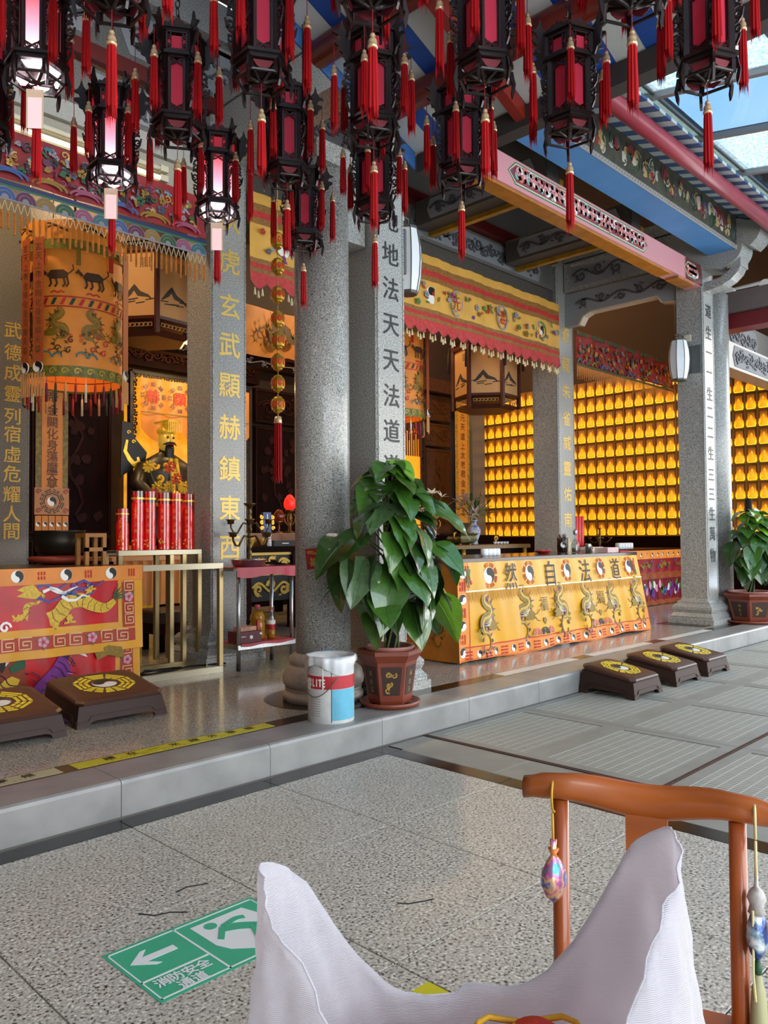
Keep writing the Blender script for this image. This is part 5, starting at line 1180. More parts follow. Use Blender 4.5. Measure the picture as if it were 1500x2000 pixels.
t = thing('oil_bottle', 'large plastic bottle of amber cooking oil on the table shelf', 'bottle', (4.09, 5.55, .382))
q = MB(); q.s = True; q.lathe([(.055, 0), (.065, .008), (.066, .05), (.061, .06), (.066, .07), (.064, .13), (.056, .15), (.065, .165), (.06, .2), (.04, .235), (.02, .245)], (4.09, 5.555, .383), 24); obj('oil', q, OIL, t)
q = MB(); q.s = True; q.lathe([(.04, .235), (.02, .247), (.019, .265)], (4.09, 5.555, .383), 20, cap=False); obj('neck', q, CLR, t)
q = MB(); q.s = True; q.lathe([(.023, .258), (.024, .285), (.02, .289), (.001, .289)], (4.09, 5.555, .383), 16); obj('cap', q, mat('cap_pink', '#c8485a', .4), t)
q = MB(); q.box(4.035, 4.05, 5.48, 5.50, .45, .55); obj('red_grip', q, mat('red_grip', '#c0182a', .4), t)
t = thing('drink_bottle', 'slim bottle with a red and white label beside the amber oil', 'bottle', (4.2, 5.52, .382))
q = MB(); q.s = True; q.lathe([(.03, 0), (.036, .006), (.036, .1)], (4.205, 5.515, .383), 18); obj('oil', q, OIL, t)
q = MB(); q.s = True; q.lathe([(.0365, .1), (.0365, .17), (.03, .2), (.014, .228), (.0135, .24)], (4.205, 5.515, .383), 18, cap=False); obj('bottle', q, CLR, t)
q = MB(); q.s = True; q.lathe([(.0375, .075), (.0375, .12)], (4.205, 5.515, .383), 18, cap=False); obj('red_label', q, mat('label_red', '#c01c2c', .4, noise=.5, nscale=40), t)
q = MB(); q.s = True; q.lathe([(.0375, .12), (.0375, .155)], (4.205, 5.515, .383), 18, cap=False); obj('white_label', q, WHITE, t)
q = MB(); q.s = True; q.lathe([(.017, .24), (.017, .262), (.001, .262)], (4.205, 5.515, .383), 14); obj('cap', q, MATS['cap_pink'], t)
t = thing('maroon_box', 'long maroon carton on the shelf of the steel table', 'box', (3.9, 5.45, .382))
q = MB(); q.bbox(3.785, 4.02, 5.4, 5.55, .382, .475, .003); obj('carton', q, mat('maroon_carton', '#5a1a26', .5), t)
q = MB(); q.prism(circ(.015, .045, .016, 10), fY(3.9, 5.4, .382), 0, .001); q.prism([(-.085, .05), (-.04, .05), (-.04, .055), (-.085, .055)], fY(3.9, 5.4, .382), 0, .001); q.prism([(.1, .06), (.12, .06), (.12, .075), (.1, .075)], fY(3.9, 5.4, .382), 0, .001); obj('print', q, WHITE, t)
t = thing('peach_box', 'small peach coloured box lying on the maroon carton', 'box', (3.92, 5.47, .475))
q = MB(); q.bbox(3.83, 3.99, 5.43, 5.53, .476, .51, .003); obj('carton', q, mat('peach_carton', '#d59a78', .5, noise=.35, nscale=20), t)
# ================================================================ gilded metal rail stand
GM = mat('champagne_metal', '#a8946a', .3, .75); GML = mat('pale_champagne_metal', '#c7bfa6', .35, .5)
t = thing('metal_stand', 'champagne coloured metal frame stand between the red cloth and the steel table', 'stand', (3.35, 5.6, S))
def bar(x0, x1, y0, y1, z0, z1, mm=None, par=None, nm='bar'): q = MB(); q.bbox(x0, x1, y0, y1, z0, z1, .003); return obj(nm, q, mm or GM, par or t)
bar(2.975, 3.69, 5.47, 5.51, 1.0, 1.045, GML); bar(3.65, 3.69, 5.47, 5.51, S+.05, .999, nm='leg'); bar(2.975, 3.69, 5.47, 5.51, S, S+.048, GML)
t = thing('candle_stand', 'taller champagne metal stand carrying the red glass candles', 'stand', (3.4, 6.05, S))
bar(3.03, 3.80, 5.96, 6.0, 1.11, 1.15, GML); bar(3.03, 3.80, 6.2, 6.24, 1.11, 1.15, GML)
for x in (3.03, 3.49, 3.61, 3.76):
    for y in (5.96, 6.2): bar(x, x+.04, y, y+.04, S+.041 if x not in (3.03, 3.76) else S, 1.109, nm='leg')
bar(3.03, 3.8, 6.0, 6.2, 1.13, 1.15, mat('stand_shelf', '#5a4a3a', .4), nm='shelf'); bar(3.071, 3.759, 5.96, 6.0, S, S+.04)
GLC = glass('candle_glass', '#ff7a78', .12)
GF = mat('gold_foil', '#e2b050', .3, .6, emit=.04, ecol='#ffb040')
for k, (x, h, lab) in enumerate(((3.13, .34, 'shortest red glass candle on the metal stand, at the outer end'), (3.265, .49, 'tall red glass candle second from the outer end of the stand'), (3.375, .49, 'red glass candle with gilt writing left of the gap on the stand'), (3.51, .485, 'red glass candle just past the gap on the stand'), (3.625, .485, 'red glass candle with gilt writing beside the last candle'), (3.745, .48, 'last red glass candle on the stand, against the column'))):
    t = thing('glass_candle', lab, 'candle', (x, 6.09, 1.1505), group='red glass candles on the metal stand')
    q = MB(); q.s = True; q.lathe([(.047, 0), (.048, .01), (.048, h*(.62 if k in (0, 5) else .8)), (.03, h*.8*.97), (.001, h*.79)], (x, 6.09, 1.151), 18); obj('wax', q, CANR, t)
    q = MB(); q.s = True; q.lathe([(.052, 0), (.052, h)], (x, 6.09, 1.151), 20, cap=False); obj('glass_tube', q, GLC, t)
    q = MB(); q.s = True; q.lathe([(.0525, h*.86), (.0525, h*.89)], (x, 6.09, 1.151), 20, cap=False); obj('gilt_ring', q, GF, t)
    fr = frame((x-.035, 6.09-.037, 1.151), (.72, -.69, 0), (0, 0, 1)); rr = random.Random(k); q = MB()
    for j, c_ in enumerate('玄天上帝'): put_glyph(q, c_, fr, .036, .004, 0, h*(.68-.12*j))
    for j in range(10): q.prism(circ(rr.uniform(-.03, .03), rr.uniform(.01, .09), .007, 6), fr, 0, .002+.002*rr.random())
    obj('gilt_writing', q, GF, t)
# ================================================================ floor stickers
def sticker(x0, x1, y0, y1, label, mm, txt, sub, sz, tm, al_=False):
    t = thing('floor_sticker', label, 'sticker', ((x0+x1)/2, (y0+y1)/2, S)); q = MB(); q.box(x0, x1, y0, y1, S+.0003, S+.0012); obj('sheet', q, mm, t)
    n = len(txt); step = (x1-x0)*.72/max(1, n-1)
    for i, c_ in enumerate(txt): q = MB(); put_glyph(q, c_, fZ(0, 0, S), sz*1.2, .0015, x0+(x1-x0)*.16+step*i, y0+(y1-y0)*.62, bold=.0018); obj('character', q, tm, t)
    if sub:
        q = MB(); st = (x1-x0)*.74/len(sub)
        for i, c_ in enumerate(sub):
            if c_ != ' ': put_glyph(q, c_, fZ(0, 0, S), sz*.56, .0015, x0+(x1-x0)*.16+st*i, y0+(y1-y0)*.22)
        obj('latin_line', q, tm, t)
YST = mat('yellow_sticker', '#c6bc2c', .35, noise=.12, nscale=12)
sticker(1.67, 2.83, 3.675, 3.78, 'whole yellow floor strip with a waiting line notice', YST, '請在一米線外等候', 'Please Wait Behind The One-Meter Line', .05, BLACK)
sticker(.45, 1.60, 3.675, 3.78, 'worn pale floor strip cut by the frame before the stools', mat('worn_sticker', '#b9b58e', .4, noise=.12, nscale=8), '請在一米線外等候', 'Please Wait Behind The One-Meter Line', .05, BLACK)
WST = mat('white_sticker', '#d9d8d2', .3)
for k, (a, b, lab) in enumerate(((5.05, 6.15, 'pale floor strip nearest the plant before the yellow altar'), (6.4, 7.55, 'middle white floor strip before the yellow altar'), (7.85, 9.0, 'farthest white floor strip by the column foot'))):
    sticker(a, b, 3.675, 3.78, lab, WST, '', '', .05, BLACK)
# green fire exit sign on the courtyard floor
GS = mat('exit_green', '#2fae88', .35, noise=.1, nscale=10); WS = mat('exit_white', '#dfe4e4', .4)
t = thing('exit_sign', 'green fire exit sticker with arrow and running figure on the floor', 'sign', (1.47, 2.13, 0))
sx0, sx1, sy0, sy1 = 1.12, 1.83, 1.955, 2.30; fr = fZ(sx0, sy0, .0004); fr = (fr[0], fr[1]*.76, fr[2], fr[3]); W_, H_ = sx1-sx0, sy1-sy0
q = MB(); q.prism([(0, 0), (W_, 0), (W_, H_), (0, H_)], fr, 0, .001); obj('sheet', q, GS, t)
q = MB(); b = .012
for a in ((b, W_-b, b, b+.006), (b, W_-b, H_-b-.006, H_-b), (b, b+.006, b, H_-b), (W_-b-.006, W_-b, b, H_-b), (.30, .309, b, H_-b), (b, .30, .12, .128)): q.prism([(a[0], a[2]), (a[1], a[2]), (a[1], a[3]), (a[0], a[3])], fr, .001, .0016)
obj('white_lines', q, WS, t)
q = MB(); q.prism([(.045, .235), (.12, .285), (.145, .285), (.105, .25), (.24, .25), (.24, .22), (.105, .22), (.145, .185), (.12, .185)], fr, .001, .0017); obj('arrow', q, WS, t)
for i, c_ in enumerate('消防安全'): q = MB(); put_glyph(q, c_, fr, .05, .0018, .07+.058*i, .088, sx=1.22, bold=.002); obj('character', q, WS, t)
for i, c_ in enumerate('通道'): q = MB(); put_glyph(q, c_, fr, .05, .0018, .13+.06*i, .037, sx=1.22, bold=.002); obj('character', q, WS, t)
q = MB(); q.prism([(.36, .30), (.62, .30), (.66, .19), (.66, .07), (.60, .05), (.46, .05), (.385, .1), (.36, .15)], fr, .001, .0016); bd = obj('white_door', q, WS, t)
hk = 0; q = MB(); q.prism([(.43+(x-.43)*1.25, y) for x, y in circ(.43, .265, .023, 12)], fr, .0016, .0022)
for pts, w_ in (([(.455, .225), (.52, .2), (.58, .16)], .024), ([(.46, .232), (.43, .2), (.40, .17)], .012), ([(.47, .235), (.54, .25), (.58, .24)], .012), ([(.56, .165), (.53, .11), (.5, .06)], .015), ([(.57, .165), (.63, .15), (.65, .1)], .016)): hk += .0003; ribbon(q, fr, smooth(pts, 4), w_, .0012, .0022+hk)
obj('running_figure', q, GS, bd)
# ================================================================ barrel wall lamps
def walllamp(x, y, z0, z1, lab, r=.11, face='X'):
    t = thing('wall_lamp', lab, 'lamp', (x, y, z0)); h = z1-z0
    q = MB(); q.s = True; pr = [(r*.62, 0), (r*.7, .005), (r*.92, h*.25), (r, h*.5), (r*.95, h*.72), (r*.75, h*.97), (r*.6, h)]
    q.lathe(pr, (x, y, z0), 8, ph=.2); s_ = obj('shade', q, mat('milk_glass', '#dfe3e4', .4), t); s_.data.polygons.foreach_set('use_smooth', [False]*len(s_.data.polygons))
    q = MB()
    for k in range(8): a = 2*PI*k/8+.2; q.tube([(x+rr_*1.01*math.cos(a), y+rr_*1.01*math.sin(a), z0+zz) for rr_, zz in pr], .004, 5)
    q.lathe([(r*.64, -.012), (r*.7, -.004), (r*.72, .012), (r*.6, .012)], (x, y, z0), 8, ph=.2); q.lathe([(r*.72, h*.96), (r*.7, h*1.02), (r*.3, h*1.05), (.001, h*1.06)], (x, y, z0), 8, ph=.2); obj('lamp_frame', q, mat('grey_lamp_metal', '#57534e', .4, .4), t)
    q = MB()
    dx, dy = (.16, 0) if face == 'X' else (-.13, 0)
    q.tube([(x, y, z1+.02), (x, y, z1+.07), (x+dx*.6, y, z1+.075), (x+dx, y, z1+.05)], .012, 8); obj('arm', q, MATS['grey_lamp_metal'], t)
    q = MB(); q.box(x+dx-.01, x+dx+.015, y-.2 if face == 'X' else y-.09, y-.02 if face == 'X' else y+.09, z0+h*.2, z1-.06); obj('back_plate', q, mat('dark_plate', '#4c504f', .5), t)
    q = MB(); q.box(x+dx-.022, x+dx-.006, y-.09, y+.1, z1+.0, z1+.08); obj('cream_mount', q, mat('cream_mount', '#cfc9b0', .5), t)
walllamp(9.40, 4.18, 3.13, 3.62, 'white barrel wall lamp on the column by the far plant', .125)
walllamp(4.34, 4.0, 3.07, 3.56, 'white barrel wall lamp half hidden behind the black lettered column', .105, 'R')
# ================================================================ valances across the hall front
def embroid(par, fr, w_, h, cols, n, seed, h0=.002):
    """scattered embroidered motifs: blossoms, scrolls, fish-like bodies"""
    rr = random.Random(seed)
    for mi, mm in enumerate(cols):
        q = MB()
        for i in range(n):
            x = -w_/2+w_*(i+rr.random())/n; y = rr.uniform(-h*.42, h*.42); s = h*rr.uniform(.08, .16); k = rr.randrange(4)
            if k == 0: ribbon(q, fr, spiral(x, y, s, rr.random()*6, rr.choice((-1.2, 1.2)), 10), [s*.2*(1-.07*j) for j in range(11)], 0, h0+.0008*mi)
            elif k == 1:
                for j in range(5): a = 2*PI*j/5+rr.random()*.2; q.prism(circ(x+s*.55*math.cos(a), y+s*.55*math.sin(a), s*.42, 6), fr, 0, h0+.0008*mi)
            elif k == 2: a = rr.uniform(-1, 1); ribbon(q, fr, [(x+s*1.6*(j/5-.5)*math.cos(a)-s*.4*math.sin(j*1.2)*math.sin(a), y+s*1.6*(j/5-.5)*math.sin(a)+s*.4*math.sin(j*1.2)) for j in range(6)], [s*.06, s*.25, s*.35, s*.3, s*.15, s*.3], 0, h0+.0008*mi)
            else: q.prism([(x+s*rr.uniform(.4, 1)*math.cos(a), y+s*rr.uniform(.4, 1)*math.sin(a)) for a in [2*PI*j/7 for j in range(7)]], fr, 0, h0+.0008*mi)
        obj('embroidery', q, mm, par, kind='stuff')
# dragon valance on the near hall
VR = mat('valance_red', '#98141c', .55, noise=.3, nscale=12)
t = thing('valance', 'red dragon valance with a scalloped wave hem over the near hall', 'valance', (1.5, 5.85, 3.6))
q = MB(); q.s = True; q.grid(lambda u, v: V((-1.2+4.98*u, 5.87+.01*math.sin(u*60), 3.84+.36*v)), 80, 4); obj('red_cloth', q, VR, t)
cols = [mat('silver_thread', '#8f8a92', .55), mat('rose_thread', '#9a4a6a', .55), mat('teal_thread', '#2f6a74', .55), mat('mustard_thread', '#94701c', .55), mat('leaf_thread', '#2a5a34', .55), mat('plum_thread', '#642448', .55)]
embroid(t, fY(1.3, 5.855, 4.03), 4.8, .28, cols, 46, 77, h0=.0015)
embroid(t, fY(1.3, 5.854, 4.03), 4.8, .28, [MATS['silver_thread'], GOLDP, BLACK], 40, 78)
q = MB(); q.s = True; q.grid(lambda u, v: V((-1.2+4.98*u, 5.86, 3.79+.035*v)), 40, 1); obj('navy_band', q, mat('navy_band', '#1f2c5a', .5), t)
q = MB(); q.s = True; q.grid(lambda u, v: V((-1.2+4.98*u, 5.858, 3.775+.018*v)), 40, 1); obj('green_band', q, mat('green_band', '#2f6a4a', .5), t)
fans = [MATS['teal_thread'], MATS['rose_thread'], MATS['leaf_thread'], MATS['mustard_thread'], MATS['plum_thread'], BLTH]
for k in range(34):
    x = 3.7-.145*k; fr = fY(x, 5.857, 3.70)
    mm = fans[k % 6]
    q = MB(); q.prism(circ(0, 0, .078, 12, -.25, PI+.25), fr, -.002, .001+.001*(k % 2)); w_ = obj('wave_fan', q, MATS['silver_thread'], t)
    q = MB()
    for r in (.062, .036): ribbon(q, fr, arc(0, 0, r, -.1, PI+.1, 10), .010, .001, .004)
    obj('fan_stripe', q, mm, w_)
for k in range(17):
    x = 3.6-.29*k; fr = fY(x, 5.853, 3.86); q = MB()
    for j, r in enumerate((.11, .075)): ribbon(q, fr, [(r*1.2*math.cos(a)-.02, r*.5*math.sin(a)) for a in [PI*i/10 for i in range(11)]], .009, 0, .003)
    obj('wave_arch', q, fans[(k*2+1) % 6], t)
FRG = mat('orange_fringe', '#d8822a', .6, noise=.3, nscale=30); NETT = mat('net_thread', '#c9b48a', .6)
q = MB(); q2 = MB()
for k in range(110):
    x = -1.2+4.98*(k+.5)/110
    for a, b in ((-.022, 0), (.022, 0)): q.add([(x+a-.003, 5.86, 3.68), (x+a+.003, 5.86, 3.68), (x+b+.003, 5.86, 3.60), (x+b-.003, 5.86, 3.60)], [(0, 1, 2, 3)])
    q2.loft([[(x+r*math.cos(c), 5.86+r*math.sin(c)) for c in [PI/2*j for j in range(4)]] for r in (.006, .010, .009)], [3.605, 3.58, 3.46+.02*math.sin(k*2.1)])
obj('fringe_net', q, NETT, t, kind='stuff'); obj('orange_fringe', q2, FRG, t, kind='stuff')
# yellow valance with red borders between the inner columns (also seen past the gilded column)
YV = mat('valance_yellow', '#dca848', .5, noise=.14, nscale=5); RB = mat('red_border', '#c03028', .55, noise=.3, nscale=30); GB = mat('olive_gold_border', '#9a6a2c', .55, noise=.4, nscale=40); CORAL = mat('coral_brocade', '#c8403c', .55, noise=.3, nscale=30)
t = thing('valance', 'yellow valance with red borders and tasselled scallops over the far hall', 'valance', (6.9, 5.85, 3.4))
VX0, VX1 = 4.24, 9.41
def vy(x, z): return 5.86+.012*math.sin(x*9)+.006*math.sin(x*31+z*4)
def vband(nm, z0, z1, mm, off=0): q = MB(); q.s = True; q.grid(lambda u, v: V((VX0+(VX1-VX0)*u, vy(VX0+(VX1-VX0)*u, 0)-off, z0+(z1-z0)*v)), 120, 3); return obj(nm, q, mm, t)
vband('top_band', 4.32, 4.42, YV); vband('gold_border', 4.25, 4.32, GB, .002); vband('red_border', 4.19, 4.25, RB, .003); vband('gold_border', 4.13, 4.19, GB, .002); vband('yellow_field', 3.80, 4.135, YV); vband('gold_border', 3.765, 3.81, GB, .003); vband('red_border', 3.72, 3.765, RB, .004); vband('gold_border', 3.67, 3.72, GB, .003)
q = MB(); q.s = True; n = 28
def scal(u, v):
    x = VX0+(VX1-VX0)*u; ph = (u*n) % 1; d = .10+.055*math.sin(PI*ph)
    return V((x, vy(x, 0)-.004-.01*v, 3.68-d*v))
q.grid(scal, n*8, 4); obj('scalloped_hem', q, CORAL, t)
q = MB(); 
for i in range(n*8): a, b = scal(i/(n*8), 1), scal((i+1)/(n*8), 1); q.tube([a+V((0, -.003, 0)), b+V((0, -.003, 0))], .004, 4, caps=False)
obj('hem_piping', q, mat('plum_piping', '#6a2030', .6), t, kind='stuff')
BT = MB(); BT.s = True; BT.lathe([(.002, .03), (.006, .02), (.012, -.03), (.014, -.04), (.001, -.04)], n=8); BTM = BT.mesh('bell_tassel'); BTM.materials.append(mat('cream_tassel', '#d9cfa8', .6))
for i in range(n):
    for f in (.28, .5, .72): p = scal((i+f)/n, 1); obj('bell_tassel', BTM, None, t, p+V((0, -.004, -.035-.01*(f == .5))))
for x, k in ((4.62, 0), (5.6, 1), (6.74, 0), (7.2, 2), (8.08, 3), (8.95, 0), (6.1, 2)):
    fr = fY(x, vy(x, 0)-.004, 3.975)
    if k == 0 and x != 8.95: q = MB(); yinyang(q, fr, .098, .002, rot=.3); obj('yin_yang', q, [WHITE, BLACK], t)
    elif k == 0:
        q = MB(); ribbon(q, fr, arc(0, 0, .11, 0, 6.28, 18), .012, 0, .003); obj('green_ring', q, GRTH, t); q = MB(); yinyang(q, fr, .06, .003); obj('yin_yang', q, [WHITE, BLACK], t)
    else:
        q = MB(); ribbon(q, fr, [(.10*math.cos(a), .145*math.sin(a)) for a in [2*PI*i/20 for i in range(21)]], .012, 0, .003); obj('medallion_ring', q, MATS['silver_thread'], t)
        q = MB(); put_glyph(q, ('一', '上', '元', '混')[k], fr, .19, .004, sx=.8, bold=.002); obj('character', q, REDLINE, t, label='red seal character')
embroid(t, fY(6.85, 5.842, 3.97), 5.0, .30, [GRTH, REDLINE, VIOTH, OLIVE, MATS['silver_thread']], 22, 99, .0016)
# red valance over the votive lamps
t = thing('valance', 'red figured valance with an orange fringe before the votive lamps', 'valance', (11.5, 5.85, 3.5))
q = MB(); q.s = True; q.grid(lambda u, v: V((9.84+3.1*u, 5.86+.012*math.sin(u*40), 3.70+.44*v)), 70, 4); obj('red_cloth', q, mat('scarlet_cloth', '#a8281c', .55, noise=.3, nscale=16), t)
embroid(t, fY(11.45, 5.84, 3.9), 3.2, .28, [OLIVE, MATS['mustard_thread'], MATS['teal_thread'], MATS['silver_thread'], BLACK, ORB], 26, 123)
q = MB(); q.s = True; q.grid(lambda u, v: V((9.84+3.1*u, 5.85, 4.08+.06*v)), 30, 1); obj('top_band', q, mat('green_gold_band', '#5a5a34', .6, noise=.5, nscale=18), t)
for k in range(23): q = MB(); fr = fY(9.92+.134*k, 5.848, 3.69); ribbon(q, fr, arc(0, 0, .055, 0, PI, 8), .014, 0, .003); obj('wave_fan', q, fans[k % 6], t)
q = MB(); q.s = True; q.grid(lambda u, v: V((9.84+3.1*u, 5.852, 3.645+.035*v)), 30, 1); obj('green_band', q, MATS['green_gold_band'], t)
q = MB()
for k in range(170): x = 9.85+3.08*k/170; l = .16+.04*math.sin(k*1.9); q.add([(x, 5.856, 3.645), (x+.016, 5.856, 3.645), (x+.009, 5.858, 3.645-l), (x+.003, 5.858, 3.645-l)], [(0, 1, 2, 3)])
obj('orange_fringe', q, FRG, t, kind='stuff')
# ================================================================ votive lamp wall
lm = bpy.data.materials.new('votive_glow'); lm.use_nodes = True; nt_ = lm.node_tree; p_ = nt_.nodes['Principled BSDF']; L_ = nt_.links.new
tc_ = nt_.nodes.new('ShaderNodeTexCoord'); sp_ = nt_.nodes.new('ShaderNodeSeparateXYZ'); L_(tc_.outputs['Object'], sp_.inputs[0])
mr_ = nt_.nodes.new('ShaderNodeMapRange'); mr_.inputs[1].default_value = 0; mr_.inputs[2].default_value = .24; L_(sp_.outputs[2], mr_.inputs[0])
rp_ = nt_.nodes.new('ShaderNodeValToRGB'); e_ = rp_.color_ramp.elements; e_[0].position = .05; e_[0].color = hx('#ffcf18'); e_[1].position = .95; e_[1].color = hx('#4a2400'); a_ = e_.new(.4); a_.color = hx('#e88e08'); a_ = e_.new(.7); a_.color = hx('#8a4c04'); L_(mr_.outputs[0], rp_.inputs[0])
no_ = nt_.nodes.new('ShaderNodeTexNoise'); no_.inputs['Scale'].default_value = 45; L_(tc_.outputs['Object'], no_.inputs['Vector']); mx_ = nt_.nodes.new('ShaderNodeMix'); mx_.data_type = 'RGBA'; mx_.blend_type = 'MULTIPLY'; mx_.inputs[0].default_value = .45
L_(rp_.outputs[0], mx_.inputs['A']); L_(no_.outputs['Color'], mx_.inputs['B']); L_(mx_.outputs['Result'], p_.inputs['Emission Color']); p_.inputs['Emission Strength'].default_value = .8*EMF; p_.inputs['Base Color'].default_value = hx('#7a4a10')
LFIG = mat('votive_figure', '#f0a028', .4, emit=.42, ecol='#e88c10'); LBOX = mat('votive_box', '#8a5a1c', .6)
q = MB(); fr = fX(0, 0, 0)   # niche faces -X
q.m = 0; q.box(0, .02, -.092, .092, -.02, .262)
q.m = 1; P = [(-.06, 0), (.06, 0), (.072, .015), (.078, .05), (.072, .11), (.055, .125), (.052, .2), (.06, .21), (.055, .235), (-.055, .235), (-.06, .21), (-.052, .2), (-.055, .125), (-.072, .11), (-.078, .05), (-.072, .015)]
q.prism(P, fr, .0, .01)
q.m = 2; q.s = True; q.lathe([(.055, .01), (.06, .03), (.045, .06), (.03, .075), (.034, .1), (.026, .125), (.012, .13), (.021, .145), (.02, .165), (.01, .178), (.006, .188), (.001, .19)], (-.012, 0, 0), 12, sx=.45)
q.s = False; q.m = 0; q.box(-.03, 0, -.095, -.088, -.02, .262); q.box(-.03, 0, .088, .095, -.02, .262); q.box(-.04, 0, -.095, .095, -.022, -.008)
VM = q.mesh('votive_lamp')
for x in (LBOX, lm, LFIG): VM.materials.append(x)
fix(VM)
vl0 = None
for r_ in range(10):
    for c_ in range(30):
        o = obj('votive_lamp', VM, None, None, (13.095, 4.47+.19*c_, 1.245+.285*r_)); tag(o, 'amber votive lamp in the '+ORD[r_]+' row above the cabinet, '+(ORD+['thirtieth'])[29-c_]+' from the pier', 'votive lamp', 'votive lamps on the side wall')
q = MB(); q.box(13.0, 13.11, 4.3, 10.2, 1.1, 1.215); q.box(12.96, 13.11, 4.3, 10.2, S, 1.1); tag(obj('lamp_wall_cabinet', q, DKWOOD), 'dark cabinet running below the votive lamps', 'cabinet')
# ================================================================ back wall of carved screens with two shrines
t = thing('carved_screen', 'dark red brown carved screen wall at the back of the near hall', 'screen', (5.5, 10.1, S))
def panel(x0, x1, z0, z1, mm, y=10.12, seed=0, carve=True, cm=None):
    q = MB(); q.bbox(x0, x1, y, y+.06, z0, z1, .006); p = obj('panel', q, mm, t)
    w_, h = x1-x0, z1-z0; fr = fY((x0+x1)/2, y, (z0+z1)/2); q = MB()
    for a, b, c, d in ((-w_/2+.02, w_/2-.02, -h/2+.02, -h/2+.04), (-w_/2+.02, w_/2-.02, h/2-.04, h/2-.02), (-w_/2+.02, -w_/2+.04, -h/2+.04, h/2-.04), (w_/2-.04, w_/2-.02, -h/2+.04, h/2-.04)): q.prism([(a, c), (b, c), (b, d), (a, d)], fr, 0, .012)
    obj('moulding', q, cm or REDWOOD, p)
    if carve:
        q = MB(); rr = random.Random(seed)
        if h > w_:
            ribbon(q, fr, [(w_*.1*math.sin(k*1.3), -h*.38+h*.76*k/9) for k in range(10)], .018, 0, .012)
            for k in range(22): x, y_ = rr.uniform(-w_*.34, w_*.34), rr.uniform(-h*.4, h*.4); s = w_*.09; q.prism([(x+s*math.cos(a)*rr.uniform(.5, 1), y_+s*math.sin(a)*rr.uniform(.5, 1)) for a in [2*PI*j/6 for j in range(6)]], fr, 0, .012+.006*rr.random())
        else: scrolls(q, fr, w_*.86, h*.8, 0, .014, seed)
        obj('wood_carving', q, cm or REDWOOD, p, kind='stuff')
for k in range(3): panel(2.0+1.02*k, 3.0+1.02*k, 1.3, 3.35, DKWOOD, seed=k); panel(2.0+1.02*k, 3.0+1.02*k, .17, 1.25, DKWOOD, seed=k+20); panel(2.0+1.02*k, 3.0+1.02*k, 3.4, 3.9, DKWOOD, seed=k+30)
for k in range(2): panel(7.4+.95*k, 8.32+.95*k, 1.3, 3.0, DKWOOD, seed=k+5); panel(7.4+.95*k, 8.32+.95*k, 3.05, 3.6, DKWOOD, seed=k+40); panel(7.4+.95*k, 8.32+.95*k, .17, 1.25, DKWOOD, seed=k+50)
q = MB(); q.box(2, 9.3, 10.02, 10.2, 3.93, 4.2); obj('header', q, REDWOOD, t); q = MB(); q.box(2, 9.3, 10.0, 10.18, 4.2, 5.9); obj('upper_panel', q, mat('dark_panel', '#241410', .6), t)
q = MB(); q.box(5.0, 7.4, 9.98, 10.18, 3.62, 3.93); obj('shrine_header', q, DKWOOD, t)
q = MB(); scrolls(q, fY(6.2, 9.98, 3.78), 2.2, .24, 0, .02, 8); obj('header_carving', q, REDWOOD, t, kind='stuff')
GLOWY = mat('shrine_back_glow', '#e09a20', .6, emit=.4, ecol='#f0a020', noise=.3, nscale=6)
def shrine(x0, x1, z0, z1, lab, orange, y=10.12):
    t = thing('shrine_niche', lab, 'shrine', ((x0+x1)/2, y, z0)); 
    q = MB(); q.box(x0, x1, y+.06, y+.2, z0, z1); obj('glowing_back', q, mat('orange_back_glow', '#e8841a', .6, emit=.5, ecol='#f08a18') if orange else GLOWY, t)
    # pierced lace border round the opening
    q = MB(); rr = random.Random(int(x0*10)); n = int((z1-z0)/.06)
    for x in (x0+.05, x1-.05):
        for k in range(n):
            z = z0+.06*k+.02; ribbon(q, fY(x+rr.uniform(-.02, .02), y-.02, z), spiral(0, 0, .035, rr.random()*6, 1, 7), .009, -.01, .01)
    m_ = int((x1-x0)/.08)
    for k in range(m_): ribbon(q, fY(x0+.08*k+.04, y-.02, z1-.04), spiral(0, 0, .04, rr.random()*6, 1.1, 8), .011, -.01, .01)
    q.box(x0-.03, x0+.02, y-.04, y+.05, z0, z1); q.box(x1-.02, x1+.03, y-.04, y+.05, z0, z1); q.box(x0, x1, y-.04, y+.05, z1-.015, z1+.03); obj('lace_border', q, mat('black_lace_wood', '#170d0a', .5), t, kind=None)
    return t
t1 = shrine(5.32, 7.3, 1.2, 3.55, 'golden lit shrine niche with a pierced dark border behind the bearded statue', False)
# curtain of the shrine
cu = thing('shrine_curtain', 'orange shrine curtain with red characters above the statue', 'curtain', (6.2, 10.0, 2.7))
q = MB(); q.s = True
def curt(u, v): x = 5.4+1.8*u; d = .30+.22*abs(math.sin(u*3*PI))*1.0; return V((x, 10.0+.02*math.sin(u*30), 3.47-(.42+d*.9)*v))
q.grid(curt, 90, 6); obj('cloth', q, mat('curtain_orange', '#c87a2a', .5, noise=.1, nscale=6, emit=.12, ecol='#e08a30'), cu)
for x, c_ in ((5.58, '赫'), (6.0, '顯'), (6.45, '玄'), (6.9, '武')):
    q = MB(); put_glyph(q, c_, fY(x, 9.975, 3.22), .20, .002, bold=.005); obj('character', q, REDLINE, cu)
    for k in range(8): a = PI/4*k; q = MB(); trigram(q, fY(x+.165*math.cos(a), 9.975, 3.22+.165*math.sin(a)), .07, .05, .002, k, rot=a-PI/2); obj('trigram', q, mat('dark_blue_thread', '#2c2c44', .6), cu)
q = MB(); q.box(5.4, 7.2, 9.968, 9.976, 2.98, 2.995); obj('seam', q, OLIVE, cu)
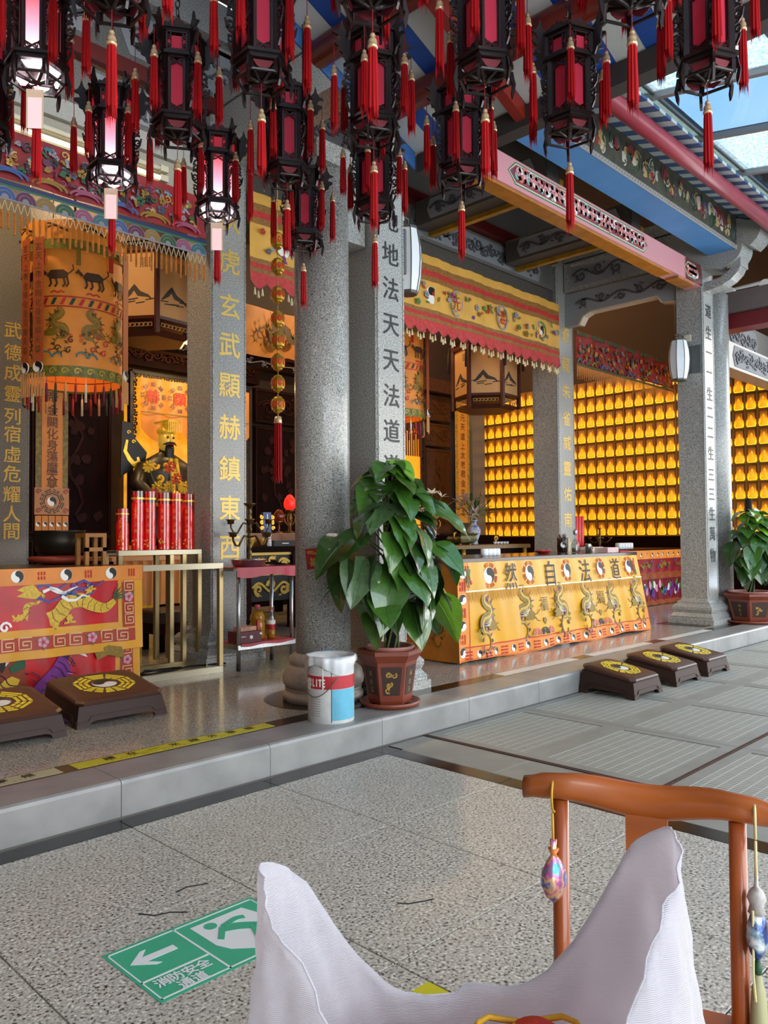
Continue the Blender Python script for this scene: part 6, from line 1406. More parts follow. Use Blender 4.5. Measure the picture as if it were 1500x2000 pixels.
# bearded seated statue
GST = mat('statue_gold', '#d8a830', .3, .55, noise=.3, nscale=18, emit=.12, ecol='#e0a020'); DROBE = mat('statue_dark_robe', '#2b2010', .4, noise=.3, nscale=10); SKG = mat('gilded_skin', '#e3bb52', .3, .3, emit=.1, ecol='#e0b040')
t = thing('statue', 'seated golden deity statue with a black beard and beaded crown', 'statue', (5.58, 9.6, 1.2)); SX_, SY_ = 5.58, 9.66
q = MB(); q.s = True; q.lathe([(.46, .0), (.5, .1), (.45, .35), (.36, .55), (.33, .75), (.40, .95), (.39, 1.08), (.2, 1.2), (.09, 1.26), (.085, 1.32)], (SX_, SY_, 1.15), 24, sy=.6); obj('body', q, DROBE, t)
q = MB(); q.s = True; q.lathe([(.03, 0), (.09, .02), (.115, .09), (.12, .17), (.1, .25), (.05, .29)], (SX_, SY_-.03, 2.42), 20, sx=.92); hd = obj('head', q, SKG, t)
q = MB(); q.s = True
for s_ in (-1, 1): q.lathe([(.001, -.018), (.016, -.008), (.016, .008), (.001, .018)], (SX_+s_*.043, SY_-.145, 2.60), 8, sy=.5)
obj('eye', q, BLACK, hd)
q = MB(); q.s = True; q.lathe([(.006, .07), (.014, .03), (.024, 0), (.012, -.012)], (SX_, SY_-.155, 2.545), 8); obj('nose', q, SKG, hd)
q = MB(); q.s = True; q.tube([(SX_-.035, SY_-.14, 2.505), (SX_, SY_-.15, 2.512), (SX_+.035, SY_-.14, 2.505)], .008, 6); obj('mouth', q, REDLINE, hd)
q = MB(); q.s = True; q.lathe([(.06, .08), (.07, .0), (.06, -.12), (.03, -.24), (.004, -.3)], (SX_, SY_-.12, 2.43), 12, sy=.45); q.tube([(SX_-.1, SY_-.12, 2.50), (SX_-.05, SY_-.155, 2.525), (SX_, SY_-.16, 2.53), (SX_+.05, SY_-.155, 2.525), (SX_+.1, SY_-.12, 2.5)], [.006, .014, .016, .014, .006], 6); obj('beard', q, BLACK, hd)
q = MB(); q.s = True; q.lathe([(.118, .22), (.125, .27), (.11, .3), (.07, .33), (.045, .40), (.001, .44)], (SX_, SY_-.02, 2.43), 18); cw = obj('crown', q, GST, hd)
q = MB(); q.box(SX_-.1, SX_+.1, SY_-.26, SY_+.12, 2.80, 2.825); obj('crown_board', q, GST, hd)
q = MB()
for k in range(8): q.tube([(SX_-.095+.027*k, SY_-.255, 2.80), (SX_-.095+.027*k, SY_-.25, 2.66)], .006, 5)
obj('bead_strings', q, GST, hd, kind='stuff')
q = MB(); q.s = True
for s_ in (-1, 1): q.tube([(SX_+s_*.33, SY_-.02, 2.2), (SX_+s_*.46, SY_-.1, 1.95), (SX_+s_*.4, SY_-.28, 1.78), (SX_+s_*.12, SY_-.36, 1.8)], [.10, .11, .12, .10], 12)
obj('sleeve', q, DROBE, t)
q = MB(); q.s = True
for s_ in (-1, 1): q.lathe([(.001, -.06), (.05, -.03), (.055, .02), (.001, .06)], (SX_+s_*.08, SY_-.4, 1.82), 10)
obj('hands', q, SKG, t)
rr = random.Random(2); q = MB()
fr = frame((SX_, SY_-.30, 1.9), (1, 0, .0), (0, 0.25, 1))
for k in range(26): x, z = rr.uniform(-.34, .34), rr.uniform(-.5, .35); ribbon(q, fr, spiral(x, z, .06, rr.random()*6, rr.choice((-1, 1)), 8), [.016*(1-.07*j) for j in range(9)], -.03, .02)
for s_ in (-.04, .04): ribbon(q, fr, [(s_, .42), (s_*1.2, .1), (s_*1.4, -.4)], .02, -.02, .03)
obj('robe_ornament', q, GST, t, kind='stuff')
q = MB(); q.loft([[(SX_-.5, SY_-.05), (SX_+.5, SY_-.05), (SX_+.5, SY_+.3), (SX_-.5, SY_+.3)]]*2, [S, 1.15]); obj('throne', q, GST, t)
# standard-bearer banner beside the statue
t = thing('black_banner', 'black pennant with a golden beast beside the statue', 'banner', (5.17, 9.7, 2.0)); q = MB(); q.prism([(-.16, -.35), (.2, -.1), (.22, .0), (.05, .18), (-.02, .38), (-.14, .4)], fY(5.14, 9.76, 2.4), -.01, .01); obj('cloth', q, BLACK, t)
q = MB(); ribbon(q, fY(5.12, 9.748, 2.35), [(-.05, .2), (-.08, .05), (-.02, -.05), (.05, -.12), (.12, -.08), (.1, -.02)], [.015, .025, .03, .035, .03, .015], 0, .01); [ribbon(q, fY(5.14, 9.748, 2.55), spiral(x, z, .03, 0, 1, 8), .006, 0, .008) for x, z in ((-.05, .1), (.02, -.02))]; obj('golden_beast', q, GST, t, kind='stuff')
# flowers, censer and offerings in front of the statue
t = thing('flower_arrangement', 'red and gold flowers before the golden statue', 'flowers', (5.95, 9.2, 1.2))
for k in range(9):
    x, y, z = 5.0+.08*k+rr.uniform(-.04, .04), 9.1+rr.uniform(-.08, .08), 1.95+rr.uniform(-.14, .22); q = MB()
    for j in range(9): a = 2*PI*j/9; q.prism([(0, 0), (.07*math.cos(a-.25), .07*math.sin(a-.25)), (.085*math.cos(a), .085*math.sin(a)), (.07*math.cos(a+.25), .07*math.sin(a+.25))], frame((x, y, z), (1, 0, 0), (0, -.3, 1)), 0, .01)
    f_ = obj('bloom', q, mat('bloom_red', '#c03018', .5) if k % 2 else GST, t); q = MB(); q.s = True; q.lathe([(.025, 0), (.02, .02), (.001, .026)], (x, y-.03, z), 8); obj('bloom_heart', q, GOLDM, f_); q = MB(); q.tube([(x, y, z), (5.4, 9.12, 1.25)], .006, 5); obj('stem', q, STEM, t)
t = thing('offering_table', 'dark table under the flowers in front of the shrine', 'table', (6.1, 9.1, S)); q = MB(); q.bbox(5.2, 7.3, 8.85, 9.35, 1.15, 1.2, .006); obj('table_top', q, DKWOOD, t)
for x in (5.25, 7.15):
    for y in (8.9, 9.22): q = MB(); q.box(x, x+.1, y, y+.08, S, 1.15); obj('leg', q, DKWOOD, t)
# second shrine at the back of the far hall
t2 = shrine(9.35, 11.35, 1.3, 3.3, 'orange lit shrine niche behind the tall potted plant', True)
q = MB(); 
for k in range(9): q.box(10.7+.06*k, 10.72+.06*k, 10.0, 10.02, 2.75, 3.2)
tag(obj('dark_strings', q, mat('dark_string', '#2a160c', .6)), 'dark strings hanging before the orange lit niche', 'strings')
t = thing('carved_screen', 'brown carved door panels beside the orange lit niche', 'screen', (11.7, 10.1, S))
panel(11.42, 12.2, 1.3, 2.95, BRNWOOD, seed=61, cm=BRNWOOD); panel(11.42, 12.2, 3.0, 3.45, BRNWOOD, seed=62, cm=BRNWOOD); panel(11.42, 12.2, 3.5, 4.0, BRNWOOD, seed=63, cm=BRNWOOD); panel(11.42, 12.2, .17, 1.25, BRNWOOD, seed=64, cm=BRNWOOD)
q = MB(); q.box(9.31, 12.54, 10.0, 10.18, 4.05, 4.3); obj('header', q, BRNWOOD, t); q = MB(); q.box(9.31, 12.54, 10.02, 10.18, 4.3, 5.9); obj('upper_panel', q, MATS['dark_panel'], t)
q = MB(); q.box(12.55, 12.95, 9.85, 10.18, S, 5.9); tag(obj('stone_pier', q, G_COLD), 'dark stone pier in the corner by the votive lamps', 'column')
# second-row dragon hanging between screens, seen past the gold string
t = thing('valance', 'amber dragon hanging deep in the near hall behind the gold lantern string', 'valance', (6.3, 8.5, 3.7)); q = MB(); q.s = True; q.grid(lambda u, v: V((4.2+5.2*u, 8.5+.03*math.sin(u*30), 3.70+.6*v-.06*abs(math.sin(u*4*PI))*(1-v))), 60, 4); obj('cloth', q, mat('amber_cloth', '#b8741e', .55, noise=.25, nscale=5), t)
dragon(frame((6.5, 8.44, 3.98), (0, 0, 1), (1, 0, 0)), .6, 0, t, (MATS['dark_thread'], OLIVE, OLIVE, MATS['mustard_thread'], MATS['dark_thread'], OLIVE)); dragon(frame((8.3, 8.44, 3.98), (0, 0, 1), (1, 0, 0)), .6, 0, t, (MATS['dark_thread'], OLIVE, OLIVE, MATS['mustard_thread'], MATS['dark_thread'], OLIVE)); dragon(frame((5.2, 8.44, 3.98), (0, 0, -1), (-1, 0, 0)), .5, 1, t, (MATS['dark_thread'], OLIVE, OLIVE, MATS['mustard_thread'], MATS['dark_thread'], OLIVE))
q = MB(); q.box(4.2, 9.4, 8.55, 8.7, 3.5, 3.66); lt = obj('dark_carved_rail', q, DKWOOD); tag(lt, 'dark carved rail below the amber dragon hanging', 'rail'); q = MB(); scrolls(q, fY(6.8, 8.55, 3.58), 5, .13, 0, .01, 4, 20, .01); obj('rail_carving', q, mat('grey_inlay', '#77706a', .5), lt, kind='stuff')
# ================================================================ hanging cylinder canopies
def wrapcyl(o, cx, cy, r, a0):
    for v in o.data.vertices:
        a = a0+v.co.x/r; rr = r-v.co.y; v.co = (cx+rr*math.cos(a), cy+rr*math.sin(a), v.co.z)
    for ch in o.children: wrapcyl(ch, cx, cy, r, a0)
def canopy(cx, cy, r, z0, z1, label, seed, sides):
    t = thing('canopy_lantern', label, 'lantern', (cx, cy, z0)); rr = random.Random(seed); h = z1-z0
    SILK = mat('canopy_silk', '#d2822c', .55, noise=.15, nscale=6, emit=.05, ecol='#e08028')
    q = MB(); q.s = True; q.grid(lambda u, v: V((cx+(r+.008*math.sin(u*44))*math.cos(2*PI*u), cy+(r+.008*math.sin(u*44))*math.sin(2*PI*u), z0+.1+(h-.1)*v)), 72, 4, cu=True); obj('silk_wall', q, SILK, t)
    q = MB(); q.s = True; q.grid(lambda u, v: V((cx+(r+.03+.01*math.sin(u*60))*math.cos(2*PI*u), cy+(r+.03+.01*math.sin(u*60))*math.sin(2*PI*u), z1-.02+.17*v)), 60, 3, cu=True); obj('top_skirt', q, SILK, t)
    GRB = mat('canopy_green_gold', '#7d7a2a', .5, noise=.5, nscale=22)
    for a, b, o_ in ((z0, z0+.1, .022), (z1-.11, z1-.02, .026)):
        q = MB(); q.s = True; q.grid(lambda u, v: V((cx+(r+o_)*math.cos(2*PI*u), cy+(r+o_)*math.sin(2*PI*u), a+(b-a)*v)), 48, 1, cu=True); obj('brocade_band', q, GRB, t)
    for k in range(26):
        a = 2*PI*k/26; fr = frame((cx+(r+.024)*math.cos(a), cy+(r+.024)*math.sin(a), z0+.05), (-math.sin(a), math.cos(a), 0), (0, 0, 1)); q = MB(); ribbon(q, fr, spiral(0, 0, .035, 0, 1.1, 8), .006, 0, .003); obj('gilt_curl', q, GOLDP, t)
    for z in (z0+h*.5, z0+h*.57): q = MB(); q.s = True; q.lathe([(r+.01, 0), (r+.012, .012)], (cx, cy, z), 48, cap=False); obj('piping', q, REDLINE, t)
    for k in range(34):
        a = 2*PI*k/34; fr = frame((cx+(r+.01)*math.cos(a), cy+(r+.01)*math.sin(a), z0+h*.54), (-math.sin(a), math.cos(a), 0), (0, 0, 1)); q = MB(); q.prism([(-.03, -.03), (.0, -.03), (.03, .03), (0, .03)], fr, 0, .003); obj('braid_stitch', q, (REDLINE, mat('bottle_thread', '#1f3a34', .6))[k % 2], t)
    DK = mat('sepia_thread', '#3c2410', .6)
    for k in range(9):
        a = PI*.72+k*2*PI/9+seed; fr = frame((cx+(r+.014)*math.cos(a), cy+(r+.014)*math.sin(a), z0+h*.30), (-math.sin(a), math.cos(a), 0), (0, 0, 1))
        dd = dragon(frame((0, 0, z0+h*.31), (1, 0, 0), (0, 0, 1)), .36, k % 2, t, (MATS['gold_thread'], MATS['mustard_thread'], DK, MATS['mustard_thread'], DK, REDLINE)); wrapcyl(dd, cx, cy, r+.011, a)
        q = MB()
        for x, y in ((.05, .0), (.12, -.05), (.0, -.12), (.1, -.14)): ribbon(q, fr, spiral(x, y, .032, x*9, 1.1, 9), .0055, 0, .003)
        obj('cloud_curl', q, (REDLINE, DK)[k % 2], t)
        q = MB(); ribbon(q, fr, arc(-.1, -.2, .05, 0, PI, 7), .007, 0, .003); ribbon(q, fr, arc(.0, -.2, .04, 0, PI, 7), .007, 0, .003); obj('wave', q, MATS['teal_thread'], t)
        fr = frame((cx+(r+.014)*math.cos(a), cy+(r+.014)*math.sin(a), z0+h*.72), (-math.sin(a), math.cos(a), 0), (0, 0, 1)); q = MB()
        q.prism([(-.1, .0), (-.06, .05), (.05, .055), (.1, .02), (.08, -.02), (-.06, -.03)], fr, 0, .003)
        for x in (-.07, -.02, .05, .08): ribbon(q, fr, [(x, -.01), (x+.015, -.07), (x-.005, -.1)], .009, 0, .003)
        ribbon(q, fr, [(-.1, .01), (-.14, .05), (-.15, .02)], .015, 0, .003); ribbon(q, fr, [(.1, .02), (.14, .06), (.13, .1)], .006, 0, .003); obj('zodiac_beast', q, DK, t)
        q = MB(); ribbon(q, fr, [(-.06, -.15), (-.03, -.135), (0, -.15), (.03, -.135), (.06, -.15)], .007, 0, .003); obj('cloud_curl', q, REDLINE, t)
        q = MB(); fr = frame((cx+(r+.045)*math.cos(a), cy+(r+.045)*math.sin(a), z1+.06), (-math.sin(a), math.cos(a), 0), (0, 0, 1)); [ribbon(q, fr, [(-.1+.05*j, .03*math.sin(j+i)+.02*i) for j in range(5)], .008, 0, .003) for i in range(2)]; obj('top_cloud', q, DK, t)
        q = MB(); a2 = a+.4; q.box(cx+(r+.028)*math.cos(a2)-.02, cx+(r+.028)*math.cos(a2)+.02, cy+(r+.028)*math.sin(a2)-.003, cy+(r+.028)*math.sin(a2)+.003, z1-.25, z1-.11); obj('short_fringe', q, (REDLINE, OLIVE)[k % 2], t)
    tc = [REDLINE, mat('ivory_tassel', '#d8cfae', .6), mat('crimson_tassel', '#9a1c24', .6), mat('sand_tassel', '#c8935a', .6), mat('green_tassel', '#2a3a24', .6), mat('plum_tassel', '#6a1c3c', .6)]
    for k in range(32):
        a = 2*PI*k/32; x, y = cx+(r+.01)*math.cos(a), cy+(r+.01)*math.sin(a); q = MB(); q.s = True; q.lathe([(.003, .0), (.003, -.05), (.009, -.06), (.011, -.09), (.012, -.22), (.001, -.22)], (x, y, z0), 7); obj('tassel', q, tc[k*5 % 6], t)
    q = MB(); q.lathe([(r, z0+.02), (r*.98, z0+.015), (r*.98, z0+.09)], (cx, cy, 0), 40, cap=False); obj('inner_lining', q, SILK, t)
    for i, (a, gl) in enumerate(sides):
        x, y = cx+(r+.07)*math.cos(a), cy+(r+.07)*math.sin(a); fr = frame((x, y, 0), (-math.sin(a), math.cos(a), 0), (0, 0, 1)); tilt = fr
        q = MB(); q.prism([(-.055, z0+.12), (.055, z0+.12), (.055, z1-.02), (-.055, z1-.02)], fr, 0, .006); st = obj('streamer', q, mat('rust_streamer', '#a04a1e', .6), t)
        zz = z1-.1
        for c_ in gl: q = MB(); put_glyph(q, c_, fr, .075, .008, 0, zz); obj('character', q, MATS['dark_thread'], st); zz -= .083
        q = MB(); yinyang(q, frame((x, y, z0+.08), (-math.sin(a), math.cos(a), 0), (0, 0, 1)), .05, .009); obj('yin_yang', q, [WHITE, BLACK], st)
        q = MB(); [q.prism([(-.07+.03*k, z0+.03), (-.052+.03*k, z0+.03), (-.052+.03*k, z0-.18), (-.07+.03*k, z0-.18)], fr, 0, .005) for k in range(5)]; obj('tails', q, MATS['sand_tassel'], st)
    q = MB(); q.s = True; q.lathe([(r-.02, z1+.1), (.02, z1+.2), (.012, z1+.22), (.012, 5.28), (.001, 5.29)], (cx, cy, 0), 20, cap=False); obj('hanger', q, REDWOOD, t)
    l = bpy.data.lights.new('canopy_bulb', 'POINT'); l.energy = 5; l.color = (1, .62, .25); l.shadow_soft_size = .1; lo = bpy.data.objects.new('bulb', l); COL.objects.link(lo); lo.parent = t; lo.location = (0, 0, h*.75)
TXT = '玄天上帝金闕化身蕩魔天尊'
canopy(3.24, 7.25, .42, 2.68, 3.93, 'embroidered orange cylinder canopy lantern hanging left of the gilded column', 1, [(PI*1.06, TXT), (PI*1.16, TXT), (-PI*.28, '')])
canopy(7.52, 7.25, .42, 2.78, 3.98, 'second orange cylinder canopy lantern behind the black lettered column', 4, [(-PI*.34, TXT), (-PI*.24, TXT)])
# ================================================================ painted hexagonal palace lanterns
def hexlant(cx, cy, r, z0, z1, label, ph):
    t = thing('painted_lantern', label, 'lantern', (cx, cy, z0)); h = z1-z0
    WD = mat('red_brown_frame', '#43190f', .45)
    def hp(R_): return [(cx+R_*math.cos(PI/3*k+ph), cy+R_*math.sin(PI/3*k+ph)) for k in range(6)]
    q = MB(); q.loft([hp(r), hp(r*1.03)], [z0+.17, z0+.2]); q.loft([hp(r*.8), hp(r)], [z0, z0+.05]); q.loft([hp(r*1.04), hp(r*1.06)], [z1-.13, z1-.08]); q.loft([hp(r*1.02), hp(r*.5)], [z1-.02, z1+.06])
    for x, y in hp(r*.99): q.box(x-.022, x+.022, y-.022, y+.022, z0+.02, z1)
    obj('frame', q, WD, t)
    for k in range(6):
        a, b = V((*hp(r*.97)[k], 0)), V((*hp(r*.97)[(k+1) % 6], 0)); w_ = (b-a).length-.03; fr = frame((a+b)/2, b-a, (0, 0, 1))
        q = MB(); q.prism([(-w_/2, z0+.2), (w_/2, z0+.2), (w_/2, z1-.13), (-w_/2, z1-.13)], fr, -.006, 0); pn = obj('paper_panel', q, mat('lantern_paper', '#b98d58', .6, noise=.06, nscale=5), t)
        q = MB(); rr = random.Random(k); m_ = (z0+z1)/2
        ribbon(q, fr, [(-w_*.38, m_-.13), (-w_*.2, m_-.06), (-w_*.08, m_+.0), (w_*.05, m_-.07), (w_*.3, m_-.1), (w_*.4, m_-.14)], [.008, .025, .035, .03, .014, .006], 0, .002)
        for j in range(6): x, z = rr.uniform(-.35, .35)*w_, m_-.18+.08*rr.random(); ribbon(q, fr, [(x-.05, z), (x+.05, z+.012)], .006, 0, .002)
        obj('ink_landscape', q, mat('ink_grey', '#2f2a24', .7), pn)
        q = MB(); [q.prism([(w_*(.08+.06*c_), z1-.2-.018*r_), (w_*(.08+.06*c_)+.012, z1-.2-.018*r_), (w_*(.08+.06*c_)+.012, z1-.212-.018*r_), (w_*(.08+.06*c_), z1-.212-.018*r_)], fr, 0, .0015) for c_ in range(5) for r_ in range(6)]; obj('verse_lines', q, MATS['ink_grey'], pn, kind='stuff')
        q = MB(); [fretadd(q, fr, -w_*.42+w_*.12*(j+.5), z0+.11, w_*.1) for j in range(7)]; obj('fret_band', q, MATS['lantern_paper'], t)
        q = MB(); [ribbon(q, fr, spiral(-w_*.4+w_*.16*j, z1-.05, .022, 0, 1, 7), .006, -.01, .004) for j in range(6)]; obj('pierced_frieze', q, WD, t)
        x, y = hp(r*1.14)[k]; q = MB(); q.s = True; q.lathe([(.003, .04), (.004, -.03), (.012, -.05), (.016, -.12), (.02, -.32), (.001, -.33)], (x, y, z1-.1), 8); q.tube([(x, y, z1-.08), tuple((V((x, y, 0))*.9+V((cx, cy, 0))*.1).xy)+(z1-.05,)], .008, 5); obj('tassel', q, mat('dark_tassel', '#22100e', .7), t)
    q = MB(); q.lathe([(.01, z1+.05), (.01, 5.28)], (cx, cy, 0), 8); obj('hanger', q, WD, t)
    q = MB(); q.add([(x, y, z0+.055) for x, y in hp(r*.78)], [tuple(range(6))]); obj('base_glass', q, mat('dim_base', '#6a4a2c', .6), t)
def fretadd(q, fr, x, z, s):
    for a, b, c, d in ((-.5, .5, .38, .5), (-.5, -.38, -.5, .5), (.38, .5, -.5, .5), (-.1, .5, -.5, -.38)): q.prism([(x+a*s, z+c*s), (x+b*s, z+c*s), (x+b*s, z+d*s), (x+a*s, z+d*s)], fr, 0, .005)
hexlant(4.46, 8.0, .46, 3.42, 4.45, 'painted hexagonal lantern hanging beside the orange cylinder canopy', .12)
hexlant(8.98, 6.8, .46, 3.0, 3.98, 'painted hexagonal lantern hanging before the votive lamps', .12)
# ================================================================ hanging banners
def banner(cx, y, w_, z0, z1, label, txt, zs, csz, foot, tone):
    t = thing('hanging_banner', label, 'banner', (cx, y, z0)); OG = mat('banner_orange'+tone, '#c07a34' if tone == 'a' else '#d89430', .6, noise=.12, nscale=8); BR = mat('banner_brocade'+tone, '#77682c' if tone == 'a' else '#b8902e', .6, noise=.5, nscale=26)
    q = MB(); q.box(cx-w_/2, cx+w_/2, y, y+.01, z0, z1); obj('brocade_edge', q, BR, t); q = MB(); q.box(cx-w_*.32, cx+w_*.32, y-.004, y, z0, z1-.03); obj('orange_field', q, OG, t)
    q = MB(); q.tube([(cx-w_*.5, y+.005, z1), (cx+w_*.5, y+.005, z1)], .012, 6); q.tube([(cx, y+.005, z1), (cx, y+.005, 5.99)], .005, 5); obj('hanging_rod', q, DKWOOD, t)
    for c_, z in zip(txt, zs): q = MB(); put_glyph(q, c_, fY(cx, y-.004, z), csz, .002, bold=.003); obj('character', q, mat('rust_character', '#5a3312', .6), t)
    if foot:
        q = MB(); q.box(cx-w_*.53, cx+w_*.53, y-.005, y+.005, z0-.28, z0); ft = obj('foot_panel', q, mat('foot_cloth', '#b07a4c', .6, noise=.2, nscale=12), t)
        fr = fY(cx, y-.005, z0-.14); q = MB()
        for k in range(8): a = PI/4*k+PI/8; trigram(q, fY(cx+.1*math.cos(a), y-.005, z0-.14+.1*math.sin(a)), .07, .05, .002, k, rot=a-PI/2)
        obj('trigram_ring', q, BLACK, ft); q = MB(); yinyang(q, fr, .05, .002); obj('yin_yang', q, [WHITE, BLACK], ft)
        q = MB(); [ribbon(q, fr, spiral(sx*w_*.42, sz*.1, .03, 0, 1, 7), .01, 0, .002) for sx in (-1, 1) for sz in (-1, 1)]; obj('corner_curls', q, RUSTR, ft, kind='stuff')
        for k in range(5):
            x = cx-w_*.42+w_*.21*k; q = MB(); q.prism([(x-.032, z0-.52), (x, z0-.545), (x+.032, z0-.52), (x+.032, z0-.29), (x-.032, z0-.29)], fY(0, y, 0), 0, .004); tb = obj('tail_tab', q, OG, t); q = MB(); yinyang(q, fY(x, y-.004, z0-.38), .024, .002); obj('yin_yang', q, [WHITE, BLACK], tb)
banner(3.475, 8.3, .34, 1.78, 3.9, 'long orange banner with dark characters beside the shaded granite column', '帝金闕化身蕩魔天尊', [2.72, 2.585, 2.45, 2.33, 2.215, 2.1, 1.985, 1.88, 1.80][0:0] or [2.74, 2.60, 2.47, 2.35, 2.23, 2.11, 1.995, 1.915, 1.83], .125, True, 'a')
banner(11.92, 9.6, .42, 1.5, 3.9, 'tall gold edged banner with dark characters before the carved brown panels', '德元天道上太老君金玄魔天', [3.7-.18*k for k in range(12)], .15, False, 'b')
# ================================================================ gold lantern string
t = thing('gold_lantern_string', 'string of small gold and red lanterns ending in a long red tassel', 'ornament', (4.12, 5.3, 2.2))
RP = mat('red_window', '#c22a18', .4, emit=.1, ecol='#c02010')
for z in (3.76, 3.54, 3.3, 3.09, 2.905, 2.725, 2.545, 2.365):
    q = MB(); q.s = False; q.lathe([(.012, -.075), (.035, -.062), (.04, -.05), (.052, -.045), (.058, -.02), (.058, .02), (.052, .045), (.04, .05), (.035, .062), (.012, .075)], (4.12, 5.3, z), 8); b_ = obj('gold_bead_lantern', q, GOLDM, t)
    for k in range(8):
        a = PI/4*(k+.5); fr = frame((4.12+.0537*math.cos(a), 5.3+.0537*math.sin(a), z), (-math.sin(a), math.cos(a), 0), (0, 0, 1)); q = MB(); q.prism(circ(0, 0, .017, 10)if 0 else [(.014*math.cos(c), .028*math.sin(c)) for c in [2*PI*i/10 for i in range(10)]], fr, -.002, .004); w_ = obj('red_window', q, RP, b_)
        q = MB(); q.prism([(.006*math.cos(c), .013*math.sin(c)) for c in [2*PI*i/7 for i in range(7)]], fr, .004, .007); obj('gilt_medallion', q, GOLDM, w_)
q = MB(); q.tube([(4.12, 5.3, 4.6), (4.12, 5.3, 2.22)], .004, 6); obj('cord', q, GOLDP, t)
q = MB(); q.s = True; q.lathe([(.01, .03), (.03, .02), (.034, -.03), (.03, -.035)], (4.12, 5.3, 2.24), 14); obj('tassel_cap', q, MATS['tassel_cap'], t)
q = MB(); n = 20
for k in range(n): a = 2*PI*k/n; r = .03*(1 if k % 2 else .75); q.tube([(4.12+r*.9*math.cos(a), 5.3+r*.9*math.sin(a), 2.21), (4.12+r*math.cos(a), 5.3+r*math.sin(a), 1.75-.06*((k*7) % 5)/5)], .005, 4)
obj('red_tassel', q, TAS, t, kind=None)
# ================================================================ dark altar with gilded carving, and what stands on it
t = thing('dark_altar', 'black and gold carved altar table seen under the steel table', 'table', (6.2, 7.7, S))
q = MB(); q.bbox(5.25, 7.3, 7.48, 8.1, 1.08, 1.14, .006); obj('table_top', q, DKWOOD, t)
q = MB(); q.box(5.3, 7.2, 7.55, 8.05, .5, 1.08); obj('front', q, BLACK, t)
for x in (5.3, 6.05, 7.05): q = MB(); q.box(x, x+.14, 7.5, 7.62, S, 1.08); obj('leg', q, REDWOOD, t)
for z, hh in ((.95, .2), (.66, .24)): q = MB(); scrolls(q, fY(5.75, 7.55, z), .55, hh, 0, .02, int(z*10), 3, .024); scrolls(q, fY(6.62, 7.55, z), .8, hh, 0, .02, int(z*20), 3, .024); obj('gilded_carving', q, mat('gilt_carving', '#b99a48', .4, .5), t, kind='stuff')
q = MB(); q.box(5.3, 7.2, 7.53, 7.56, .8, .83); q.box(5.3, 7.2, 7.53, 7.56, 1.04, 1.07); obj('gilt_strip', q, MATS['gilt_carving'], t)
t = thing('altar_step', 'brown stepped ledge at the back of the black and gold altar', 'ledge', (6.3, 8.0, 1.14)); q = MB(); q.bbox(5.3, 7.3, 7.9, 8.25, 1.141, 1.3, .006); obj('ledge', q, mat('chestnut_ledge', '#7a4524', .4), t)
t = thing('speaker_box', 'flat black electronic box on the black and gold altar', 'box', (6.1, 7.65, 1.14)); q = MB(); q.bbox(5.85, 6.2, 7.62, 7.85, 1.141, 1.21, .006); obj('case', q, BLACK, t); q = MB(); q.box(5.98, 6.08, 7.617, 7.62, 1.17, 1.18); obj('display', q, WHITE, t)
LRED = mat('lotus_glow', '#ff1c14', .4, emit=.9, ecol='#ff1810')
def lotus(x, y, z, h, lab, s=1):
    t = thing('lotus_lamp', lab, 'lamp', (x, y, z)); q = MB(); q.s = True
    q.lathe([(.05*s, 0), (.055*s, .012), (.02*s, .03), (.016*s, h*.3), (.035*s, h*.38), (.018*s, h*.46), (.016*s, h*.52), (.05*s, h*.56), (.05*s, h*.6)], (x, y, z), 14); obj('stand', q, mat('dark_gilt', '#6a4a22', .4, .6), t)
    q = MB(); q.s = True; q.lathe([(.04*s, h*.6), (.062*s, h*.66), (.068*s, h*.76), (.055*s, h*.88), (.025*s, h*.97), (.001, h)], (x, y, z), 16); obj('red_bulb', q, LRED, t)
    for k in range(4): a = k*PI/2+.5; q = MB(); q.tube([(x+.05*s*math.cos(a)*c_, y+.05*s*math.sin(a)*c_, z+h*d) for c_, d in ((.5, .2), (1.2, .3), (1.3, .42), (.9, .5))], .005, 5); obj('filigree', q, GOLDM, t)
lotus(6.42, 8.02, 1.301, .50, 'glowing red lotus lamp beside the round column', 1.15)
t = thing('unlit_lotus_lamp', 'unlit amber glass lotus lamp next to the glowing red lotus', 'lamp', (6.28, 7.98, 1.3)); q = MB(); q.s = True; q.lathe([(.05, 0), (.05, .01), (.01, .02), (.01, .13), (.05, .15)], (6.23, 8.0, 1.301), 12); obj('stand', q, mat('copper_stand', '#a0603c', .35, .6), t); q = MB(); q.s = True; q.lathe([(.05, .15), (.075, .19), (.07, .24), (.03, .29), (.001, .31)], (6.23, 8.0, 1.301), 14); obj('shade', q, mat('amber_glass', '#8a3420', .15, trans=.4), t)
t = thing('spirit_tablet', 'upright blue tablet in a gilded frame on the altar ledge', 'tablet', (6.0, 7.98, 1.3)); q = MB(); q.bbox(5.95, 6.08, 7.96, 8.0, 1.301, 1.56, .004); obj('tablet', q, mat('tablet_blue', '#28427a', .4), t); q = MB(); [ribbon(q, fY(x, 7.958, 1.36+.07*k), spiral(0, 0, .028, k, 1.2, 8), .009, -.01, .006) for x in (5.93, 6.1) for k in range(3)]; obj('gilded_frame', q, GOLDM, t); q = MB(); q.box(6.008, 6.022, 7.956, 7.96, 1.33, 1.54); obj('white_script', q, WHITE, t)
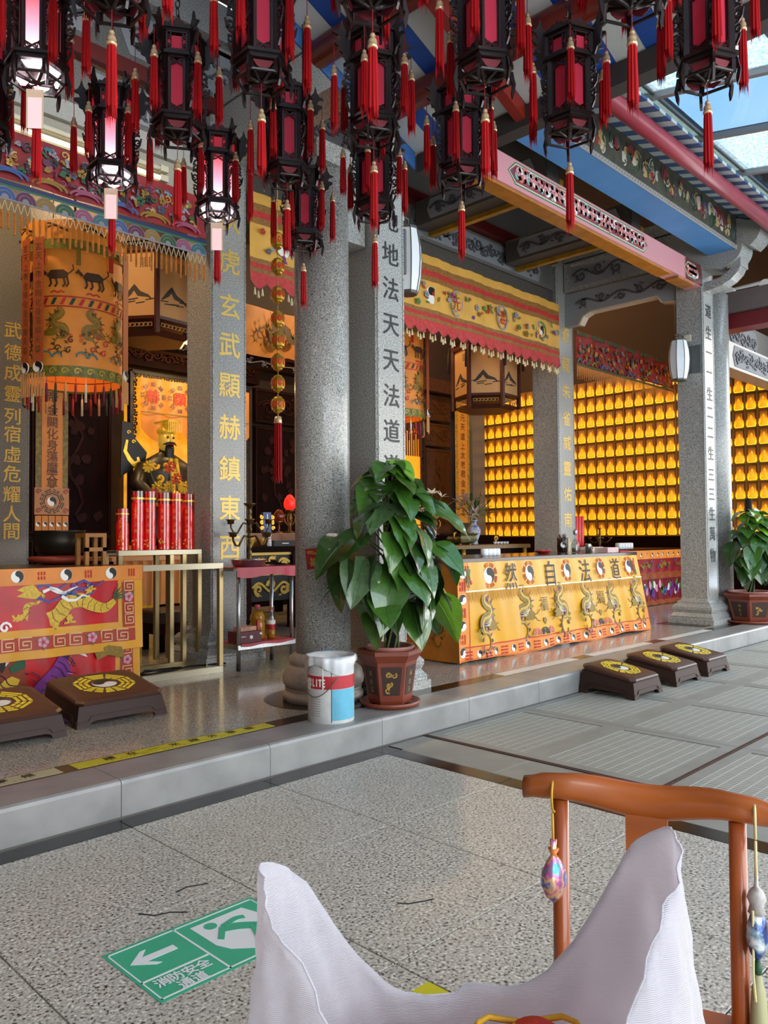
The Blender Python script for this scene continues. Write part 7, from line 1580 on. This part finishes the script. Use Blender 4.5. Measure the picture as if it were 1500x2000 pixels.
for k, (x, z, mm, h, lab) in enumerate(((5.55, 1.141, '#c8a030', .12, 'yellow patterned bowl on the black and gold altar'), (5.72, 1.141, '#b98a2a', .1, 'gilt bowl beside the yellow patterned bowl'), (5.42, 1.141, '#d8d4c8', .06, 'white dish at the near end of the black and gold altar'), (5.83, 1.141, '#e8e6e0', .14, 'small white vase on the black and gold altar'), (6.33, 1.141, '#8a2a1c', .2, 'red figured canister by the round column on the altar'))):
    t = thing('altar_bowl' if k < 3 else 'altar_vase', lab, 'bowl' if k < 3 else 'vase', (x, 7.68, z)); q = MB(); q.s = True
    q.lathe([(.03, 0), (.035, .01), (.055 if k < 3 else .03, h*.5), (.06 if k < 3 else .022, h*.8), (.055 if k < 3 else .032, h), (.045 if k < 3 else .02, h)], (x, 7.68, z), 14); obj('vessel', q, mat('altar_ware_%d' % k, mm, .3, noise=.3, nscale=30), t); q = MB(); q.s = True; q.lathe([(.061 if k < 3 else .033, h*.62), (.061 if k < 3 else .033, h*.68)], (x, 7.68, z), 14, cap=False); obj('painted_ring', q, REDLINE, t)
t = thing('orchid_bunch', 'dim bunch of pinkish blossoms at the back of the black and gold altar', 'flowers', (5.5, 7.9, 1.3))
rr = random.Random(6)
for k in range(22): x, y, z = 5.42+.3*rr.random(), 8.0+.1*rr.random(), 1.42+.32*rr.random(); q = MB(); [q.prism([(0, 0), (.03*math.cos(a-.5), .03*math.sin(a-.5)), (.045*math.cos(a), .045*math.sin(a)), (.03*math.cos(a+.5), .03*math.sin(a+.5))], frame((x, y, z), (1, rr.uniform(-.3, .3), 0), (0, 0, 1)), 0, .006) for a in [2*PI*j/5 for j in range(5)]]; obj('blossom', q, mat('dusky_pink', '#9a6a62', .6), t)
q = MB(); [q.tube([(5.55, 8.05, 1.32), (5.45+.05*k, 8.05, 1.6)], .005, 5) for k in range(5)]; q.s = True; q.lathe([(.04, 0), (.06, .05), (.04, .1), (.05, .12)], (5.55, 8.05, 1.301), 12); obj('stems_and_pot', q, DKWOOD, t)
t = thing('amber_glass_jar', 'red and amber glass jar candle at the back of the altar', 'candle', (5.76, 8.12, 1.3)); q = MB(); q.s = True; q.lathe([(.035, 0), (.04, .02), (.04, .16), (.03, .2), (.036, .24)], (5.78, 8.15, 1.301), 14); obj('jar', q, mat('amber_jar', '#a83a14', .2, emit=.2, ecol='#d05010'), t); q = MB(); q.s = True; q.lathe([(.03, .24), (.034, .27), (.001, .28)], (5.78, 8.15, 1.301), 12); obj('lid', q, REDLINE, t)
# orange pleated cloth table and odds and ends behind the metal stand
t = thing('pleated_table', 'small table with an orange pleated skirt behind the metal stand', 'table', (4.2, 7.5, S)); q = MB(); q.s = False
q.grid(lambda u, v: V((3.72+.95*u, 7.42+.03*abs(math.sin(u*9*PI))+.02*(1-v), .56+.46*v)), 72, 2); obj('pleated_skirt', q, mat('pleat_orange', '#cf8440', .6, noise=.1, nscale=5), t); q = MB(); q.bbox(3.70, 4.7, 7.42, 7.9, 1.02, 1.06, .005); obj('table_top', q, mat('peach_top', '#c88a52', .5), t)
for x in (3.75, 4.6):
    for y in (7.5, 7.82): q = MB(); q.box(x, x+.05, y, y+.05, S, 1.02); obj('leg', q, DKWOOD, t)
t = thing('low_seat', 'dark padded low seat behind the metal stand', 'stool', (4.1, 7.0, S)); q = MB(); q.bbox(3.82, 4.35, 6.75, 7.2, .44, .56, .03); obj('pad', q, mat('dark_leather', '#2c1e18', .4), t); q = MB(); q.box(3.86, 4.31, 6.79, 7.16, .33, .44); obj('frame', q, REDWOOD, t)
for x in (3.88, 4.24):
    for y in (6.8, 7.1): q = MB(); q.box(x, x+.05, y, y+.05, S, .33); obj('leg', q, DKWOOD, t)
t = thing('standing_fan', 'round wire caged fan half hidden behind the red figure cloth', 'fan', (3.2, 6.55, S)); fc = V((3.16, 6.62, .62)); fr = frame(fc, (.72, -.69, 0), (0, 0, 1))
q = MB(); [ringp(q, fr, r-.004, r, -.01, 0, 30) for r in (.05, .1, .15, .2, .25)]; [ribbon(q, fr, [(.04*math.cos(a), .04*math.sin(a)), (.25*math.cos(a), .25*math.sin(a))], .0012, -.008, -.003) for a in [2*PI*k/48 for k in range(48)]]; obj('wire_cage', q, mat('fan_wire', '#4a342a', .4, .5), t)
for k in range(3): a = 2*PI*k/3; q = MB(); q.prism([(.03*math.cos(a), .03*math.sin(a)), (.2*math.cos(a-.5), .2*math.sin(a-.5)), (.22*math.cos(a), .22*math.sin(a)), (.2*math.cos(a+.5), .2*math.sin(a+.5))], fr, -.05, -.044); obj('blade', q, mat('fan_blade', '#5a2c1c', .4), t)
q = MB(); q.s = True; q.tube([tuple(fc-fr[3]*.06), (fc.x+.06, fc.y+.06, .3), (fc.x+.06, fc.y+.06, S+.02)], .018, 8); q.lathe([(.15, 0), (.15, .015), (.03, .03)], (fc.x+.06, fc.y+.06, S), 20); obj('stand', q, BLACK, t)
q = MB(); q.s = True; q.tube([(3.0, 5.9, S+.012), (3.15, 5.82, S+.012), (3.35, 5.88, S+.012), (3.5, 5.8, S+.02), (3.3, 5.72, S+.012), (3.1, 5.75, S+.012), (3.2, 5.85, S+.024), (3.4, 5.75, S+.012), (3.6, 5.84, S+.012), (3.9, 5.75, S+.012)], .008, 6); tag(obj('power_cable', q, BLACK), 'black power cable coiled on the floor behind the metal stand', 'cable')
# on the red altar top
t = thing('bronze_bowl', 'large dark bronze singing bowl on a red cushion on the red altar', 'bowl', (2.98, 6.4, 1.046)); q = MB(); q.s = True; q.lathe([(.08, .0), (.18, .03), (.2, .12), (.19, .19), (.2, .2), (.185, .2), (.17, .1)], (2.72, 6.34, 1.115), 24); obj('bowl', q, mat('dark_bronze', '#2a241c', .4, .6), t); q = MB(); q.s = True; q.lathe([(.12, 0), (.22, .02), (.24, .04), (.22, .062), (.1, .07)], (2.72, 6.34, 1.0465), 24); obj('cushion', q, mat('russet_cushion', '#96321c', .6, noise=.3, nscale=6), t)
t = thing('wooden_stand', 'little pale wooden stand with square legs on the red altar', 'stand', (2.84, 6.2, 1.046)); WPL = mat('honey_wood', '#a8702e', .45, noise=.2, nscale=14)
for x in (2.73, 2.87): 
    for y in (5.9, 6.05): q = MB(); q.box(x, x+.03, y, y+.03, 1.046, 1.26); obj('leg', q, WPL, t)
q = MB(); q.box(2.73, 2.90, 5.9, 6.08, 1.26, 1.29); q.box(2.73, 2.9, 5.9, 5.93, 1.15, 1.18); obj('top', q, WPL, t)
# ================================================================ narrow table with vases behind the yellow altar
t = thing('narrow_table', 'dark narrow altar table with gilded legs behind the yellow altar', 'table', (8.4, 6.6, S)); q = MB(); q.bbox(7.1, 9.38, 6.35, 6.85, 1.08, 1.13, .006); obj('table_top', q, mat('gilt_edged_wood', '#7a5a2a', .45, noise=.3, nscale=20), t)
for x in (7.15, 7.9, 8.6, 9.25):
    for y in (6.37, 6.75): q = MB(); q.s = True; q.lathe([(.03, 0), (.03, .5), (.04, .55), (.025, .6), (.035, .8), (.03, .915)], (x, y, S), 8); obj('leg', q, GOLDM if x > 7.5 else DKWOOD, t)
q = MB(); q.box(7.2, 9.3, 6.42, 6.46, .85, 1.08); obj('apron', q, DKWOOD, t)
t = thing('altar_rail', 'long dark wooden ledge with a carved end behind the narrow table', 'ledge', (8.6, 6.95, S)); q = MB(); q.box(7.1, 9.38, 6.9, 7.1, S, 1.26); obj('ledge', q, DKWOOD, t); q = MB(); [ribbon(q, fY(9.3, 6.9, 1.2), spiral(0, 0, .05, 0, 1.2, 8), .012, 0, .012)]; obj('gilt_end', q, GOLDM, t)
POR = mat('blue_white_porcelain', '#5a6a8a', .25, col2='#b4b8c0', nscale=22, noise=.3)
def vase(x, y, z, h, lab, dark, seed):
    t = thing('flower_vase', lab, 'vase', (x, y, z)); q = MB(); q.s = True; q.lathe([(.05, 0), (.055, .01), (.05, h*.15), (.085, h*.45), (.09, h*.6), (.06, h*.75), (.035, h*.84), (.035, h*.93), (.055, h), (.05, h)], (x, y, z), 20); obj('vase', q, POR, t)
    rr = random.Random(seed)
    for k in range(44):
        a = rr.random()*6.28; l = rr.uniform(.16, .42); el = rr.uniform(.3, 1.3); d = V((math.cos(a)*math.cos(el), math.sin(a)*math.cos(el), math.sin(el))); b0 = V((x, y, z+h-.02)); p = b0+d*l
        q = MB(); q.tube([b0, b0+d*l*.5+V((0, 0, .03)), p], .004, 4); stt = obj('stem', q, STEM, t)
        side = d.cross(V((0, 0, 1))).normalized() if d.cross(V((0, 0, 1))).length > .01 else V((1, 0, 0))
        if k % 3 == 0:
            q = MB()
            for j in range(6): b = 2*PI*j/6; w_ = (side*math.cos(b)+d.cross(side)*math.sin(b)); q.add([p, p+w_*.04+d*.03+side*.02, p+w_*.10+d*.05, p+w_*.04+d*.03-side*.02], [(0, 1, 2, 3)])
            obj('lily', q, mat('lily_dusky', '#a08a7a', .5) if dark else mat('lily_white', '#c9c0ac', .5), t)
        else: q = MB(); q.add([p-d*.06, p+side*.022, p+d*.12-V((0, 0, .03)), p-side*.022], [(0, 1, 2, 3)]); obj('leaf', q, LEAFD, t)
vase(8.42, 6.6, 1.131, .33, 'blue and white vase with dusky lilies before the votive lamps', True, 3)
vase(7.52, 6.6, 1.131, .28, 'blue and white vase with pale lilies behind the climbing plant', False, 7)
lotus(8.1, 7.0, 1.261, .40, 'glowing red lotus lamp before the gold edged banner', 1.0)
t = thing('incense_burner', 'square bronze incense burner with gilt handles on the narrow table', 'burner', (8.1, 6.55, 1.131)); q = MB(); q.loft([[(8.1-a, 6.55-b), (8.1+a, 6.55-b), (8.1+a, 6.55+b), (8.1-a, 6.55+b)] for a, b in ((.1, .08), (.15, .11), (.17, .12), (.15, .11), (.19, .13))], [1.15, 1.17, 1.21, 1.25, 1.28]); obj('burner', q, mat('green_bronze', '#5f5a34', .4, .5, noise=.4, nscale=14), t)
for sx in (-1, 1): q = MB(); q.s = True; q.tube([(8.1+sx*.15, 6.5, 1.2), (8.1+sx*.22, 6.5, 1.22), (8.1+sx*.22, 6.5, 1.28), (8.1+sx*.18, 6.5, 1.29)], .012, 6); obj('handle', q, GOLDM, t); q = MB(); q.s = True; q.lathe([(.02, 0), (.015, .02)], (8.1+sx*.1, 6.5, 1.131), 8); obj('foot', q, GOLDM, t)
for k in range(5): t = thing('tea_cup', ORD[k]+' tiny white tea cup from the incense burner on the narrow table', 'cup', (8.75+.07*k, 6.5, 1.131), group='tea cups on the narrow table'); q = MB(); q.s = True; q.lathe([(.014, 0), (.024, .025), (.026, .035), (.022, .034), (.012, .006)], (8.75+.07*k, 6.5, 1.131), 10); obj('cup', q, PORC, t)
t = thing('candelabrum', 'small dark brass candelabrum by the thin red candles', 'candlestick', (11.2, 6.3, 1.031)); q = MB(); q.s = True; q.lathe([(.06, 0), (.06, .01), (.015, .03), (.02, .1), (.012, .15), (.02, .22), (.012, .3), (.04, .33)], (11.2, 6.3, 1.031), 10); obj('stem', q, BRASS, t)
for k in range(4): a = k*PI/2+.3; q = MB(); q.s = True; q.tube([(11.2, 6.3, 1.15), (11.2+.09*math.cos(a), 6.3+.09*math.sin(a), 1.12), (11.2+.16*math.cos(a), 6.3+.16*math.sin(a), 1.18)], .008, 6); q.lathe([(.02, 0), (.035, .03), (.03, .03)], (11.2+.16*math.cos(a), 6.3+.16*math.sin(a), 1.18), 10); obj('arm', q, BRASS, t)
# ================================================================ wooden armchair back in the foreground
CH = mat('chair_wood', '#a8521e', .3, noise=.3, nscale=9, nstretch=(1, 1, .12), coat=.5)
CHH = mat('chair_rail_wood', '#b25e24', .3, noise=.3, nscale=12, nstretch=(.6, .15, 1), coat=.5)
t = thing('wooden_chair', 'reddish wooden chair with a bowed crest rail behind the white sack', 'chair', (1.5, .78, 0))
A = V((1.481, .935, 0)); B = V((1.601, .612, 0)); D = (B-A).normalized(); Nn = V((D.y, -D.x, 0))  # Nn points to the seat side
if Nn.x > 0: Nn = -Nn
zc = .70
q = MB(); q.s = True; pts = []; rs = []
for k in range(25):
    f = -.22+1.44*k/24; p = A+(B-A)*f; bow = math.sin(PI*min(1, max(0, f)))
    p = p-Nn*.045*(bow-.3) + V((0, 0, zc+.012*math.cos((f-.5)*2*PI)*-1+.006)); pts.append(p); rs.append(.024+.008*bow-(.003 if f < -.1 or f > 1.1 else 0))
ring = []
vs = []; fs = []
for i, p in enumerate(pts):
    for k in range(12): a = 2*PI*k/12; vs.append(p+Nn*math.cos(a)*rs[i]*.8+V((0, 0, math.sin(a)*rs[i]*1.15)))
for i in range(24):
    for k in range(12): j = (k+1) % 12; fs.append((i*12+k, i*12+j, (i+1)*12+j, (i+1)*12+k))
fs += [tuple(range(11, -1, -1)), tuple(24*12+k for k in range(12))]
q.add(vs, fs); obj('crest_rail', q, CHH, t)
for p in (A, B): q = MB(); q.s = True; q.tube([p+V((0, 0, .0))+Nn*.02, p+V((0, 0, .3))+Nn*.01, p+V((0, 0, zc-.012))-Nn*-.0], [.019, .018, .0165], 14); obj('back_post', q, CH, t)
mid = (A+B)/2; q = MB(); q.s = False
fr = frame(mid-Nn*.02, D, (0, 0, 1)); q.prism([(-.045, .30), (.045, .30), (.04, .5), (.042, zc-.01), (-.042, zc-.01), (-.04, .5)], fr, -.006, .006); obj('back_splat', q, CHH, t)
q = MB(); fr = frame(mid, D, Nn); q.s = False
w2 = (B-A).length/2; up_ = frame(mid+V((0, 0, .0)), D, Nn)
def seatbox(u0, u1, v0, v1, z0, z1): 
    q_ = MB(); P = [mid+D*u0+Nn*v0, mid+D*u1+Nn*v0, mid+D*u1+Nn*v1, mid+D*u0+Nn*v1]
    q_.add([p+V((0, 0, z0)) for p in P]+[p+V((0, 0, z1)) for p in P], [(3, 2, 1, 0), (4, 5, 6, 7), (0, 1, 5, 4), (1, 2, 6, 5), (2, 3, 7, 6), (3, 0, 4, 7)]); return q_
obj('seat', fix(seatbox(-w2-.02, w2+.02, -.02, .30, .27, .30).mesh('seat')), CHH, t)
for u in (-w2, w2-.03): obj('leg', fix(seatbox(u, u+.03, .26, .29, 0, .269).mesh('leg')), CH, t); obj('side_rail', fix(seatbox(u+.005, u+.025, .02, .26, .1, .125).mesh('side_rail')), CH, t)
# pendants on the crest rail
def pend(name, lab, f, mm_cord, build):
    p = A+(B-A)*f+V((0, 0, zc)); t = thing(name, lab, 'pendant', p); q = MB(); q.s = True; bow = math.sin(PI*min(1, max(0, f)))
    p = p-Nn*.045*(bow-.3)
    rr_ = .036
    q.tube([p+Nn*rr_*.75*math.cos(a)+V((0, 0, rr_*math.sin(a))) for a in [PI*.9+2*PI*.8*k/14*-1 for k in range(15)]] , .0028, 6)
    q.tube([p+Nn*.02+V((0, 0, -.034)), p+Nn*.015+V((0, 0, -.12))], .0028, 6); obj('cord', q, mm_cord, t)
    build(t, p+Nn*.015+V((0, 0, -.12)))
IRI = mat('iridescent_foil', '#7a86b8', .2, .5, stops=[(.3, '#3aa0a0'), (.42, '#c060a8'), (.5, '#e8c080'), (.6, '#5060b0'), (.7, '#d8d8e8')], nscale=28)
def b1(t, p):
    q = MB(); q.s = True; q.lathe([(.01, .03), (.006, .0), (.018, -.012), (.032, -.035), (.034, -.06), (.022, -.085), (.004, -.1)], tuple(p+V((0, 0, -.0))), 14, sy=.7); obj('foil_pouch', q, IRI, t)
    q = MB(); q.s = True; q.lathe([(.012, .012), (.006, .0), (.012, -.014)], tuple(p), 10); obj('neck_tie', q, mat('orange_ribbon', '#d07838', .5), t)
pend('foil_charm', 'iridescent foil charm hung from the near end of the chair rail', -.03, mat('yellow_cord', '#c89a28', .5), b1)
def b2(t, p):
    q = MB(); q.s = True; q.lathe([(.003, .03), (.004, .0), (.014, -.01), (.018, -.022), (.012, -.035), (.017, -.05)], tuple(p), 9); obj('gathered_wrap', q, mat('clear_wrap', '#b9b4b0', .15, noise=.3, nscale=60), t)
    q = MB(); q.s = True; q.lathe([(.012, -.045), (.026, -.075), (.028, -.1), (.018, -.125), (.004, -.14)], tuple(p), 12, sy=.7); obj('wrapped_charm', q, mat('blue_charm', '#2c4a86', .15, .3, stops=[(.38, '#dfe4e8'), (.48, '#8fa8b4'), (.56, '#23408a'), (.7, '#141c4a')], nscale=30), t)
    q = MB(); q.s = True; q.lathe([(.005, -.14), (.008, -.155), (.006, -.165)], tuple(p), 10); obj('bead', q, DGRN, t)
    q = MB(); q.s = True; q.lathe([(.006, -.165), (.013, -.2), (.017, -.26), (.02, -.33), (.001, -.33)], tuple(p), 14); obj('pale_tassel', q, mat('sage_tassel', '#b0ae84', .6, noise=.25, nscale=60, nstretch=(1, 1, .05)), t)
    q = MB(); q.tube([p+V((-.02, 0, -.04)), p+V((-.024, 0, -.16)), p+V((-.015, 0, -.21))], .0022, 5); obj('loose_string', q, mat('straw_string', '#d8cf98', .6), t)
pend('wrapped_charm', 'blue charm in clear wrapping with a pale tassel on the chair rail', 1.09, mat('straw_cord', '#d4c890', .5), b2)
# ================================================================ white woven sack
def sackmat():
    m = bpy.data.materials.new('woven_plastic'); m.use_nodes = True; t = m.node_tree; p = t.nodes['Principled BSDF']; L = t.links.new
    p.inputs['Base Color'].default_value = hx('#e8eaf2'); p.inputs['Roughness'].default_value = .35; p.inputs['Coat Weight'].default_value = .15
    q = t.nodes.new('ShaderNodeTexCoord'); w_ = t.nodes.new('ShaderNodeTexWave'); w_.inputs['Scale'].default_value = 130; w_.bands_direction = 'Z'; w_.inputs['Distortion'].default_value = .8; L(q.outputs['Object'], w_.inputs['Vector'])
    n = t.nodes.new('ShaderNodeTexNoise'); n.inputs['Scale'].default_value = 18; n.inputs['Detail'].default_value = 8; L(q.outputs['Object'], n.inputs['Vector'])
    ad = t.nodes.new('ShaderNodeMath'); ad.operation = 'MULTIPLY_ADD'; L(n.outputs['Fac'], ad.inputs[0]); ad.inputs[1].default_value = 7; L(w_.outputs['Fac'], ad.inputs[2])
    b = t.nodes.new('ShaderNodeBump'); b.inputs['Strength'].default_value = .5; b.inputs['Distance'].default_value = .005; L(ad.outputs[0], b.inputs['Height']); L(b.outputs[0], p.inputs['Normal'])
    tr = t.nodes.new('ShaderNodeBsdfTranslucent'); tr.inputs[0].default_value = hx('#f4eef2'); x = t.nodes.new('ShaderNodeMixShader'); x.inputs[0].default_value = .48; L(p.outputs[0], x.inputs[1]); L(tr.outputs[0], x.inputs[2]); L(x.outputs[0], t.nodes['Material Output'].inputs[0])
    return m
t = thing('woven_sack', 'open white woven plastic sack with two raised corners in the foreground', 'sack', (.86, .69, 0))
e1 = V((.7012, -.713, 0)); e2 = V((.713, .7012, 0))     # across and away
C0 = e2*1.125+e1*.1245
# rim height by angle: ears at 0 (right) and pi (left); far rim dips, near rim dips lower
def rim(a):
    c_, s_ = math.cos(a), math.sin(a)
    ear = abs(c_)
    f = [(0, .522), (.2, .522), (.31, .53), (.4, .547), (.55, .602), (.67, .66), (.8, .735), (.88, .765), (1, .80)]
    g = [(0, .46), (.4, .53), (.6, .63), (.73, .695), (.82, .73), (.94, .765), (1, .80)]
    T = f if s_ >= 0 else g
    for (x0, y0), (x1, y1) in zip(T, T[1:]):
        if ear <= x1: return y0+(y1-y0)*(ear-x0)/(x1-x0)+(.012 if c_ > 0 else 0)
    return .8
def sk(u, v):
    a = 2*PI*u; c_, s_ = math.cos(a), math.sin(a); z = rim(a)*v
    zz = max(0, (z-.42)/.38)
    ax = .325-.03*zz; ay = .165*(1-.25*zz)
    if z < .08: k_ = .86+.14*z/.08; ax *= k_; ay *= k_
    wr = .006*math.sin(a*5+z*9)*(.3+.4*zz)+.004*math.sin(a*11-z*17)+.0022*math.sin(a*23+z*31)+.0016*math.sin(a*37-z*61+2)+.0012*math.sin(a*8+z*97)
    return C0+e1*(c_*(ax+wr))+e2*(math.copysign(abs(s_)**.8, s_)*(ay+wr))+e2*(.045*c_*zz)+V((0, 0, z+.004))
q = MB(); q.s = True; q.grid(sk, 120, 36, cu=True); so = obj('woven_wall', q, sackmat(), t)
md = so.modifiers.new('thickness', 'SOLIDIFY'); md.thickness = .0016
q = MB(); q.s = True; q.tube([sk(k/120, 1.0) for k in range(120)]+[sk(0, 1)], .0016, 5); obj('hem', q, so.data.materials[0], t)
q = MB(); q.s = True; q.lathe([(.001, .0), (.15, .0), (.17, .1), (.16, .3), (.001, .33)], tuple(C0+V((0, 0, .02))), 24, sx=.8, sy=.8); tag(obj('red_cloth_heap', q, mat('rose_cloth', '#b8484c', .6, noise=.3, nscale=8)), 'dull rose cloth filling the bottom of the white sack', 'cloth')
RG = mat('red_gold_brocade', '#c21a1c', .4, stops=[(.42, '#c21a1c'), (.55, '#c8201e'), (.6, '#d8a030'), (.7, '#d8a030')], nscale=24)
for k, (a, b, z, lab, w_) in enumerate(((-.075, .02, .44, 'red and gold brocade pouch at the left in the sack mouth', .075), (.075, .015, .465, 'large red pouch with a yellow ribbon in the sack mouth', .09))):
    p = C0+e1*a+e2*(b); z += .095; tt = thing('brocade_pouch', lab, 'pouch', p+V((0, 0, .36))); q = MB(); q.s = True; q.lathe([(.01, 0), (w_*.9, .02), (w_, .06), (w_*.85, z-.36-.03), (w_*.4, z-.36)], tuple(p+V((0, 0, .355))), 18, sy=.7); obj('pouch', q, RG, tt)
    q = MB(); q.s = True; q.tube([p+e1*w_*math.cos(c)*.85+e2*w_*.6*math.sin(c)+V((0, 0, z-.018+.01*math.sin(c*3))) for c in [PI*i/8 for i in range(-2, 11)]], .0045, 6); obj('yellow_ribbon', q, mat('yellow_ribbon', '#d8a428', .45), tt)
t = thing('yellow_packet', 'bright yellow packet lying behind the white sack', 'packet', (1.42, 1.1, 0)); q = MB(); q.bbox(1.30, 1.36, 1.13, 1.21, .001, .25, .004); obj('packet', q, mat('acid_yellow', '#c8c020', .5), t); q = MB(); q.box(1.302, 1.358, 1.128, 1.13, .18, .2); obj('dark_print', q, BLACK, t)
# ================================================================ unseen lamps added to warm the halls, and the shrine lights
def bulb(x, y, z, e, col, r=.12, lab=None):  # unseen lamp added for warm light, with an invented housing
    l = bpy.data.lights.new('added_hall_lamp', 'POINT'); l.energy = e; l.color = col; l.shadow_soft_size = r; o = bpy.data.objects.new('added_hall_lamp_light', l); COL.objects.link(o); o.location = (x, y, z-.12)
    t = thing('added_hall_lamp', lab, 'lamp', (x, y, z)); q = MB(); q.s = True; q.lathe([(.1, .0), (.14, .02), (.14, .05), (.05, .06)], (x, y, z), 16); obj('housing', q, WHITE, t); q = MB(); q.s = True; q.lathe([(.001, -.02), (.07, -.015), (.1, .0)], (x, y, z), 16, cap=False); obj('diffuser', q, TUBE, t)
bulb(4.6, 9.2, 5.9, 60, (1, .68, .36), lab='added unseen warm lamp deep in the near hall')
bulb(2.0, 7.2, 5.9, 75, (1, .68, .36), lab='added unseen warm lamp over the near hall entrance')
bulb(7.6, 7.4, 5.2, 45, (1, .68, .36), lab='added unseen warm lamp between the two cylinder canopies')
bulb(10.6, 8.6, 5.9, 60, (1, .66, .34), lab='added unseen warm lamp over the far hall')
for x, y, z, e in ((6.0, 9.3, 3.45, 8), (10.3, 9.7, 3.2, 8)):
    l = bpy.data.lights.new('shrine_spot', 'POINT'); l.energy = e; l.color = (1, .7, .3); l.shadow_soft_size = .05; o = bpy.data.objects.new('shrine_light', l); COL.objects.link(o); o.location = (x, y, z)
